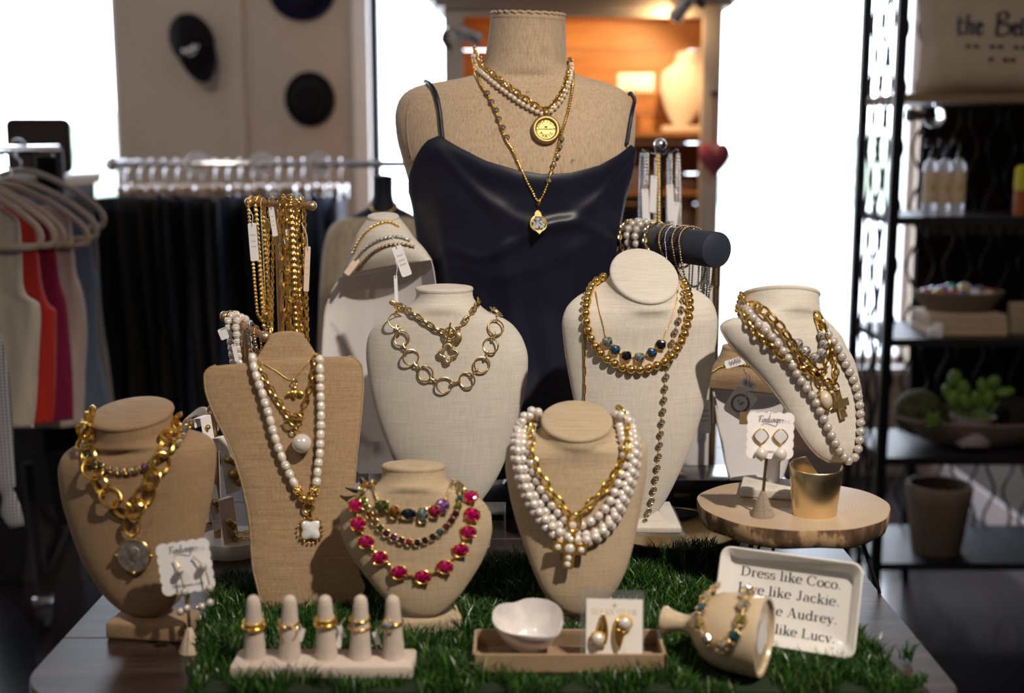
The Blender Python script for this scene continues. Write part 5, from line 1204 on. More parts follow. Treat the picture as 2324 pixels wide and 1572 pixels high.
# ================================================================== risers, wood slice, cuff
def ubox(t, x0, x1, y0, y1, z0, z1, th, name='panel'):
    bx(x0, x1, y0, y1, z1 - th, z1).build(name, M['acrylic'], t, smooth=False)
    bx(x0, x0 + th, y0, y1, z0, z1 - th).build(name, M['acrylic'], t, smooth=False); bx(x1 - th, x1, y0, y1, z0, z1 - th).build(name, M['acrylic'], t, smooth=False)
RX1 = atY(1557, 1215, 1.652).x; RT = atY(1500, 1212, 1.652).z
t = thing('acrylic_riser', 'clear acrylic riser on the grass under the large right cream bust', 'display riser', (RX1 - .07, 1.72, TZ)); ubox(t, RX1 - .15, RX1, 1.652, 1.79, TZ + .004, RT, .0032)
MB().rbox((RX1 - .077, 1.720, RT + .0045), (.142, .128, .009), .002).build('base_plate', M['linen_cream'], tR, ang=50)
q0, q1 = RT + .009, RT + .055
wg = [[Vector((RX1 - .077 + sx*w, 1.720 + sy*d, z)) for sx, sy in ((-1, -1), (1, -1), (1, 1), (-1, 1))] for w, d, z in ((.052, .048, q0), (.030, .028, q0 + .030), (.024, .016, q1), (.024, .012, q1 + .06))]
MB().rings(wg, True, True, True).build('plinth', M['linen_cream'], tR, smooth=False)
a = atY(1096, 1152, 1.74); b = atY(1148, 1152, 1.74)
t = thing('acrylic_riser', 'small clear acrylic riser between the two front beige busts', 'display riser', (b.x - .04, 1.74, TZ)); ubox(t, b.x - .09, b.x, 1.715, 1.77, TZ + .001, a.z, .003)
bx(b.x - .09, b.x, 1.714, 1.7165, TZ + .03, a.z - .012).build('panel', M['acrylic'], t, smooth=False)
# brass tray under the riser area
MB().lathe([(.0005, 0), (.095, 0), (.105, .004), (.108, .012), (.106, .013), (.102, .006), (.0005, .004)], Matrix.Translation((.245, 1.86, TZ + .001)), 48).build('brass_tray', M['gold_matte'], None, label='round brass tray on the table behind the clear riser', cat='tray')
# wood slice on hairpin legs
SC_ = Vector((atZ(1804, 1146, SLZ).x, 1.634, 0)); sr = .1285; zb_ = SLZ - .0265
ws = thing('wood_slice_stand', 'round wood slice on thin black hairpin legs at the right', 'riser', (SC_.x, SC_.y, TZ))
q = NT('wood_cut'); co = q.coord(); sx = q.n('ShaderNodeSeparateXYZ'); q.l(co, sx.inputs[0]); nz = q.noise(14, 3, co)
rr_ = q.n('ShaderNodeVectorMath', operation='LENGTH'); vm = q.n('ShaderNodeVectorMath', operation='ADD'); vm.inputs[1].default_value = (.02, -.01, 0); q.l(q.mul(co, (1, 1, 0)), vm.inputs[0]); q.l(vm.outputs[0], rr_.inputs[0])
ph = q.math('ADD', q.math('MULTIPLY', rr_.outputs['Value'], 1300), q.math('MULTIPLY', nz, 16)); sn_ = q.math('SINE', ph, 0)
tt_ = q.math('ADD', q.math('MULTIPLY', sn_, .035), q.math('ADD', q.math('MULTIPLY', q.noise(6, 4, co), .6), .2))
q.l(q.ramp(tt_, [(.3, (.33, .235, .15)), (.52, (.45, .34, .235)), (.75, (.54, .43, .315))]), q.b.inputs['Base Color']); q.b.inputs['Roughness'].default_value = .6; M['wood_cut'] = q.m
q = NT('bark'); co = q.coord(); n1 = q.noise(16, 5, co, .6); n2 = q.noise(1.0, 4, q.mul(co, (90, 90, 20)))
q.l(q.ramp(q.math('ADD', q.math('MULTIPLY', n1, .7), q.math('MULTIPLY', n2, .3)), [(.42, (.065, .036, .018)), (.52, (.16, .09, .045)), (.56, (.44, .28, .15)), (.72, (.58, .40, .24))]), q.b.inputs['Base Color']); q.b.inputs['Roughness'].default_value = .8; q.bump(n2, .8, .002); M['bark'] = q.m
def srad(a): return sr*(1 + .018*sin(2*a + 1) + .012*sin(5*a) + .006*sin(11*a + 2))
R = [[Vector((SC_.x + srad(a)*sc*cos(a), SC_.y + srad(a)*sc*sin(a)*.975, z + .0015*sin(a*7)*(1 if z < SLZ - .01 else 0))) for a in [2*pi*i/96 for i in range(96)]] for sc, z in ((.955, zb_), (.975, zb_ + .003), (.995, zb_ + .012), (1.0, SLZ - .003), (.995, SLZ - .0005))]
MB().rings(R, True, True, False).build('bark_edge', M['bark'], ws, ang=50)
R = [[Vector((SC_.x + srad(a)*sc*cos(a), SC_.y + srad(a)*sc*sin(a)*.975, SLZ + z)) for a in [2*pi*i/96 for i in range(96)]] for sc, z in ((.995, -.0005), (.98, 0), (.02, 0))]
MB().rings(R, True, False, True).build('cut_face', M['wood_cut'], ws, ang=50)
for k_, ang in enumerate((-12, 105, 232)):
    ca, sa = cos(radians(ang)), sin(radians(ang)); tp = SC_ + Vector((ca*.085, sa*.085, zb_)); ft = SC_ + Vector((ca*.118, sa*.118, TZ + .003)); sd = Vector((-sa, ca, 0))*.017
    MB().tube(cr([tp - sd, tp.lerp(ft, .6) - sd*.6, ft - sd*.25, ft + Vector((0, 0, -.002)), ft + sd*.25, tp.lerp(ft, .6) + sd*.6, tp + sd], 40), .0021, 8).build('hairpin_leg', M['black'], ws, ang=None)
# base and arm of the slanted bust
b_ = atZ(1738, 1120, SLZ); Bm = Matrix.Translation((b_.x, b_.y + .005, SLZ)) @ Matrix.Rotation(radians(-14), 4, 'Z')
MB().rbox((.014, 0, .007), (.095, .065, .014), .003, Bm).build('base', M['linen_cream'], tS, ang=50)
MB().tube(cr([Bm @ Vector((.01, .012, .012)), Bm @ Vector((.012, .022, .06)), Bm @ Vector((.03, .028, .12)), LS.O + Vector((-.055, .06, .12))], 24), .009, 12).build('support_arm', M['white_vinyl'], tS)
# gold cuff standing on the slice
cb = atZ(1858, 1178, SLZ); R = []
n_ = 60; a0, a1 = radians(70), radians(395)
M['cuff'] = pmat('brushed_gold', (.92, .74, .46), .30, 1.0); _b = M['cuff'].node_tree.nodes['Principled BSDF']; _b.inputs['Anisotropic'].default_value = .6
def cuffpt(u, v, o):
    a = a0 + (a1 - a0)*u; e = min(u, 1 - u); hgt = .0665*(1 - .45*max(0, .10 - e)/.10) ; z = v*hgt + .004*max(0, 1 - abs(u - .0)/.12)*v
    r = .0262 + .0060*v + o; z += .0045*v*(-sin(a))*-1
    return Vector((cb.x + r*1.05*cos(a), cb.y + .024 + r*.9*sin(a), SLZ + max(0, z)))
R = [[cuffpt(i/n_, v, o) for i in range(n_ + 1)] for v, o in ((0, 0), (.25, 0), (.5, 0), (.75, 0), (.985, 0), (1.0, .0006), (.985, .0014), (.75, .0014), (.5, .0014), (.25, .0014), (0, .0014))]
mb = MB(); mb.rings(R, False); mb.f.append(tuple(i*(n_ + 1) for i in range(11))); mb.f.append(tuple(i*(n_ + 1) + n_ for i in reversed(range(11))))
mb.build('cuff_bracelet', M['cuff'], None, ang=50, label='wide plain gold cuff bracelet standing upright on the wood slice', cat='bracelet')
# ================================================================== T-bar stands
def tstand(label, A, B, poleX, r, ball, mat, base=True):
    pm = A.lerp(B, poleX); t = thing('necklace_stand', label, 'jewellery stand', (pm.x, pm.y, TZ))
    MB().tube([A, B], r, 14).build('bar', mat, t); MB().tube([(pm.x, pm.y, TZ + .01), (pm.x, pm.y, pm.z - r*.5)], r*.95, 14).build('pole', mat, t)
    for e in (A, B): inst('ball_end', m_sphere('ball%d' % int(ball*1e5), ball, mat, n=20, m=14), Matrix.Translation(e), t)
    if base: MB().lathe([(.0005, 0), (.05, 0), (.051, .004), (.047, .010), (.0005, .011)], Matrix.Translation((pm.x, pm.y, TZ)), 36).build('foot', mat, t)
    return t
A = atY(566, 459, 1.97); B = atY(708, 467, 1.93)
tstand('bronze T-bar stand hung with gold chains behind the burlap board', A, B, .45, .0055, .0078, M['bronze_rod'])
def onbar(A, B, px):
    lo, hi = 0, 1
    f = lambda u: 1162 + ((A.lerp(B, u) - CAM).x)/((A.lerp(B, u) - CAM).dot(FWD))*FPX
    for _ in range(30):
        m_ = (lo + hi)/2
        if f(m_) < px: lo = m_
        else: hi = m_
    return A.lerp(B, lo)
def hangloop(A, B, px, pxb, pyb, r, spread=.006, gap=.011):
    """closed hanging loop over a bar: back strand up, over, front strand down"""
    c = onbar(A, B, px); bt = atY(pxb, pyb, c.y - gap); dn = Vector((bt.x, bt.y, bt.z)); F = []
    bk = Vector((bt.x + spread, c.y + gap*.6, bt.z))
    F += [(bk.lerp(Vector((c.x + spread*.5, c.y + r + .002, c.z)), i/20), Vector((0, 1, 0))) for i in range(20)]
    for i in range(9):
        a = pi*i/8; F.append((c + Vector((spread*.5*cos(a), (r + .0025)*cos(a), (r + .0025)*sin(a))), Vector((0, cos(a), sin(a)))))
    F += [(Vector((c.x - spread*.5, c.y - r - .003, c.z)).lerp(dn, (i + 1)/24), Vector((0, -1, 0))) for i in range(24)]
    m_ = (dn + bk)/2 - Vector((0, 0, .012)); F += [(m_, Vector((0, -1, 0))), (bk, Vector((0, 1, 0)))]
    return F
def hungchain(name, label, A, B, px, pxb, pyb, kind, mat, size, r=.0055, spread=.008, cat='necklace'):
    F = hangloop(A, B, px, pxb, pyb, r + size*.5, spread); c = F[28][0]
    t = thing(name, label, cat, (c.x, c.y, min(p.z for p, _ in F)))
    if kind == 'fine': finechain(t, F, size, M[mat], size*2.6)
    elif kind == 'links': links(t, F, m_link('hung_%s_%d' % (mat, int(size*1e5)), size*2.1, size*1.35, size*.24, M[mat], 18, 6), size*1.45, (20, 75))
    elif kind == 'beads': beads(t, F, m_baroque('hung_pearl_%d' % int(size*1e5), size*1.8, size*.95, M[mat]), size*1.75, 'pearl')
    elif kind == 'mixed':
        P = along(F, size*1.5)
        for i, (p, tt, n) in enumerate(P):
            big = i > len(P)*.55 and i < len(P)*.97; s_ = 1.9 if big else 1.0
            if big and i % 2: continue
            inst('link', m_link('mix_%s_%d_%d' % (mat, int(size*1e5), big), size*2.1*s_, size*1.5*(1.25 if big else 1), size*.26, M[mat], 18, 6), frame(p, tt, n) @ Matrix.Rotation(radians((15, 70)[i//2 % 2 if big else i % 2]), 4, 'X'), t)
    return t, F
hungchain('hanging_chain', 'leftmost gold rope chain on the bronze T-bar stand', A, B, 571, 584, 712, 'fine', 'gold', .0022)
hungchain('hanging_chain', 'thick gold rope chain, second from the left on the bronze T-bar', A, B, 588, 599, 745, 'fine', 'gold', .0028)
t, F = hungchain('hanging_chain', 'hair-thin gold chain with a small knot charm on the bronze T-bar', A, B, 597, 604, 712, 'fine', 'gold', .0010, .0055, .004)
p = atY(604, 714, F[45][0].y - .004); inst('charm', GRAN, Matrix.Translation(p), t)
t, F = hungchain('hanging_chain', 'gold cable chain with a tiny coin, left of the pole on the bronze T-bar', A, B, 616, 608, 745, 'links', 'gold', .0042, .0055, .003)
p = atY(608, 511, F[40][0].y - .004); disc(t, zframe(p, (0, -1, 0)), .0058, .001, M['gold'], 'charm_coin', 18)
hungchain('hanging_chain', 'gold chain with long marquise links, right beside the pole on the bronze T-bar', A, B, 641, 648, 775, 'mixed', 'gold', .0068, .0055, .004)
hungchain('hanging_chain', 'gold chain with wide oval links, in the middle of the right half of the T-bar', A, B, 657, 664, 775, 'mixed', 'gold', .0082, .0055, .006)
hungchain('hanging_chain', 'thick gold rope chain over the oval links on the right half of the T-bar', A, B, 665, 674, 770, 'fine', 'gold', .0036, .0062, .004)
hungchain('hanging_chain', 'rightmost gold chain with growing round links on the bronze T-bar', A, B, 684, 687, 775, 'mixed', 'gold', .0056, .0055, .004)
def pricetag(label, px, py, Y, w, h, roll, mat='tagp', string=None, txt=True, lean=0):
    c = atY(px, py, Y); k = mpp(c); Mx = frame(c, Vector((cos(roll), 0, sin(roll))), Vector((lean, -1, .1)))
    t = thing('price_tag', label, 'price tag', tuple(c - Vector((0, 0, h*k/2))))
    MB().prism([(x*k, y*k) for x, y in rrect(w, h, min(w, h)*.18, 3)], -.0003, .0003, Mx).build('tag_paper', M[mat], t, smooth=False)
    if txt:
        mb = MB()
        for i, yy in enumerate((.18, .02, -.12)):
            P = [(w*k*(-.30 + .6*j/14), h*k*yy + w*k*.10*sin(j*1.9 + i)) for j in range(15)]; ribbon(mb, P, lambda t_: w*k*.05, Mx @ Matrix.Translation((0, 0, .0004)))
        mb.build('handwriting', M['ink_grey'], t, smooth=False)
    if string:
        e = atY(*string, Y); MB().tube(cr([Mx @ Vector((0, h*k*.42, .001)), (Mx @ Vector((0, h*k*.5, .002))).lerp(e, .5) + Vector((.003, 0, 0)), e], 14), .0007, 5).build('string', M['thread'], t, ang=None)
    return t
pricetag('white price tag at the far left of the bronze T-bar', 575, 549, 1.925, 19, 86, radians(4), string=(568, 478))
pricetag('white price tag just left of the bronze T-bar pole', 620, 503, 1.915, 12, 66, radians(8), string=(614, 470))
pricetag('narrow white price tag just right of the bronze T-bar pole', 652, 518, 1.935, 12, 70, radians(-3), string=(650, 470))
pricetag('long tan printed tag hanging at the right end of the bronze T-bar', 697, 610, 1.905, 12, 102, radians(-3), 'tag_pink', string=(684, 505))
# small stand in front of it
A2 = atY(511, 718, 1.86); B2 = atY(602, 764, 1.78)
tstand('small bronze T-bar stand hung with pearls behind the burlap board', A2, B2, .5, .0052, .0085, M['bronze_rod'])
hungchain('hanging_chain', 'gold link chain at the left end of the small pearl stand', A2, B2, 524, 524, 815, 'links', 'gold', .0065, .0055, .007)
hungchain('hanging_pearls', 'outer baroque pearl strand on the small bronze stand', A2, B2, 533, 530, 830, 'beads', 'pearl_ridge', .0058, .0055, .016)
hungchain('hanging_pearls', 'inner baroque pearl strand on the small bronze stand', A2, B2, 548, 544, 822, 'beads', 'pearl_ridge', .0062, .0055, .012)
hungchain('hanging_chain', 'silver link chain next to the pearls on the small bronze stand', A2, B2, 568, 571, 815, 'links', 'silver', .0055, .0055, .004)
hungchain('hanging_chain', 'thin gold chain near the right ball of the small bronze stand', A2, B2, 582, 582, 790, 'fine', 'gold', .0016, .0055, .004)
pricetag('clear white tag hanging at the left of the small pearl stand', 507, 757, 1.80, 20, 26, radians(22), txt=False, string=(518, 738))
pricetag('narrow white tag between pearls on the small stand', 534, 800, 1.79, 10, 40, radians(12), txt=False, string=(528, 772))
# ================================================================== earring tree with marble base
mb_ = atZ(526, 1258, TZ); mr = .052
et = thing('earring_tree', 'bronze post earring tree on a round white marble base', 'earring stand', (mb_.x, mb_.y + .02, TZ))
MB().lathe([(.0005, 0), (mr*.97, 0), (mr, .003), (mr, .019), (mr*.97, .022), (.0005, .022)], Matrix.Translation((mb_.x, mb_.y + .02, TZ)), 48).build('marble_base', M['marble'], et)
pp0 = atY(497, 1205, mb_.y + .015); pp1 = atY(483, 930, mb_.y + .015); MB().tube([(pp1.x, pp1.y, TZ + .02), pp1], .0058, 12).build('post', M['brass_dark'], et)
inst('finial', m_sphere('finial', .0085, M['brass_dark']), Matrix.Translation(pp1), et)
for i, (px, py, ln) in enumerate(((520, 992, 1), (470, 945, -1), (530, 1150, 1), (470, 1110, -1))):
    p = atY(px, py, pp1.y - .004); MB().tube([(pp1.x, pp1.y, p.z), p], .0025, 8).build('arm', M['brass_dark'], et)
def foldcard(label, px, py, w, h, yaw, mat, ears):
    c = atY(px, py, pp1.y - .02); k = mpp(c); Mx = Matrix.Translation(c) @ Matrix.Rotation(radians(yaw), 4, 'Z') @ Matrix.Rotation(radians(-8), 4, 'X')
    t = thing('earring_card', label, 'earring card', tuple(c - Vector((0, 0, h*k)))); W_, H_ = w*k, h*k
    MB().box((0, 0, -H_/2), (W_, .0008, H_), Mx).build('card_front', M[mat], t, smooth=False)
    MB().box((0, .006, 0), (W_, .012, .0008), Mx).build('card_fold', M[mat], t, smooth=False)
    MB().box((0, .012, -H_*.12), (W_, .0008, H_*.24), Mx).build('card_back', M[mat], t, smooth=False)
    for (x, z, r) in ears: inst('gold_ball', m_sphere('earball%d' % int(r*1e5), r, M['gold_matte']), Mx @ Matrix.Translation((x*k, -r, z*k)), t)
foldcard('folded earring card with four gold ball earrings on the earring tree', 512, 990, 46, 130, 58, 'card_cream', ((-10, -52, .0058), (10, -62, .0055), (-4, -86, .0085), (12, -104, .0100)))
foldcard('lower folded tan earring card with gold hoops on the earring tree', 512, 1132, 46, 128, 58, 'tag_pink', ((-8, -50, .0050), (4, -62, .0058), (-2, -78, .0056), (6, -92, .0050)))
foldcard('upper silver edged earring card at the left of the earring tree', 466, 945, 40, 90, 70, 'card', ((-6, -24, .004),))
foldcard('lowest left earring card behind the leftmost bust on the earring tree', 480, 1105, 40, 100, 72, 'card', ((-6, -34, .0055), (4, -50, .0055)))
# tan curled cuff of card behind the tree
cc = atY(452, 985, 1.95); R = []
for o in (0, .003):
    R.append([cc + Vector((.022*cos(a) + o*cos(a), .03, .036*sin(a) + o*sin(a) + (.0 if a > 0 else 0))) for a in [radians(200 - 200*i/24) for i in range(25)]])
mb = MB(); ra_ = R[0] + R[1][::-1]; mb.rings([ra_, [p - Vector((0, .06, 0)) for p in ra_]], True, True, True)
mb.build('curled_display', M['kraft'], None, label='tan curled display ramp behind the leftmost bust', cat='display ramp')
# short display pedestal holding it
pc_ = cc; MB().rbox((cc.x, cc.y, (TZ + cc.z - .012)/2), (.05, .06, cc.z - .012 - TZ), .003).build('display_block', M['kraft'], None, label='tan block standing under the curled display ramp', cat='display block')
# stuff on the earring tree base: bracelet
t = thing('gold_bracelet', 'gold bracelet lying on the white marble base', 'bracelet', (mb_.x + .02, mb_.y + .01, TZ + .022))
bp = [(Vector((mb_.x + .02 + .022*cos(a), mb_.y + .012 + .016*sin(a), TZ + .0255)), Vector((0, 0, 1))) for a in [2*pi*i/40 for i in range(41)]]
links(t, bp, m_link('marble_link', .010, .007, .0014, M['gold']), .0068, (20, 70))
# ================================================================== white busts seen from behind
def backbust(name, label, rows, nrows, Y, yaw, lean, topmat, kkey):
    O = atY((rows[-1][0] + rows[-1][2])/2, rows[-1][1], Y); t = thing('necklace_bust', label, 'display bust', (O.x, O.y, TZ))
    L = Loft(rows, O, yaw, lean); mb = L.mb(64, 50); bvh_of(kkey, mb); mb.build('hollow_body', M['white_vinyl'], t, ang=70)
    L2 = Loft(nrows, O, yaw, lean); nb = L2.mb(48, 24); bvh_of(kkey + 'n', nb); nb.build('neck', topmat, t, ang=70); L2.cap().build('neck_cap', topmat, t, ang=60)
    P1 = [L.pt(L.row(.02 + .95*i/60), -pi/2) for i in range(61)]; MB().tube(P1, .0020, 6).build('rim', M['linen_cream'], t, ang=None)
    MB().rbox((O.x, O.y + .03, TZ + .012), (.12, .1, .024), .004).build('base', M['white_vinyl'], t)
    MB().tube([(O.x, O.y + .035, TZ + .02), (O.x, O.y + .035, O.z + .05)], .012, 10).build('stem', M['white_vinyl'], t)
    return t
backbust('wb1', 'white hollow-backed bust seen from behind, left of the dress form', [
    (800, 600, 955, 560, -.1, .5), (776, 628, 975, 585, -.25, .45), (752, 665, 985, 625, -.32, .42), (737, 715, 990, 690, -.34, .42), (732, 790, 985, 780, -.34, .40), (734, 880, 970, 880, -.34, .38), (750, 970, 945, 970, -.34, .36), (780, 1040, 915, 1040, -.3, .34), (815, 1075, 880, 1075, -.2, .3)],
    [(838, 492, 902, 497, .8, .8, .3), (820, 520, 918, 515, .75, .75, .2), (803, 560, 938, 540, .6, .6, .1), (786, 600, 962, 566, .45, .55), (770, 632, 978, 590, .22, .5)], 2.00, -24, 6, M['linen_cream'], 'wb1')
backbust('wb2', 'white hollow-backed bust with burlap neck seen from behind, left of the wood slice bust', [
    (1626, 862, 1770, 880, -.1, .5), (1620, 895, 1792, 912, -.3, .45), (1628, 950, 1800, 960, -.34, .42), (1640, 1010, 1796, 1020, -.34, .4), (1652, 1070, 1780, 1075, -.32, .38), (1664, 1110, 1765, 1112, -.2, .3)],
    [(1640, 790, 1694, 792, .8, .8, .2), (1632, 812, 1705, 812, .8, .8, .1), (1618, 832, 1735, 836, .6, .6), (1606, 856, 1772, 868, .4, .5), (1606, 880, 1790, 896, .2, .48)], 1.98, 12, 4, M['burlap'], 'wb2')
def chainon(label, key, pts, r, mat, name='draped_chain'):
    t, d, f = necklace(name, label, key, pts, r*1.2, None, 90); finechain(t, d, r, M[mat], r*3); return t
chainon('gold bead chain around the neck of the white hollow bust', 'wb1n', [(804, 575), (822, 540), (848, 515), (880, 505), (905, 515)], .0020, 'gold')
chainon('silver chain around the neck of the white hollow bust', 'wb1n', [(800, 600), (830, 565), (862, 545), (900, 538), (930, 548)], .0022, 'silver')
chainon('dark link chain around the neck of the white hollow bust', 'wb1n', [(812, 610), (845, 575), (880, 558), (915, 556), (940, 562)], .0022, 'brass_dark')
pricetag('white handwritten price tag on the white hollow bust', 912, 592, 1.90, 24, 72, radians(20), string=(880, 530))
pricetag('thin white strip tag hanging on the back of the hollow bust', 899, 660, 1.90, 8, 70, radians(2), txt=False, string=(897, 590))
pricetag('tan tag tucked along the shoulder of the white hollow bust', 806, 596, spotat('wb1n', 810, 592, .004)[0].y, 14, 66, radians(-38), 'tag_pink', txt=False, string=(830, 560))
chainon('gold wire chain around the burlap neck of the right hollow bust', 'wb2n', [(1612, 850), (1640, 832), (1680, 828), (1730, 838)], .0016, 'gold')
# wreath tag
tg = pricetag('white square tag with a leaf wreath print hanging by the right hollow bust', 1680, 915, 1.86, 56, 66, radians(-32), txt=False, string=(1686, 835))
Mx = frame(atY(1680, 915, 1.86), Vector((cos(radians(-32)), 0, sin(radians(-32)))), Vector((0, -1, .1))) @ Matrix.Translation((0, 0, .0005)); k = mpp(Mx.translation)
mb = MB()
for i in range(30):
    a = 2*pi*i/30
    if abs(i - 7) < 1: continue
    for s_ in (-.5, .5): ribbon(mb, [(17*k*cos(a), 17*k*sin(a)), (22*k*cos(a + s_*.3), 22*k*sin(a + s_*.3))], lambda t_: 3.2*k, Mx)
script(mb, [[(-.9, .2), (-.5, .5), (-.6, 0), (-.2, .1)], [(-.1, -.4), (.1, .6), (.2, -.3), (.5, .7)], [(.3, .1), (.9, .4)]], Mx @ Matrix.Scale(12*k, 4), .16)
mb.build('wreath_print', M['ink_grey'], tg, smooth=False)
pricetag('small white barcode tag above the wreath tag', 1698, 872, 1.865, 34, 18, radians(-28), string=(1688, 840))
pricetag('wide white tag tied across the burlap neck of the right hollow bust', 1668, 822, 1.90, 46, 18, radians(16), string=(1690, 805))
pricetag('lavender card tag hanging left of the wood slice', 1600, 945, 1.90, 26, 76, radians(2), string=(1592, 870))
MB().box(atY(1688, 948, 1.85)[:], (.013, .002, .020)).build('glitter_clip', M['gold_pale'], None, smooth=False, label='small glittering clip at the left edge of the scalloped earring card', cat='clip')
# ================================================================== boxes behind
for lab, px, py, Y, sz, rz, mt in (('tan gift box on a board between the burlap board and cream bust', 862, 1000, 2.36, (.10, .10, .030), 28, 'kraft'),):
    c = atZ(px, 1046, TZ); 
    t = thing('jewellery_box', lab, 'box', (c.x, c.y + .05, TZ)); Mx = Matrix.Translation((c.x, c.y + .05, TZ)) @ Matrix.Rotation(radians(rz), 4, 'Z')
    MB().rbox((0, 0, .004), (.15, .13, .008), .001, Mx).build('board', M['wood_cut'], t, smooth=False); MB().rbox((0, 0, .026), (.115, .10, .034), .002, Mx).build('box_body', M['kraft'], t, smooth=False)
    MB().rbox((0, 0, .046), (.119, .104, .006), .002, Mx).build('lid', M['white_vinyl'], t, smooth=False)
    c2 = Mx @ Vector((0, 0, .049)); bp = [(c2 + Vector((.03*cos(a) , .022*sin(a), .003)), Vector((0, 0, 1))) for a in [2*pi*i/40 for i in range(41)]]
    t2 = thing('chain_bracelet', 'thin dark chain bracelet lying on the tan gift box', 'bracelet', tuple(c2)); finechain(t2, bp, .0016, M['brass_dark'])
c = atY(850, 960, 2.40); 
t = thing('ring_pillow', 'small cream cushion with a bright stone behind the gift box', 'cushion', (c.x, c.y, TZ)); MB().rbox((c.x, c.y, TZ + .045), (.09, .06, .09), .02, None, 3).build('cushion_body', M['linen_cream'], t)
setstone(t, zframe((c.x + .012, c.y - .034, TZ + .075), (0, -1, .2)), m_gem('pillow_stone', .008, M['gem_clear'], 8, .8), m_cup('pillow_cup', .008, M['gold'], prongs=4))
# clip / bull-nose on gem bust
t = thing('black_clip', 'black pointed clip holding chains behind the left shoulder of the pink stone bust', 'clip', tuple(atY(810, 1112, 1.56)))
MB().tube([atY(783, 1106, 1.55), atY(800, 1112, 1.55), atY(822, 1118, 1.56)], [.0006, .0028, .0022], 6).build('clip_body', M['black'], t)
# ================================================================== bracelet bar and silver chains (right)
E1 = atY(1627, 567, 1.86); E2 = atY(1432, 543, 2.07); axv = (E2 - E1).normalized(); br = .0272
bbar = thing('bracelet_bar', 'dark navy cylinder bracelet bar behind the right cream bust', 'bracelet stand', tuple(E1.lerp(E2, .5) - Vector((0, 0, E1.z - TZ))))
zc = zframe(E1, axv); LB_ = (E2 - E1).length
mbar = MB().lathe([(.0005, 0), (br - .001, 0), (br, .001), (br, LB_ - .001), (br - .001, LB_), (.0005, LB_)], zc, 48); bvh_of('bar', mbar); mbar.build('cylinder', M['velvet'], bbar, ang=50)
pm = E1.lerp(E2, .5); MB().tube([(pm.x, pm.y, TZ + .012), (pm.x, pm.y, pm.z - br*.8)], .012, 14).build('post', M['velvet'], bbar)
MB().lathe([(.0005, 0), (.055, 0), (.055, .012), (.0005, .014)], Matrix.Translation((pm.x, pm.y, TZ)), 32).build('foot', M['velvet'], bbar)
def around(u, rad, tilt=0.0, n=48, sag=0.0):
    c = E1 + axv*(LB_*u); zz = zframe(c, axv); o = []
    for i in range(n + 1):
        a = 2*pi*i/n; d = zz.to_3x3() @ Vector((cos(a), sin(a), 0)); p = c + d*rad + axv*tilt*rad*d.z
        if d.z < 0: p = p + Vector((0, 0, d.z*sag))
        o.append((p, d))
    return o
for u, kind, lab, sag in ((.22, 'd', 'dark twisted chain bracelet nearest the end of the navy bar', .05), (.30, 'd', 'dark bead bracelet, second from the end of the navy bar', .03), (.38, 's', 'fine silver chain bracelet on the navy bar', .07), (.45, 'd', 'thin leather bracelet on the navy bar', .004), (.62, 'g', 'gold link bracelet in the middle of the navy bar', .01), (.74, 'p', 'pearl bracelet on the navy bar, nearer the middle', .012), (.84, 'p', 'pearl bracelet at the far end of the navy bar', .012), (.93, 'g', 'gold chain bracelet at the far end of the navy bar', .01)):
    P = around(u, br + .004, .5, 48, sag); c = P[0][0]; t = thing('bar_bracelet', lab, 'bracelet', (c.x, c.y, min(p.z for p, _ in P)))
    if kind == 'p': beads(t, P, m_sphere('bar_pearl', .0066, M['pearl_grey']), .0134, 'pearl')
    elif kind == 'g': links(t, P, m_link('bar_link', .0135, .0095, .0019, M['gold_pale']), .009, (35, -40))
    else: finechain(t, P, .0017 if kind == 'd' else .0012, M['brass_dark'] if kind == 'd' else M['silver'], .0042)
for i, (px, y0, y1, lab) in enumerate(((1565, 600, 715, 'thin silver chain hanging under the navy bar, leftmost'), (1586, 602, 705, 'thin silver chain hanging under the navy bar, second'), (1603, 606, 708, 'fine silver drop chain hanging near the end of the navy bar'))):
    a = atY(px, y0, 1.90 - .006*i); b = atY(px - 4, y1, 1.90 - .006*i); t = thing('silver_chain', lab, 'necklace', tuple(b)); finechain(t, [(a, Vector((0, -1, 0))), (b, Vector((0, -1, 0))), (b + Vector((.004, .004, 0)), Vector((0, -1, 0))), (a + Vector((.006, .006, 0)), Vector((0, -1, 0)))], .0011, M['silver'])
# silver necklace tree
kn = atY(1498, 328, 2.32); nt = thing('silver_necklace_tree', 'black necklace tree with a round knob, crowded with silver chains', 'jewellery stand', (kn.x, kn.y, TZ))
inst('knob', m_sphere('tree_knob', .0118, M['silver']), Matrix.Translation(kn), nt); MB().tube([(kn.x, kn.y, TZ + .015), kn], .006, 12).build('pole', M['black'], nt)
MB().lathe([(.0005, 0), (.07, 0), (.07, .012), (.0005, .016)], Matrix.Translation((kn.x, kn.y, TZ)), 32).build('foot', M['black'], nt)
for i in range(9):
    a = 2*pi*i/9 + .25; h0 = Vector((kn.x, kn.y, kn.z - .022)); h1 = h0 + Vector((.034*cos(a), .034*sin(a), .012)); MB().tube([h0, h0.lerp(h1, .7) - Vector((0, 0, .004)), h1], .0032, 8).build('hook', M['black'], nt)
    lo = Vector((kn.x + .036*cos(a), kn.y + .036*sin(a), kn.z - random.uniform(.15, .21)))
    t = thing('silver_chain', 'silver chain hanging on the black necklace tree', 'necklace', tuple(lo), 'silver chains on the necklace tree')
    finechain(t, [(h1 - Vector((0, 0, .006)), Vector((0, -1, 0))), (lo, Vector((0, -1, 0))), (lo + Vector((.008, 0, .004)), Vector((0, -1, 0))), (h1 + Vector((.004, 0, -.006)), Vector((0, -1, 0)))], .0024, M['silver'] if i % 3 else M['gold_pale'], .006)
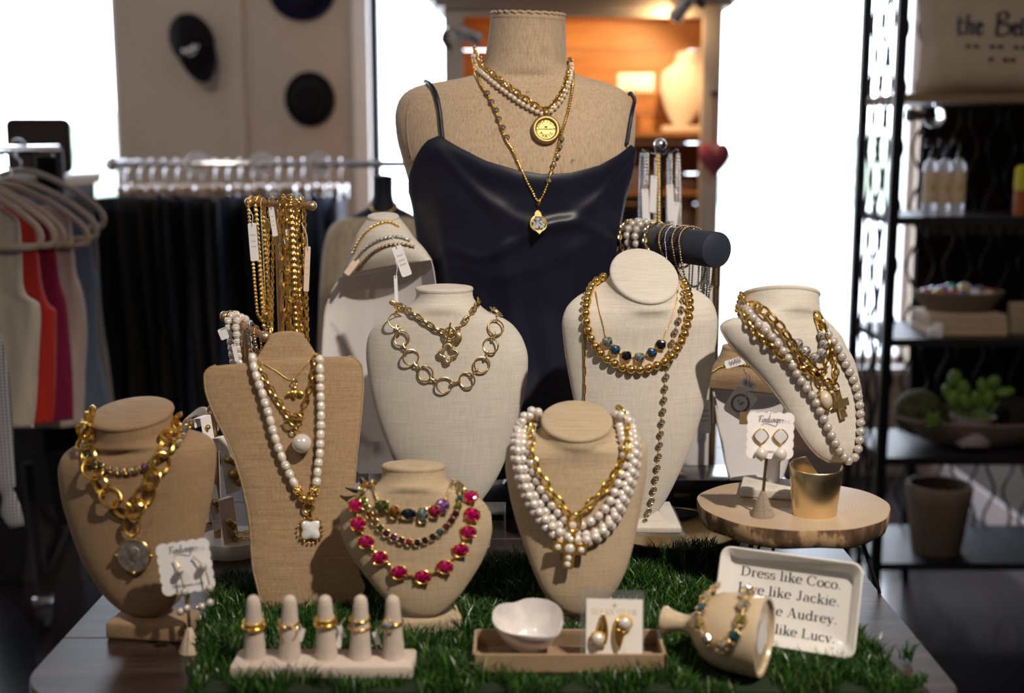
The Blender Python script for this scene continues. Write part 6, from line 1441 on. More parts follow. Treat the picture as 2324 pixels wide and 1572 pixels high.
for i, (px, py, rl) in enumerate(((1466, 470, 4), (1483, 440, -2), (1522, 460, 3), (1530, 500, -6))):
    pricetag(('white tag at the left of the silver necklace tree', 'white tag in the middle of the silver necklace tree', 'upper white tag at the right of the silver necklace tree', 'lower right white tag on the silver necklace tree')[i], px, py, 2.27, 16, 84, radians(rl), txt=False, string=(px + 2, py - 70))
# lavender display board under the bar and bamboo frame
c = atY(1588, 660, 2.25); MB().rbox((c.x, c.y, (TZ + c.z + .05)/2), (.075, .012, c.z + .05 - TZ), .003).build('display_board', M['white_vinyl'], None, label='pale upright display board below the navy bracelet bar', cat='display board')
c = atY(1626, 600, 2.2); MB().tube([(c.x, c.y, TZ), (c.x, c.y, TZ + .1), (c.x, c.y, TZ + .102), (c.x, c.y, c.z - .04), (c.x, c.y, c.z - .038), (c.x, c.y, c.z + .03)], [.006, .006, .008, .006, .008, .006], 10).build('bamboo_post', M['brass_dark'], None, label='slim bronze post under the end of the navy bracelet bar', cat='post')
# black low box behind the riser
c = atZ(1625, 1190, TZ); MB().rbox((c.x + .0, c.y + .10, TZ + .03), (.16, .10, .06), .003).build('display_box', M['black_gloss'], None, label='low glossy black box behind the wood slice', cat='box')
# ================================================================== lit hutch against the back wall
HY = 4.5; HD = .40
hx0 = atY(1008, 170, HY).x; hx1 = atY(1638, 170, HY).x
M['hutch_paint'] = pmat('hutch_paint', (0.56, 0.50, 0.46), 0.5)
M['hutch_wood'] = woodmat('hutch_wood', (0.30, 0.12, 0.035), (0.42, 0.18, 0.055), (0.52, 0.25, 0.085), 0.5, axis=(3, 30, 45))
hut = thing('display_hutch', 'tall lit hutch with orange wood back and painted frame', 'hutch', ((hx0 + hx1)/2, HY + HD/2, 0))
zt = atY(1300, 38, HY).z; zc0 = atY(1300, 16, HY).z; pw = .068
bx(hx0, hx0 + pw, HY, HY + .04, 0, zc0).build('post', M['hutch_paint'], hut, smooth=False); bx(hx1 - pw, hx1, HY, HY + .04, 0, zc0).build('post', M['hutch_paint'], hut, smooth=False)
bx(hx0 + pw, hx1 - pw, HY, HY + .04, zt, zc0).build('header', M['hutch_paint'], hut, smooth=False)
for i, (o, h) in enumerate(((.03, .02), (.055, .03), (.08, .05))): bx(hx0 - o, hx1 + o, HY - o, HY + HD, zc0 + (0, .02, .05)[i], zc0 + (0, .02, .05)[i] + h).build('crown_moulding', M['hutch_paint'], hut, smooth=False)
for x in (hx0, hx1 - .02): bx(x, x + .02, HY + .04, HY + HD, 0, zc0).build('side_panel', M['hutch_wood'], hut, smooth=False)
bx(hx0, hx1, HY + .04, HY + HD, zc0 - .012, zc0).build('top_board', M['hutch_wood'], hut, smooth=False)
nb_ = 16
for i in range(nb_):
    z0_, z1_ = zc0*i/nb_, zc0*(i + 1)/nb_ - .003; bx(hx0 + .02, hx1 - .02, HY + HD - .014, HY + HD - .002, z0_, z1_).build('back_plank', M['hutch_wood'], hut, smooth=False)
shz = [atY(1560, 300, HY + .2).z, atY(1560, 430, HY + .2).z, atY(1560, 540, HY + .2).z, .72]
for z in shz: bx(hx0 + .02, hx1 - .02, HY + .07, HY + HD - .014, z - .018, z).build('shelf', M['hutch_wood'], hut, smooth=False)
bx(hx0 + pw, hx1 - pw, HY, HY + .03, .06, .70).build('lower_door', M['hutch_paint'], hut, smooth=False)
# lamps of the hutch
def cliplamp(label, p, d, power, angle, tgt):
    d = Vector(d).normalized(); t = thing('clip_lamp', label, 'lamp', tuple(p)); Mx = zframe(p, d)
    MB().lathe([(.0005, -.06), (.018, -.058), (.024, -.04), (.026, .0), (.032, .035), (.030, .036), (.024, .0), (.0005, -.01)], Mx, 24).build('lamp_head', M['chrome'], t)
    MB().sphere((0, 0, .012), .017, 14, 10, (1, 1, 1), Mx).build('bulb', pmat('bulb', (1, .8, .5), .3, emit=(1, .72, .36), es=25), t)
    MB().tube([Mx @ Vector((0, 0, -.05)), Mx @ Vector((0, .02, -.09)), Mx @ Vector((0, .07, -.10))], .006, 8).build('arm', M['chrome'], t); MB().rbox((0, .08, -.10), (.03, .05, .02), .004, Mx).build('clamp', M['black'], t)
    s_ = spot('clip_lamp_light', p + d*.05, tgt, power, angle, (1, .64, .30), .5, .012); return t
lp = atY(1545, 22, HY - .075); cliplamp('black clip lamp glowing under the top right of the hutch', lp, (-.5, .55, -.65), 14, 130, (hx1 - .45, HY + .3, 1.35))
lp2 = atY(1068, 82, HY - .02); cliplamp('metal clip lamp on the left post of the hutch', lp2, (.8, .25, -.35), 9, 120, (hx0 + .6, HY + .35, 1.3))
lpt = bpy.data.lights.new('hutch_glow', 'POINT'); lpt.energy = 2.2; lpt.color = (1, .66, .30); lpt.shadow_soft_size = .02
_o = bpy.data.objects.new('hutch_glow', lpt); COL.objects.link(_o); _o.location = lp + Vector((-.5, .55, -.65)).normalized()*.055
for px, py, lab in ((1012, 103, 'small black heart hook on the left post of the hutch'), (1622, 215, 'small black heart hook on the right post of the hutch')):
    p = atY(px, py, HY - .012); MB().prism([(x*.016, y*.016) for x, y in heart(24)], -.004, .004, zframe(p, (0, -1, 0))).build('heart_hook', M['black'], None, label=lab, cat='hook')
# felt heart
p = atY(1621, 366, HY - .05); fm = zframe(p, (0, -1, 0)); fm = frame(p, (1, 0, 0), (0, -1, 0)); hs_ = .062
ht = thing('felt_heart', 'dark pink felt heart hanging on the right post of the hutch', 'ornament', (p.x, p.y, p.z - .07))
hp48 = heart(48); R = []
for sc, z in ((.02, -.022), (.6, -.019), (.9, -.010), (1, 0), (.9, .010), (.6, .019), (.02, .022)): R.append([fm @ Vector((x*hs_*sc, y*hs_*1.30*sc - .004, z)) for x, y in hp48])
MB().rings(R, True, True, True).build('heart_body', pmat('felt', (.28, .05, .085), .95, sheen=.3, bump=.4, bs=400), ht); MB().tube([p + Vector((0, .01, .05)), atY(1622, 222, HY - .02)], .004, 6).build('ribbon', pmat('ribbon', (.20, .08, .09), .9), ht)
# things inside the hutch
O = atY(1545, 292, HY + .22)
Lh = Loft([(1535, 122, 1597, 118, 1, 1, .15), (1532, 140, 1603, 135, 1, 1), (1522, 150, 1612, 148, .6, .5), (1503, 165, 1618, 165, .45, .3), (1497, 195, 1615, 195, .4, .25), (1503, 230, 1600, 230, .4, .2), (1516, 262, 1580, 262, .4, .2), (1530, 284, 1562, 284, .4, .2), (1540, 290, 1552, 290, .3, .15)], O, 8, 10)
t = thing('necklace_bust', 'cream bust on the lit shelf inside the hutch', 'display bust', tuple(O)); Lh.mb(40, 30).build('body', M['linen_cream'], t, ang=60); Lh.cap().build('neck_cap', M['linen_cream'], t)
MB().rbox((O.x, O.y + .01, shz[0] + .012), (.14, .10, .024), .004).build('base', M['linen_cream'], t); MB().tube([(O.x, O.y + .03, shz[0] + .02), (O.x, O.y + .03, O.z + .1)], .012, 8).build('stem', M['linen_cream'], t)
c = atY(1443, 188, HY + .18); t = thing('fringed_card', 'cream card with hanging fringe on the back of the hutch', 'card', (c.x, c.y, c.z - .05)); MB().box(c[:], (.135, .004, .07)).build('card_body', M['card_cream'], t, smooth=False)
for i in range(8): MB().tube([(c.x - .058 + .0165*i, c.y - .004, c.z - .02), (c.x - .058 + .0165*i, c.y - .004, c.z - .052 - .008*(i % 3))], .003, 6).build('fringe_strand', M['gold_pale'], t)
for (px, py, w, h, mt, lab) in ((1560, 470, 100, 90, 'linen_beige', 'tan display bust low in the hutch behind the silver tree'), (1440, 400, 60, 50, 'kraft', 'tan box on the second hutch shelf behind the dress form'), (1560, 400, 30, 22, 'linen_beige', 'small dark card on the second hutch shelf'), (1420, 520, 70, 60, 'velvet', 'dark display block on the third hutch shelf'), (1590, 512, 70, 26, 'card_cream', 'white jewellery box on the third hutch shelf')):
    zs_ = max([z for z in shz if z <= atY(px, py, HY + .2).z + .01] or [shz[-1]]); b = atY(px, py, HY + .2); k = mpp(b)
    if 'bust' in lab: t = thing('necklace_bust', lab, 'display bust', (b.x, b.y, zs_)); MB().lathe([(.001, 0), (.03, 0), (.05, .05), (.062, .09), (.05, .115), (.025, .125), (.022, .15), (.024, .155), (.001, .157)], Matrix.Translation((b.x, b.y, zs_)), 24, sy=.5).build('body', M[mt], t)
    else: MB().rbox((b.x, b.y, zs_ + h*k/2), (w*k, .08, h*k), .004).build('jewellery_box', M[mt], None, label=lab, cat='box')
# ================================================================== wall hats
def hat(label, px, py, rw, rh, mat, crown=.09, band=None):
    c = atY(px, py, YW - .012); k = mpp(c); fx_ = frame(c, (1, 0, 0), (0, -1, 0)); t = thing('hat', label, 'hat', (c.x, c.y, c.z - rh*k))
    pr = [(.001, crown*.9), (rw*k*.35, crown*.92), (rw*k*.52, crown*.8), (rw*k*.60, crown*.3), (rw*k*.62, .012), (rw*k*.95, .004), (rw*k, .002), (rw*k, -.002), (.001, -.004)]
    MB().lathe(pr, fx_, 40, sx=1, sy=rh/rw).build('hat_body', mat, t, ang=60)
    MB().lathe([(rw*k*.615, .012), (rw*k*.632, .014), (rw*k*.628, .035), (rw*k*.60, .036)], fx_, 40, sx=1, sy=rh/rw).build('hat_band', M['black'], t, ang=60)
M['felt_black'] = pmat('felt_black', (.008, .008, .010), .95, 0, .2); M['felt_navy'] = pmat('felt_navy', (.008, .009, .030), .95, 0, .2)
hat('round black felt hat on the beige wall', 703, 225, 57, 62, M['felt_black']); hat('navy blue hat at the top of the beige wall, cut by the picture edge', 684, -22, 76, 68, M['felt_navy'])
c = atY(436, 92, YW - .02); k = mpp(c); cf = frame(c, (1, 0, 0), (0, -1, 0)) @ Matrix.Rotation(radians(22), 4, 'Z')
t = thing('baseball_cap', 'black baseball cap with a pale emblem hung on the beige wall', 'cap', (c.x, c.y, c.z - .15)); R = []
for i in range(9):
    a = pi/2*i/8; R.append([cf @ Vector((50*k*cos(a)*cos(b) , 62*k*cos(a)*sin(b) , .10*sin(a))) for b in [2*pi*j/36 for j in range(36)]])
MB().rings(R, True, True, True).build('crown', M['felt_black'], t, ang=60)
R = []
for o in (.006, -.002): R.append([cf @ Vector(((-42 + 84*i/20)*k, (-40 - 62*sin(pi*i/20)**.7)*k, .06 + o - .05*(i/20 - .5)**2*4)) for i in range(21)] + [cf @ Vector(((42 - 84*i/20)*k, (-38)*k, .06 + o)) for i in range(1, 20)])
MB().rings(R, True, True, True).build('brim', M['felt_black'], t, ang=60)
mb = MB(); script(mb, [[(-1, .1), (-.8, .5), (-.6, 0), (-.3, .4), (-.1, 0)], [(.0, .4), (.2, 0), (.4, .5), (.6, 0), (1, .3)], [(-.5, -.3), (0, -.4), (.5, -.25)]], cf @ Matrix.Translation((0, -28*k, .094)) @ Matrix.Scale(20*k, 4), .18); mb.build('emblem', M['card'], t, smooth=False)
MB().sphere((0, 0, 0), 5*k, 10, 6, (1, 1, .5), cf @ Matrix.Translation((0, 0, .10))).build('top_button', M['felt_black'], t)
# ================================================================== dark framed board on a counter (left)
by = 3.95; a = atY(12, 268, by); b = atY(166, 394, by); 
t = thing('framed_board', 'dark rounded board standing on the wooden counter by the left window', 'board', ((a.x + b.x)/2, by, b.z)); poly = rrect(b.x - a.x, a.z - b.z, .025, 5); fm = frame(((a.x + b.x)/2, by, (a.z + b.z)/2), (1, 0, 0), (0, -1, 0))
MB().prism(poly, -.012, .012, fm, .004).build('board_frame', M['black'], t); MB().prism([(x*.9, y*.88) for x, y in poly], .011, .014, fm).build('board_panel', pmat('board_face', (.035, .025, .02), .45), t)
cx0 = atY(-120, 400, by).x; ct = thing('counter', 'dark counter with a wooden top under the framed board', 'counter', ((cx0 + b.x)/2, by, 0))
bx(cx0, b.x + .004, by - .12, by + .25, b.z - .035, b.z - .012).build('wooden_top', woodmat('counter_wood', (.24, .13, .05), (.34, .20, .09), (.42, .26, .12), .4), ct, smooth=False); bx(cx0, b.x + .006, by - .13, by + .26, b.z - .012, b.z - .0005).build('white_runner', M['trim_white'], ct, smooth=False)
bx(cx0 + .02, b.x - .01, by - .10, by + .23, 0, b.z - .035).build('cabinet_body', pmat('counter_dark', (.03, .028, .03), .6), ct, smooth=False)
# ================================================================== jeans rack
JY = 4.25; ja = atY(258, 372, JY); jb = atY(945, 368, JY); jz = ja.z; jx1 = jb.x + .15
rk = thing('clothes_rack', 'chrome rail rack of dark jeans in front of the beige wall', 'clothes rack', ((ja.x + jx1)/2, JY, 0))
MB().tube([(ja.x, JY, jz), (jx1, JY, jz)], .013, 14).build('rail', M['chrome'], rk)
for x in (ja.x + .02, jx1 - .02): MB().tube([(x, JY, .04), (x, JY, jz)], .012, 12).build('upright', M['chrome'], rk); MB().rbox((x, JY, .03), (.05, .5, .03), .006).build('foot', M['chrome'], rk)
MB().sphere((0, 0, 0), .026, 16, 12, (1, 1, 1), Matrix.Translation((ja.x - .008, JY, jz))).build('end_knob', M['chrome'], rk)
def disc2(parent, Mx, r, th, mat, name): return MB().lathe([(.0135, -th/2), (r, -th/2), (r, th/2), (.0135, th/2), (.0135, -th/2)], Mx, 32).build(name, mat, parent)
M['ring_white'] = pmat('ring_white', (.85, .84, .86), .3, trans=.3)
for px in (449, 594, 724):
    p = atY(px, 374, JY); t = thing('size_ring', 'round white size divider on the jeans rail, %s of three' % {449: 'leftmost', 594: 'middle', 724: 'rightmost'}[px], 'size ring', (p.x, JY, jz - .04), 'size dividers on the jeans rail')
    disc2(t, zframe((p.x, JY, jz), (.45, -1, 0)), .042, .004, M['ring_white'], 'ring_plate')
JC = [(.010, .011, .014), (.010, .011, .016), (.012, .012, .014), (.018, .017, .018), (.012, .014, .024), (.030, .030, .034), (.013, .017, .032), (.030, .048, .10), (.012, .014, .022), (.024, .027, .035), (.028, .042, .09), (.014, .018, .030), (.060, .09, .17), (.04, .06, .12)]
jm = []
for i, c_ in enumerate(JC):
    q = NT('denim'); n_ = q.noise(1.0, 4, q.mul(q.coord(), (40, 40, 3))); q.l(q.ramp(n_, [(.3, tuple(v*.7 for v in c_)), (.7, tuple(min(1, v*1.5) for v in c_))]), q.b.inputs['Base Color']); q.b.inputs['Roughness'].default_value = .9; q.bump(q.noise(600, 2), .3, .001); jm.append(q.m)
M['hanger_wood'] = pmat('hanger_wood', (.42, .25, .12), .4)
hook_pts = [Vector((0, 0, 0)), Vector((0, 0, .025)), Vector((0, .016, .040)), Vector((0, .022, .058)), Vector((0, .012, .074)), Vector((0, -.008, .072)), Vector((0, -.018, .056))]
HK = MB().tube(cr(hook_pts, 24), .0026, 8).mesh('hook', M['chrome'], ang=None)
HB = MB().rbox((0, 0, -.012), (.016, .34, .028), .004).mesh('hanger_bar', M['hanger_wood']); CL = MB().rbox((0, 0, 0), (.022, .030, .05), .004).mesh('clip', M['chrome'])
def jean_mesh(w, L_, mat, ph):
    R = []; n = 28
    for i in range(22):
        u = i/21; z = -L_*u; dp = .17 + .012*sin(ph + u*2) - .03*u; ww = w*(.36 + .16*min(1, u*4)) + .004*sin(u*9 + ph)
        sh = .010*sin(u*3.1 + ph); R.append([Vector((ww*math.copysign(abs(cos(a))**.7, cos(a)) + sh + .004*sin(3*a + ph + u*3), dp*math.copysign(abs(sin(a))**.7, sin(a)), z)) for a in [2*pi*k/n for k in range(n)]])
    return MB().rings(R, True, True, True).mesh('denim_legs', mat, ang=None)
order = ['leftmost'] + ['%s from the left' % s for s in ('second', 'third', 'fourth', 'fifth', 'sixth', 'seventh', 'eighth', 'ninth', 'tenth', 'eleventh', 'twelfth', 'thirteenth', 'fourteenth', 'fifteenth', 'sixteenth', 'seventeenth', 'eighteenth', 'nineteenth', 'twentieth')]
for i in range(20):
    p = atY(232 + i*28.5, 440, JY); t = thing('hanging_jeans', 'dark folded jeans on the chrome rail, %s' % order[i], 'jeans', (p.x, JY, p.z - .95), 'jeans on the chrome rail')
    ci = min(13, int(i*13/19 + random.uniform(-.9, .9))) if i > 3 else i % 4
    yw = radians(random.uniform(-10, 10)); T = Matrix.Translation((p.x, JY, p.z)) @ Matrix.Rotation(yw, 4, 'Z')
    inst('denim', jean_mesh(.030, random.uniform(.9, 1.0), jm[max(0, ci)], random.uniform(0, 6)), T @ Matrix.Translation((0, 0, -.010)), t)
    if p.x > ja.x:
        inst('hanger_bar', HB, T @ Matrix.Translation((0, 0, .028)), t)
        for s_ in (-1, 1): inst('clip', CL, T @ Matrix.Translation((0, s_*.13, .006)), t)
        inst('hook', HK, Matrix.Translation((p.x, JY, jz - .058)), t)
# ================================================================== second dark mannequin in a cream sweater
SY = 3.1
O = atY(840, 700, SY); t = thing('mannequin', 'black mannequin bust standing behind the bronze T-bar stand', 'mannequin', (O.x, SY, 0))
Ls = Loft([(846, 404, 892, 404, 1, 1), (846, 440, 892, 440, 1, 1), (838, 465, 900, 465, .9, .9), (812, 482, 926, 480, .55, .55), (775, 500, 955, 498, .45, .45), (752, 530, 970, 530, .42, .42), (748, 600, 968, 600, .45, .42), (752, 700, 960, 700, .45, .42), (760, 850, 950, 850, .45, .42)], O, 0, 0)
Ls.mb(40, 40).build('torso', M['velvet'], t, ang=60); Ls.cap().build('neck_cap', M['velvet'], t)
MB().tube([(O.x, SY, .02), (O.x, SY, O.z)], .016, 12).build('pole', M['black'], t); MB().lathe([(.001, 0), (.16, 0), (.16, .015), (.001, .02)], Matrix.Translation((O.x, SY, 0)), 32).build('foot', M['black'], t)
sw = Loft([(792, 492, 938, 490, .62, .6), (762, 503, 958, 502, .55, .52), (742, 530, 978, 530, .52, .5), (732, 580, 985, 580, .52, .48), (726, 660, 985, 660, .52, .48), (722, 780, 980, 780, .52, .48), (724, 900, 972, 900, .52, .48)], O, 0, 0)
q = NT('knit'); n1 = q.noise(1.0, 2, q.mul(q.coord(), (160, 160, 4))); q.l(q.ramp(n1, [(.35, (.46, .36, .24)), (.65, (.68, .56, .40))]), q.b.inputs['Base Color']); q.b.inputs['Roughness'].default_value = .95; q.bump(n1, .6, .004)
mbs = MB(); mbs.rings([sw.ring(i/40, 48) for i in range(41)], True, False, True); swo = mbs.build('knit_sweater', q.m, None, ang=None, label='cream ribbed sweater on the black mannequin behind the white bust', cat='sweater')
bvh_of('sw', Ls.mb(40, 40)); chainon('gold disc necklace on the black mannequin', 'sw', [(845, 468), (850, 482), (870, 488), (890, 480), (897, 466)], .0035, 'gold')
# ================================================================== tops on the left rack
GY0 = 2.62
GAR = [('cream', (.62, .54, .45), 100, 548, [(46, 505), (50, 560), (52, 640), (60, 668), (90, 690), (93, 720), (89, 800), (86, 900), (80, 968)], 'cream knit tank top on the left rack'),
       ('red', (.50, .022, .012), 130, 545, [(80, 505), (86, 570), (95, 650), (110, 690), (127, 706), (127, 800), (126, 900), (122, 958)], 'bright red top on the left rack'),
       ('magenta', (.22, .002, .045), 150, 545, [(120, 505), (126, 560), (136, 640), (150, 690), (156, 760), (163, 850), (166, 952)], 'deep magenta top on the left rack'),
       ('blush', (.60, .47, .42), 204, 545, [(160, 500), (166, 560), (171, 620), (181, 650), (191, 700), (194, 760), (190, 850), (187, 966)], 'pale blush top on the left rack'),
       ('chambray', (.11, .15, .23), 224, 530, [(196, 490), (206, 560), (211, 600), (226, 655), (217, 672), (216, 760), (235, 860), (251, 932)], 'blue chambray top with a tied sleeve on the left rack'),
       ('grey', (.20, .18, .18), 240, 505, [(212, 480), (222, 560), (229, 700), (246, 820), (262, 932)], 'grey top farthest along the left rack')]
HG = None
rl = thing('clothes_rack', 'chrome and black rolling rack of tops at the left edge', 'clothes rack', (atY(20, 900, 2.9).x, 2.9, 0))
zr = None
for i, (nm, col, xe, ye, edge, lab) in enumerate(GAR):
    Yg = GY0 + .12*i; e = atY(xe, ye, Yg); k = mpp(e); xc = xe - .205/k; cx = e.x - .205
    q = NT('cloth_' + nm); n1 = q.noise(1.0, 3, q.mul(q.coord(), (40, 40, 5))); q.l(q.ramp(n1, [(.3, tuple(v*.85 for v in col)), (.7, tuple(min(1, v*1.12) for v in col))]), q.b.inputs['Base Color']); q.b.inputs['Roughness'].default_value = .95; q.b.inputs['Sheen Weight'].default_value = .2; q.bump(q.noise(260, 3), .4, .002)
    rows = [(2*xc - x, y, x, y, .10, .10) for x, y in [(xc + (edge[0][0] - xc)*.75, edge[0][1] - 35)] + edge]
    O = atY(xc, 700, Yg); L = Loft(rows, O, 0, 0); R = []
    for a_ in range(49):
        r = L.row(a_/48); ring = []
        for j in range(48):
            th = 2*pi*j/48; off = .010*sin(3*th + i) * (a_/48) + .006*sin(7*th + a_*.1); ring.append(L.pt(r, th) + Vector((0, off, 0)))
        R.append(ring)
    t = thing('sleeveless_top', lab, 'top', (O.x, Yg, L.K[-1][0].z)); MB().rings(R, True, True, True).build('garment', q.m, t, ang=None)
    # hanger
    hg = thing('clothes_hanger', 'tan padded hanger holding the %s' % lab.replace(' on the left rack', '').replace(' farthest along the left rack', ''), 'hanger', (cx, Yg, e.z - .02))
    H = [(0, .115), (.05, .105), (.12, .072), (.18, .030), (.202, .005), (.205, -.018), (.190, -.030), (.12, -.032), (0, -.032)]
    P = [Vector((cx + x, Yg - .018, e.z + .02 + z)) for x, z in H] + [Vector((cx - x, Yg - .018, e.z + .02 + z)) for x, z in H[-2:0:-1]]
    MB().tube(cr(P + [P[0]], 90)[:-1], .0075, 8, True).build('hanger_body', pmat('hanger_tan', (.52, .42, .32), .6), hg, ang=None)
    zr = e.z + .02 + .115 + .055
    inst('hook', HK, Matrix.Translation((cx, Yg - .018, e.z + .13)) @ Matrix.Rotation(pi/2, 4, 'Z') @ Matrix.Scale(1.1, 4), hg)
    if i == 0: r0 = Vector((cx, Yg - .35, e.z + .13 + .058))
    if i == len(GAR) - 1: r1 = Vector((cx, Yg + .25, e.z + .13 + .058))
MB().tube([r0, r1], .012, 12).build('rail', M['chrome'], rl)
cst = atZ(103, 1425, 0); MB().tube([r1, Vector((r1.x, r1.y, .5)), Vector((r1.x + .05, r1.y, .45)), Vector((cst.x, cst.y, .10))], .014, 12).build('upright', M['black'], rl)
MB().tube([atY(62, 1050, cst.y - .02), Vector((cst.x, cst.y, .09))], .016, 10).build('leg', M['black'], rl)
MB().rbox((cst.x, cst.y, .085), (.05, .05, .035), .008).build('caster_bracket', M['chrome'], rl); MB().lathe([(.001, -.012), (.036, -.012), (.040, 0), (.036, .012), (.001, .012)], Matrix.Translation((cst.x, cst.y, .04)) @ Matrix.Rotation(pi/2, 4, 'Y'), 24).build('caster_wheel', M['black'], rl)
# checked shirt sleeve at the left edge
q = NT('gingham'); co = q.coord(); sx = q.n('ShaderNodeSeparateXYZ'); q.l(co, sx.inputs[0])
gx = q.math('SINE', q.math('MULTIPLY', sx.outputs['X'], 900), 0); gz = q.math('SINE', q.math('MULTIPLY', sx.outputs['Z'], 900), 0)
q.l(q.ramp(q.math('ADD', q.math('MULTIPLY', q.math('ADD', gx, gz), .25), .5), [(.25, (.07, .08, .12)), (.75, (.55, .54, .56))]), q.b.inputs['Base Color']); q.b.inputs['Roughness'].default_value = .9
O = atY(0, 1100, 2.45)
Lg = Loft([(-135, 540, -62, 545, .4, .4), (-118, 600, -42, 600, .4, .4), (-98, 680, -20, 680, .35, .35), (-86, 770, 5, 770, .3, .3), (-80, 850, 20, 850, .3, .3), (-75, 950, 28, 950, .3, .3), (-60, 1040, 32, 1040, .3, .3), (-30, 1100, 36, 1100, .35, .35), (0, 1115, 30, 1112, .5, .5), (5, 1130, 38, 1126, .5, .5), (2, 1165, 50, 1160, .4, .4), (22, 1200, 55, 1192, .3, .3)], O, 0, 0)
t = thing('checked_shirt', 'blue and white checked shirt sleeve with a tied cuff at the left edge', 'shirt', tuple(O - Vector((0, 0, .1)))); Lg.mb(36, 40).build('sleeve', q.m, t, ang=None)
sxc = 1162 + (r0.x + .02)/((atY(0, 500, 2.45) - CAM).dot(FWD))*FPX; wR = -85 - sxc
Lsb = Loft([(sxc - 50, 478, sxc + 50, 478, .6, .6), (sxc - 70, 492, sxc + 70, 492, .5, .5), (sxc - wR*.8, 520, sxc + wR*.8, 520, .2, .2), (sxc - wR, 550, sxc + wR, 550, .18, .18), (sxc - wR*.95, 700, sxc + wR*.95, 700, .2, .2), (sxc - wR, 950, sxc + wR, 950, .2, .2), (sxc - wR, 1080, sxc + wR, 1080, .18, .18)], O, 0, 0)
Lsb.mb(40, 40).build('shirt_body', q.m, t, ang=None)
inst('hook', HK, Matrix.Translation((r0.x + .02, 2.45, r0.z - .058)) @ Matrix.Rotation(pi/2, 4, 'Z'), t)

O = atY(140, 1150, 3.3); Lt = Loft([(95, 955, 190, 955, .3, .3), (98, 1010, 186, 1010, .3, .3), (112, 1090, 178, 1090, .3, .3), (122, 1150, 166, 1150, .3, .3), (132, 1190, 156, 1190, .3, .3)], O, 0, 0)
t = thing('black_trousers', 'black trousers hanging low behind the tops on the left rack', 'trousers', tuple(O - Vector((0, 0, .06)))); Lt.mb(28, 24).build('trouser_legs', M['felt_black'], t, ang=None)
tp = Lt.K[0][0]; MB().tube([tp, Vector((tp.x, 3.3, r1.z - .02))], .03, 10).build('waistband', M['felt_black'], t)
# ================================================================== black metal shelf rack (right)
EY0, EY1 = 3.40, 3.74; ex0, ex1 = 1.045, 1.775
M['iron'] = pmat('iron', (.012, .012, .016), .38, .4); M['shelf_dark'] = pmat('shelf_dark', (.018, .017, .020), .45, 0, .35)
M['plank_tan'] = woodmat('plank_tan', (.13, .08, .045), (.20, .13, .08), (.27, .18, .11), .5)
er = thing('shelf_rack', 'black metal shelf rack with curved wire lattice at the right edge', 'shelf', ((ex0 + ex1)/2, (EY0 + EY1)/2, 0))
for x in (ex0, ex1):
    for y in (EY0, EY1): MB().rbox((x, y, 1.06), (.028, .028, 2.12), .003).build('post', M['iron'], er, smooth=False)
ez = [atY(2200, 213, EY0).z, atY(2200, 492, EY0).z, atY(2200, 768, EY0).z, atY(2200, 1036, EY0).z, atY(2200, 1275, EY0).z]
for i, z in enumerate(ez): bx(ex0, ex1, EY0 - .01, EY1 + .01, z - .022, z).build('shelf_board', M['plank_tan'] if i == 0 else M['shelf_dark'], er, smooth=False)
bx(ex0, ex1, EY0 - .01, EY1 + .01, 2.10, 2.12).build('top_board', M['shelf_dark'], er, smooth=False)
nW = 13; dW = (ex1 - ex0)/nW; hW = .088; A_w = dW/2
for i in range(nW + 1):
    xw = ex0 + dW*i; s_ = 1 if i % 2 else -1
    P = [Vector((min(ex1, max(ex0, xw + s_*A_w*.5*cos(pi*(z_ - .25)/hW))), EY1, z_)) for z_ in [.10 + 2.0*k/200 for k in range(201)]]
    MB().tube(P, .0045, 6).build('lattice_wire', M['iron'], er, ang=None)
for i in range(6):
    yw = EY0 + (EY1 - EY0)*(i + .5)/6; s_ = 1 if i % 2 else -1; dy = (EY1 - EY0)/6
    P = [Vector((ex0, yw + s_*dy*.25*cos(pi*(z_ - .25)/hW)*2*.5, z_)) for z_ in [.10 + 2.0*k/200 for k in range(201)]]
    MB().tube(P, .0045, 6).build('lattice_wire', M['iron'], er, ang=None)
# added dark panel: stands in for shade behind the rack, blocks window light
dvx = atY(2087, 400, EY1 + .13).x; dv = thing('shade_panel', 'added dark brown panel for the shade behind the shelf rack', 'shade panel', ((dvx + 1.78)/2, EY1 + .14, 0))
bx(dvx, 1.78, EY1 + .12, EY1 + .15, ez[3] + .02, 2.35).build('panel', pmat('shade_brown', (.040, .030, .026), .9, 0, .1), dv, smooth=False)
for x in (dvx + .02, 1.76): bx(x - .012, x + .012, EY1 + .125, EY1 + .145, 0, ez[3] + .02).build('leg', M['iron'], dv, smooth=False)
# pillow
pa = atY(2098, 196, EY0 + .10); pw_, ph_ = .52, .30; pc = Vector((pa.x + pw_/2 - .01, EY0 + .16, ez[0] + ph_*.47)); Mx = Matrix.Translation(pc) @ Matrix.Rotation(radians(-14), 4, 'X')
PM = frame(Mx.translation, (1, 0, -.03), Vector((0, -1, .22))); t = thing('throw_pillow', 'tan throw pillow with black brush lettering on the top shelf of the rack', 'pillow', (pc.x, pc.y, ez[0]))
nx, ny = 28, 20; F_, B_ = [], []
for j in range(ny + 1):
    rf, rb = [], []
    for i in range(nx + 1):
        u, v = -1 + 2*i/nx, -1 + 2*j/ny; px_ = u*(1 - .07*(1 - v*v)*0 - .06*(1 - abs(v))*abs(u)); py_ = v*(1 - .08*(1 - abs(u))*abs(v)); th = .062*((1 - u**4)*(1 - v**4))**.5
        rf.append(PM @ Vector((px_*pw_/2, py_*ph_/2, th + .003))); rb.append(PM @ Vector((px_*pw_/2, py_*ph_/2, -th - .003)))
    F_.append(rf); B_.append(rb)
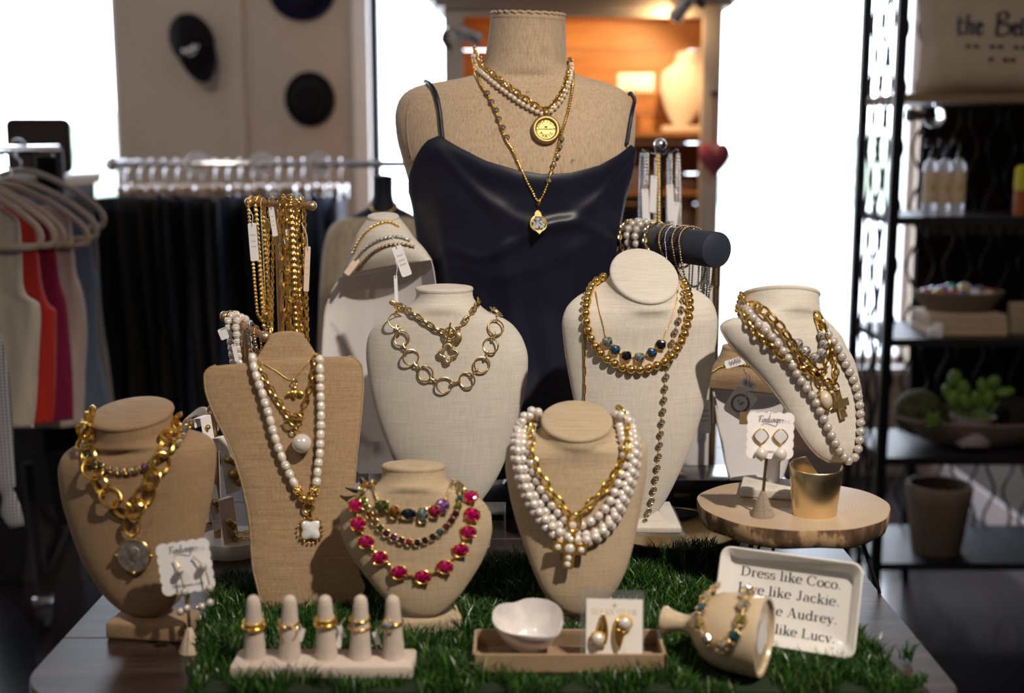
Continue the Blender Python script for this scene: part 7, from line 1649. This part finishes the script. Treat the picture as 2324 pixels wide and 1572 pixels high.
mb = MB(); mb.rings(F_, False); mb.rings(B_, False)
edge = [F_[0][i] for i in range(nx + 1)]; 
for A1, B1 in ((F_[0], B_[0]), (F_[-1], B_[-1]), ([r[0] for r in F_], [r[0] for r in B_]), ([r[-1] for r in F_], [r[-1] for r in B_])): mb.rings([A1, B1], False)
bvh_of('pil', mb); mb.build('cushion', weave('pillow_cloth', (.34, .265, .20), (.52, .43, .34), .0016, .2), t, ang=None)
THEB = [[(.10, .70), (.05, .20), (.12, .0), (.25, .06)], [(-.06, .46), (.28, .48)], [(.42, .80), (.34, .0)], [(.36, .25), (.50, .44), (.58, .38), (.55, .03), (.66, .04)], [(.76, .22), (.92, .28), (.92, .42), (.80, .44), (.74, .20), (.84, .0), (1.0, .08)],
        [(1.62, .86), (1.52, .02)], [(1.50, .82), (1.86, .92), (1.96, .70), (1.60, .48), (2.02, .40), (2.0, .10), (1.70, -.02), (1.46, .04)], [(2.20, .22), (2.36, .28), (2.36, .42), (2.24, .44), (2.18, .20), (2.28, .0), (2.46, .08)], [(2.56, .70), (2.52, .04), (2.64, .04)]]
mb = MB(); c0 = atY(2168, 82, pc.y); loc0 = PM.inverted() @ cast('pil', 2172, 78)[0]
script(mb, THEB, PM @ Matrix.Translation((loc0.x, loc0.y, 0)) @ Matrix.Scale(.070, 4), .14)
for yy, xs in ((-.034, [.0 + .022*i for i in range(10)]), (-.070, [.085 + .02*i for i in range(5)])):
    for x in xs:
        if int(x*1000) % 3: ribbon(mb, [(loc0.x + x, loc0.y + yy), (loc0.x + x + .014, loc0.y + yy)], lambda t_: .010, PM)
V2 = []
for v in mb.v:      # lay the print on the cushion surface
    l = PM.inverted() @ v; u_, v_ = min(.97, max(-.97, l.x/(pw_/2))), min(.97, max(-.97, l.y/(ph_/2))); V2.append(PM @ Vector((l.x, l.y, .062*((1 - u_**4)*(1 - v_**4))**.5 + .0055)))
mb.v = V2; mb.build('lettering', M['ink'], t, smooth=False)
# glass bulb hanging below the top shelf
p = atY(2120, 265, EY0 + .02); t = thing('glass_ornament', 'clear glass bulb ornament hanging under the top rack shelf', 'ornament', (p.x, p.y, p.z - .03)); M['glass'] = pmat('glass', (.95, .95, .95), .03, trans=1.0, ior=1.3)
MB().sphere(p, .030, 24, 16).build('bulb', M['glass'], t); MB().tube([p + Vector((-.030, 0, .004)), p + Vector((-.075, 0, .004))], [.013, .018], 14).build('socket', M['chrome'], t); MB().tube([p + Vector((0, 0, .028)), Vector((p.x, p.y, ez[0] - .022))], .004, 8).build('hanger', M['chrome'], t)
# pump bottles
q = NT('bottle_label'); sx = q.n('ShaderNodeSeparateXYZ'); q.l(q.coord(), sx.inputs[0]); M['label_tan'] = pmat('label_tan', (.62, .48, .34), .6, var=.1, vs=30); M['label_blot'] = pmat('label_blot', (.45, .38, .10), .6)
M['clear_soap'] = pmat('clear_soap', (.72, .74, .84), .12, trans=.35, ior=1.33)
for px, lab in ((2109, 'pump soap bottle with tan label, left of three on the rack'), (2140, 'pump soap bottle with tan label, middle of three on the rack'), (2170, 'pump soap bottle with tan label, right of three on the rack')):
    b = atY(px, 486, EY0 + .06); b.z = ez[1]; k = mpp(b); t = thing('soap_bottle', lab, 'bottle', (b.x, b.y, ez[1]), 'pump soap bottles on the rack'); h = 128*k; r = 17.5*k
    MB().lathe([(.0005, 0), (r, 0), (r, .004), (r, h*.84), (r*.85, h*.93), (r*.35, h), (.0005, h)], Matrix.Translation(b), 20).build('bottle_body', M['clear_soap'], t); MB().lathe([(r*1.02, h*.22), (r*1.02, h*.78)], Matrix.Translation(b), 20).build('label', M['label_tan'], t)
    MB().lathe([(r*.36, h*.98), (r*.36, h*1.10), (r*.12, h*1.12), (r*.12, h*1.28), (.0005, h*1.28)], Matrix.Translation(b), 14).build('pump_collar', M['black'], t); MB().tube([b + Vector((0, 0, h*1.28)), b + Vector((-r*.9, -.004, h*1.30)), b + Vector((-r*1.1, -.004, h*1.22))], .006, 8).build('nozzle', M['black'], t)
    MB().sphere((0, 0, 0), r*.42, 12, 8, (1, .15, 1.3), Matrix.Translation(b + Vector((0, -r*1.0, h*.5)))).build('label_print', M['label_blot'], t)
b = atY(2316, 490, EY0 + .08); b.z = ez[1]; t = thing('yellow_bottle', 'yellow and orange bottle at the right edge of the rack', 'bottle', tuple(b)); MB().lathe([(.0005, 0), (.022, 0), (.022, .07)], Matrix.Translation(b), 18).build('lower_body', pmat('amber_glass', (.30, .09, .02), .2), t); MB().lathe([(.022, .07), (.023, .075), (.022, .13), (.012, .14), (.0005, .14)], Matrix.Translation(b), 18).build('upper_label', pmat('yellow_label', (.50, .47, .02), .5), t)
# basket of colourful things on the third shelf
b = atY(2180, 712, EY0 + .14); zb3 = ez[2] + .062
t = thing('stacked_books', 'stack of pale wooden boxes under the basket on the rack', 'box stack', (b.x, b.y, ez[2])); c0_ = atY(2198, 740, EY0 + .05)
for i, (w, dx) in enumerate(((.225, 0), (.215, .004), (.22, -.003))): MB().rbox((c0_.x + dx, EY0 + .13, ez[2] + .010 + .0205*i), (w, .16, .0195), .002).build('box_layer', M['kraft'], t, smooth=False)
for i, (px, z) in enumerate(((2116, 0), (2131, .026))):
    c = atY(px, 740, EY0 + .03); MB().rbox((c.x, c.y, ez[2] + .013 + z*0), (.020, .02, .026 + z), .003).build('white_block', M['card'], None, label=('small white block in front of the boxes on the rack, left', 'taller white block in front of the boxes on the rack, right')[i], cat='block')
bk = thing('basket', 'low dark basket of colourful trinkets on the rack', 'basket', (b.x, EY0 + .14, zb3)); bc = Vector((atY(2180, 690, EY0 + .12).x, EY0 + .14, zb3))
MB().lathe([(.0005, .001), (.09, .0), (.125, .04), (.13, .056), (.126, .057), (.115, .03), (.085, .006), (.0005, .006)], Matrix.Translation(bc), 36, sx=1, sy=.75).build('bowl', pmat('basket_weave', (.20, .14, .09), .8, bump=.8, bs=120), bk)
tc = [(.7, .7, .8), (.1, .45, .38), (.6, .4, .08), (.5, .12, .05), (.35, .2, .5), (.15, .16, .35), (.6, .35, .25), (.4, .1, .1), (.7, .6, .5), (.2, .4, .5)]
lbs = ['pale', 'teal', 'yellow', 'orange', 'violet', 'navy', 'peach', 'dark red', 'cream', 'sky blue']
for i in range(20):
    a = i*2.4; rr = .100*sqrt((i + .5)/20); p = bc + Vector((rr*cos(a), rr*.7*sin(a), .045 + .022*(1 - rr/.1)))
    MB().sphere((0, 0, 0), .021, 12, 8, (1, .8, .8), Matrix.Translation(p) @ Matrix.Rotation(a, 4, 'Z')).build('wrapped_trinket', M.setdefault('tr%d' % (i % 10), pmat('trinket', tc[i % 10], .25, coat=.5)), None, label='%s wrapped trinket %s in the dark basket on the rack' % (lbs[i % 10], ('nearer the middle', 'nearer the rim')[i//10]), cat='trinket', group='%s trinkets in the basket' % lbs[i % 10])
c = atY(2312, 715, EY0 + .08); MB().rbox((c.x + .01, EY0 + .10, ez[2] + .045), (.06, .03, .09), .003).build('cream_box', M['linen_beige'], None, label='upright cream box at the right edge of the rack shelf', cat='box')
# dough bowl with plants on the fourth shelf
M['bowl_wood'] = pmat('bowl_wood', (.30, .21, .17), .6, var=.12, vs=12, bump=.3, bs=90)
dc = Vector((atY(2215, 1000, EY0 + .14).x + .01, EY0 + .15, ez[3])); dr_ = .245
bw = thing('dough_bowl', 'long shallow carved bowl with beaded rim holding plants on the rack', 'bowl', tuple(dc))
MB().lathe([(.0005, .002), (.11, .0), (.17, .018), (.22, .050), (.245, .078), (.250, .084), (.243, .085), (.21, .055), (.16, .024), (.10, .010), (.0005, .010)], Matrix.Translation(dc), 56, sx=1, sy=.56).build('bowl_body', M['bowl_wood'], bw, ang=60)
for i in range(84):
    a = 2*pi*i/84; inst('rim_bead', m_sphere('rim_bead', .0062, M['bowl_wood'], n=8, m=6), Matrix.Translation(dc + Vector((.247*cos(a), .247*.56*sin(a), .085))), bw)
p = atY(2092, 905, EY0 + .13); M['moss'] = pmat('moss', (.055, .060, .022), .95, var=.5, vs=40, bump=1.0, bs=160)
MB().sphere((0, 0, 0), .072, 28, 18, (1, .9, .95), Matrix.Translation((p.x, EY0 + .15, dc.z + .095))).build('moss_ball', M['moss'], None, label='large dull green moss ball at the left end of the carved bowl', cat='moss ball')
p2 = atY(2300, 930, EY0 + .13); MB().sphere((0, 0, 0), .062, 28, 18, (1, .9, 1), Matrix.Translation((p2.x + .01, EY0 + .17, dc.z + .085))).build('moss_ball', pmat('dark_moss', (.02, .02, .014), .95, bump=1.0, bs=160), None, label='dark brown moss ball at the right end of the carved bowl', cat='moss ball')
p = atY(2206, 985, EY0 + .08); pz = dc.z + .020; pt = thing('plant_pot', 'white footed pot in the carved bowl on the rack', 'pot', (p.x, p.y, pz))
MB().lathe([(.0005, 0), (.052, 0), (.056, .006), (.054, .03), (.060, .078), (.064, .082), (.060, .083), (.056, .06), (.0005, .055)], Matrix.Translation((p.x, p.y, pz)), 32).build('pot_body', pmat('pot_white', (.50, .42, .43), .5), pt)
for a in (-2.4, -.7, .9, 2.4): MB().sphere((p.x + .045*cos(a), p.y + .045*sin(a), pz + .002), .010, 10, 6).build('foot', pmat('pot_foot', (.50, .42, .43), .5), pt)
M['succ'] = pmat('succulent', (.13, .22, .035), .55, var=.3, vs=30, sss=0)
sp = thing('succulent', 'plump green succulent growing from the white pot on the rack', 'succulent', (p.x, p.y, pz + .06))
for px, py, rx, rz in ((2166, 858, 15, 22), (2150, 888, 12, 18), (2188, 882, 14, 22), (2163, 905, 14, 22), (2190, 912, 13, 20), (2232, 880, 13, 24), (2256, 868, 15, 18), (2280, 890, 24, 12), (2244, 905, 14, 22), (2212, 905, 12, 20)):
    c = atY(px, py, p.y - .01 + random.uniform(-.02, .02)); k = mpp(c); MB().sphere((0, 0, 0), 1, 12, 10, (rx*k, rx*k*.8, rz*k), Matrix.Translation(c) @ Matrix.Rotation(random.uniform(-.3, .3), 4, 'Y')).build('leaf', M['succ'], sp)
    MB().tube([c, (p.x + (c.x - p.x)*.4, p.y, pz + .056)], .005, 6).build('stalk', M['succ'], sp)
p = atY(2118, 958, EY0 + .02); sp = thing('sprig', 'small bright green sprig lying in the carved bowl', 'sprig', tuple(p))
for i in range(6): a = i*1.05; MB().sphere((0, 0, 0), 1, 10, 6, (.020, .006, .008), Matrix.Translation(p + Vector((.010*cos(a), .004, .010*sin(a) + .004))) @ Matrix.Rotation(-a, 4, 'Y')).build('leaf', M['succ'], sp)
# planter on the bottom shelf
p = atY(2121, 1290, EY0 + .10); p.z = ez[4]; k = mpp(p); t = thing('planter_pot', 'plain tan planter pot on the bottom shelf of the rack', 'pot', tuple(p)); R_ = 73*k; Hh = 158*k
MB().lathe([(.0005, 0), (R_*.70, 0), (R_*.74, .004), (R_*.95, Hh*.78), (R_*.97, Hh*.80), (R_*1.0, Hh*.98), (R_*.98, Hh), (R_*.88, Hh), (R_*.86, Hh*.97), (R_*.82, Hh*.6), (.0005, Hh*.55)], Matrix.Translation(p), 40).build('pot_body', pmat('planter', (.26, .185, .125), .75, var=.06, vs=10), t, ang=45)
# track light heads on the ceiling (out of the picture, they carry the spots; wall and rack fills are added)
for i, o in enumerate((KEY, KEY2, WALL_FILL, RACK_FILL)):
    d = (o.rotation_euler.to_matrix() @ Vector((0, 0, -1))); p = o.location - d*.03
    t = thing('track_light', ('ceiling track lamp above the right of the table', 'ceiling track lamp above the left of the table', 'added unseen ceiling lamp warming the beige wall with hats', 'added unseen ceiling lamp brightening the shelf rack')[i], 'lamp', tuple(p)); MB().lathe([(.0005, -.12), (.03, -.118), (.045, -.05), (.048, .02), (.044, .02), (.04, -.04), (.0005, -.05)], zframe(p, d), 24).build('lamp_head', M['black'], t); MB().tube([p - d*.10, Vector(((p - d*.10).x, (p - d*.10).y, ZC))], .008, 8).build('stem', M['black'], t)
grow_turf()
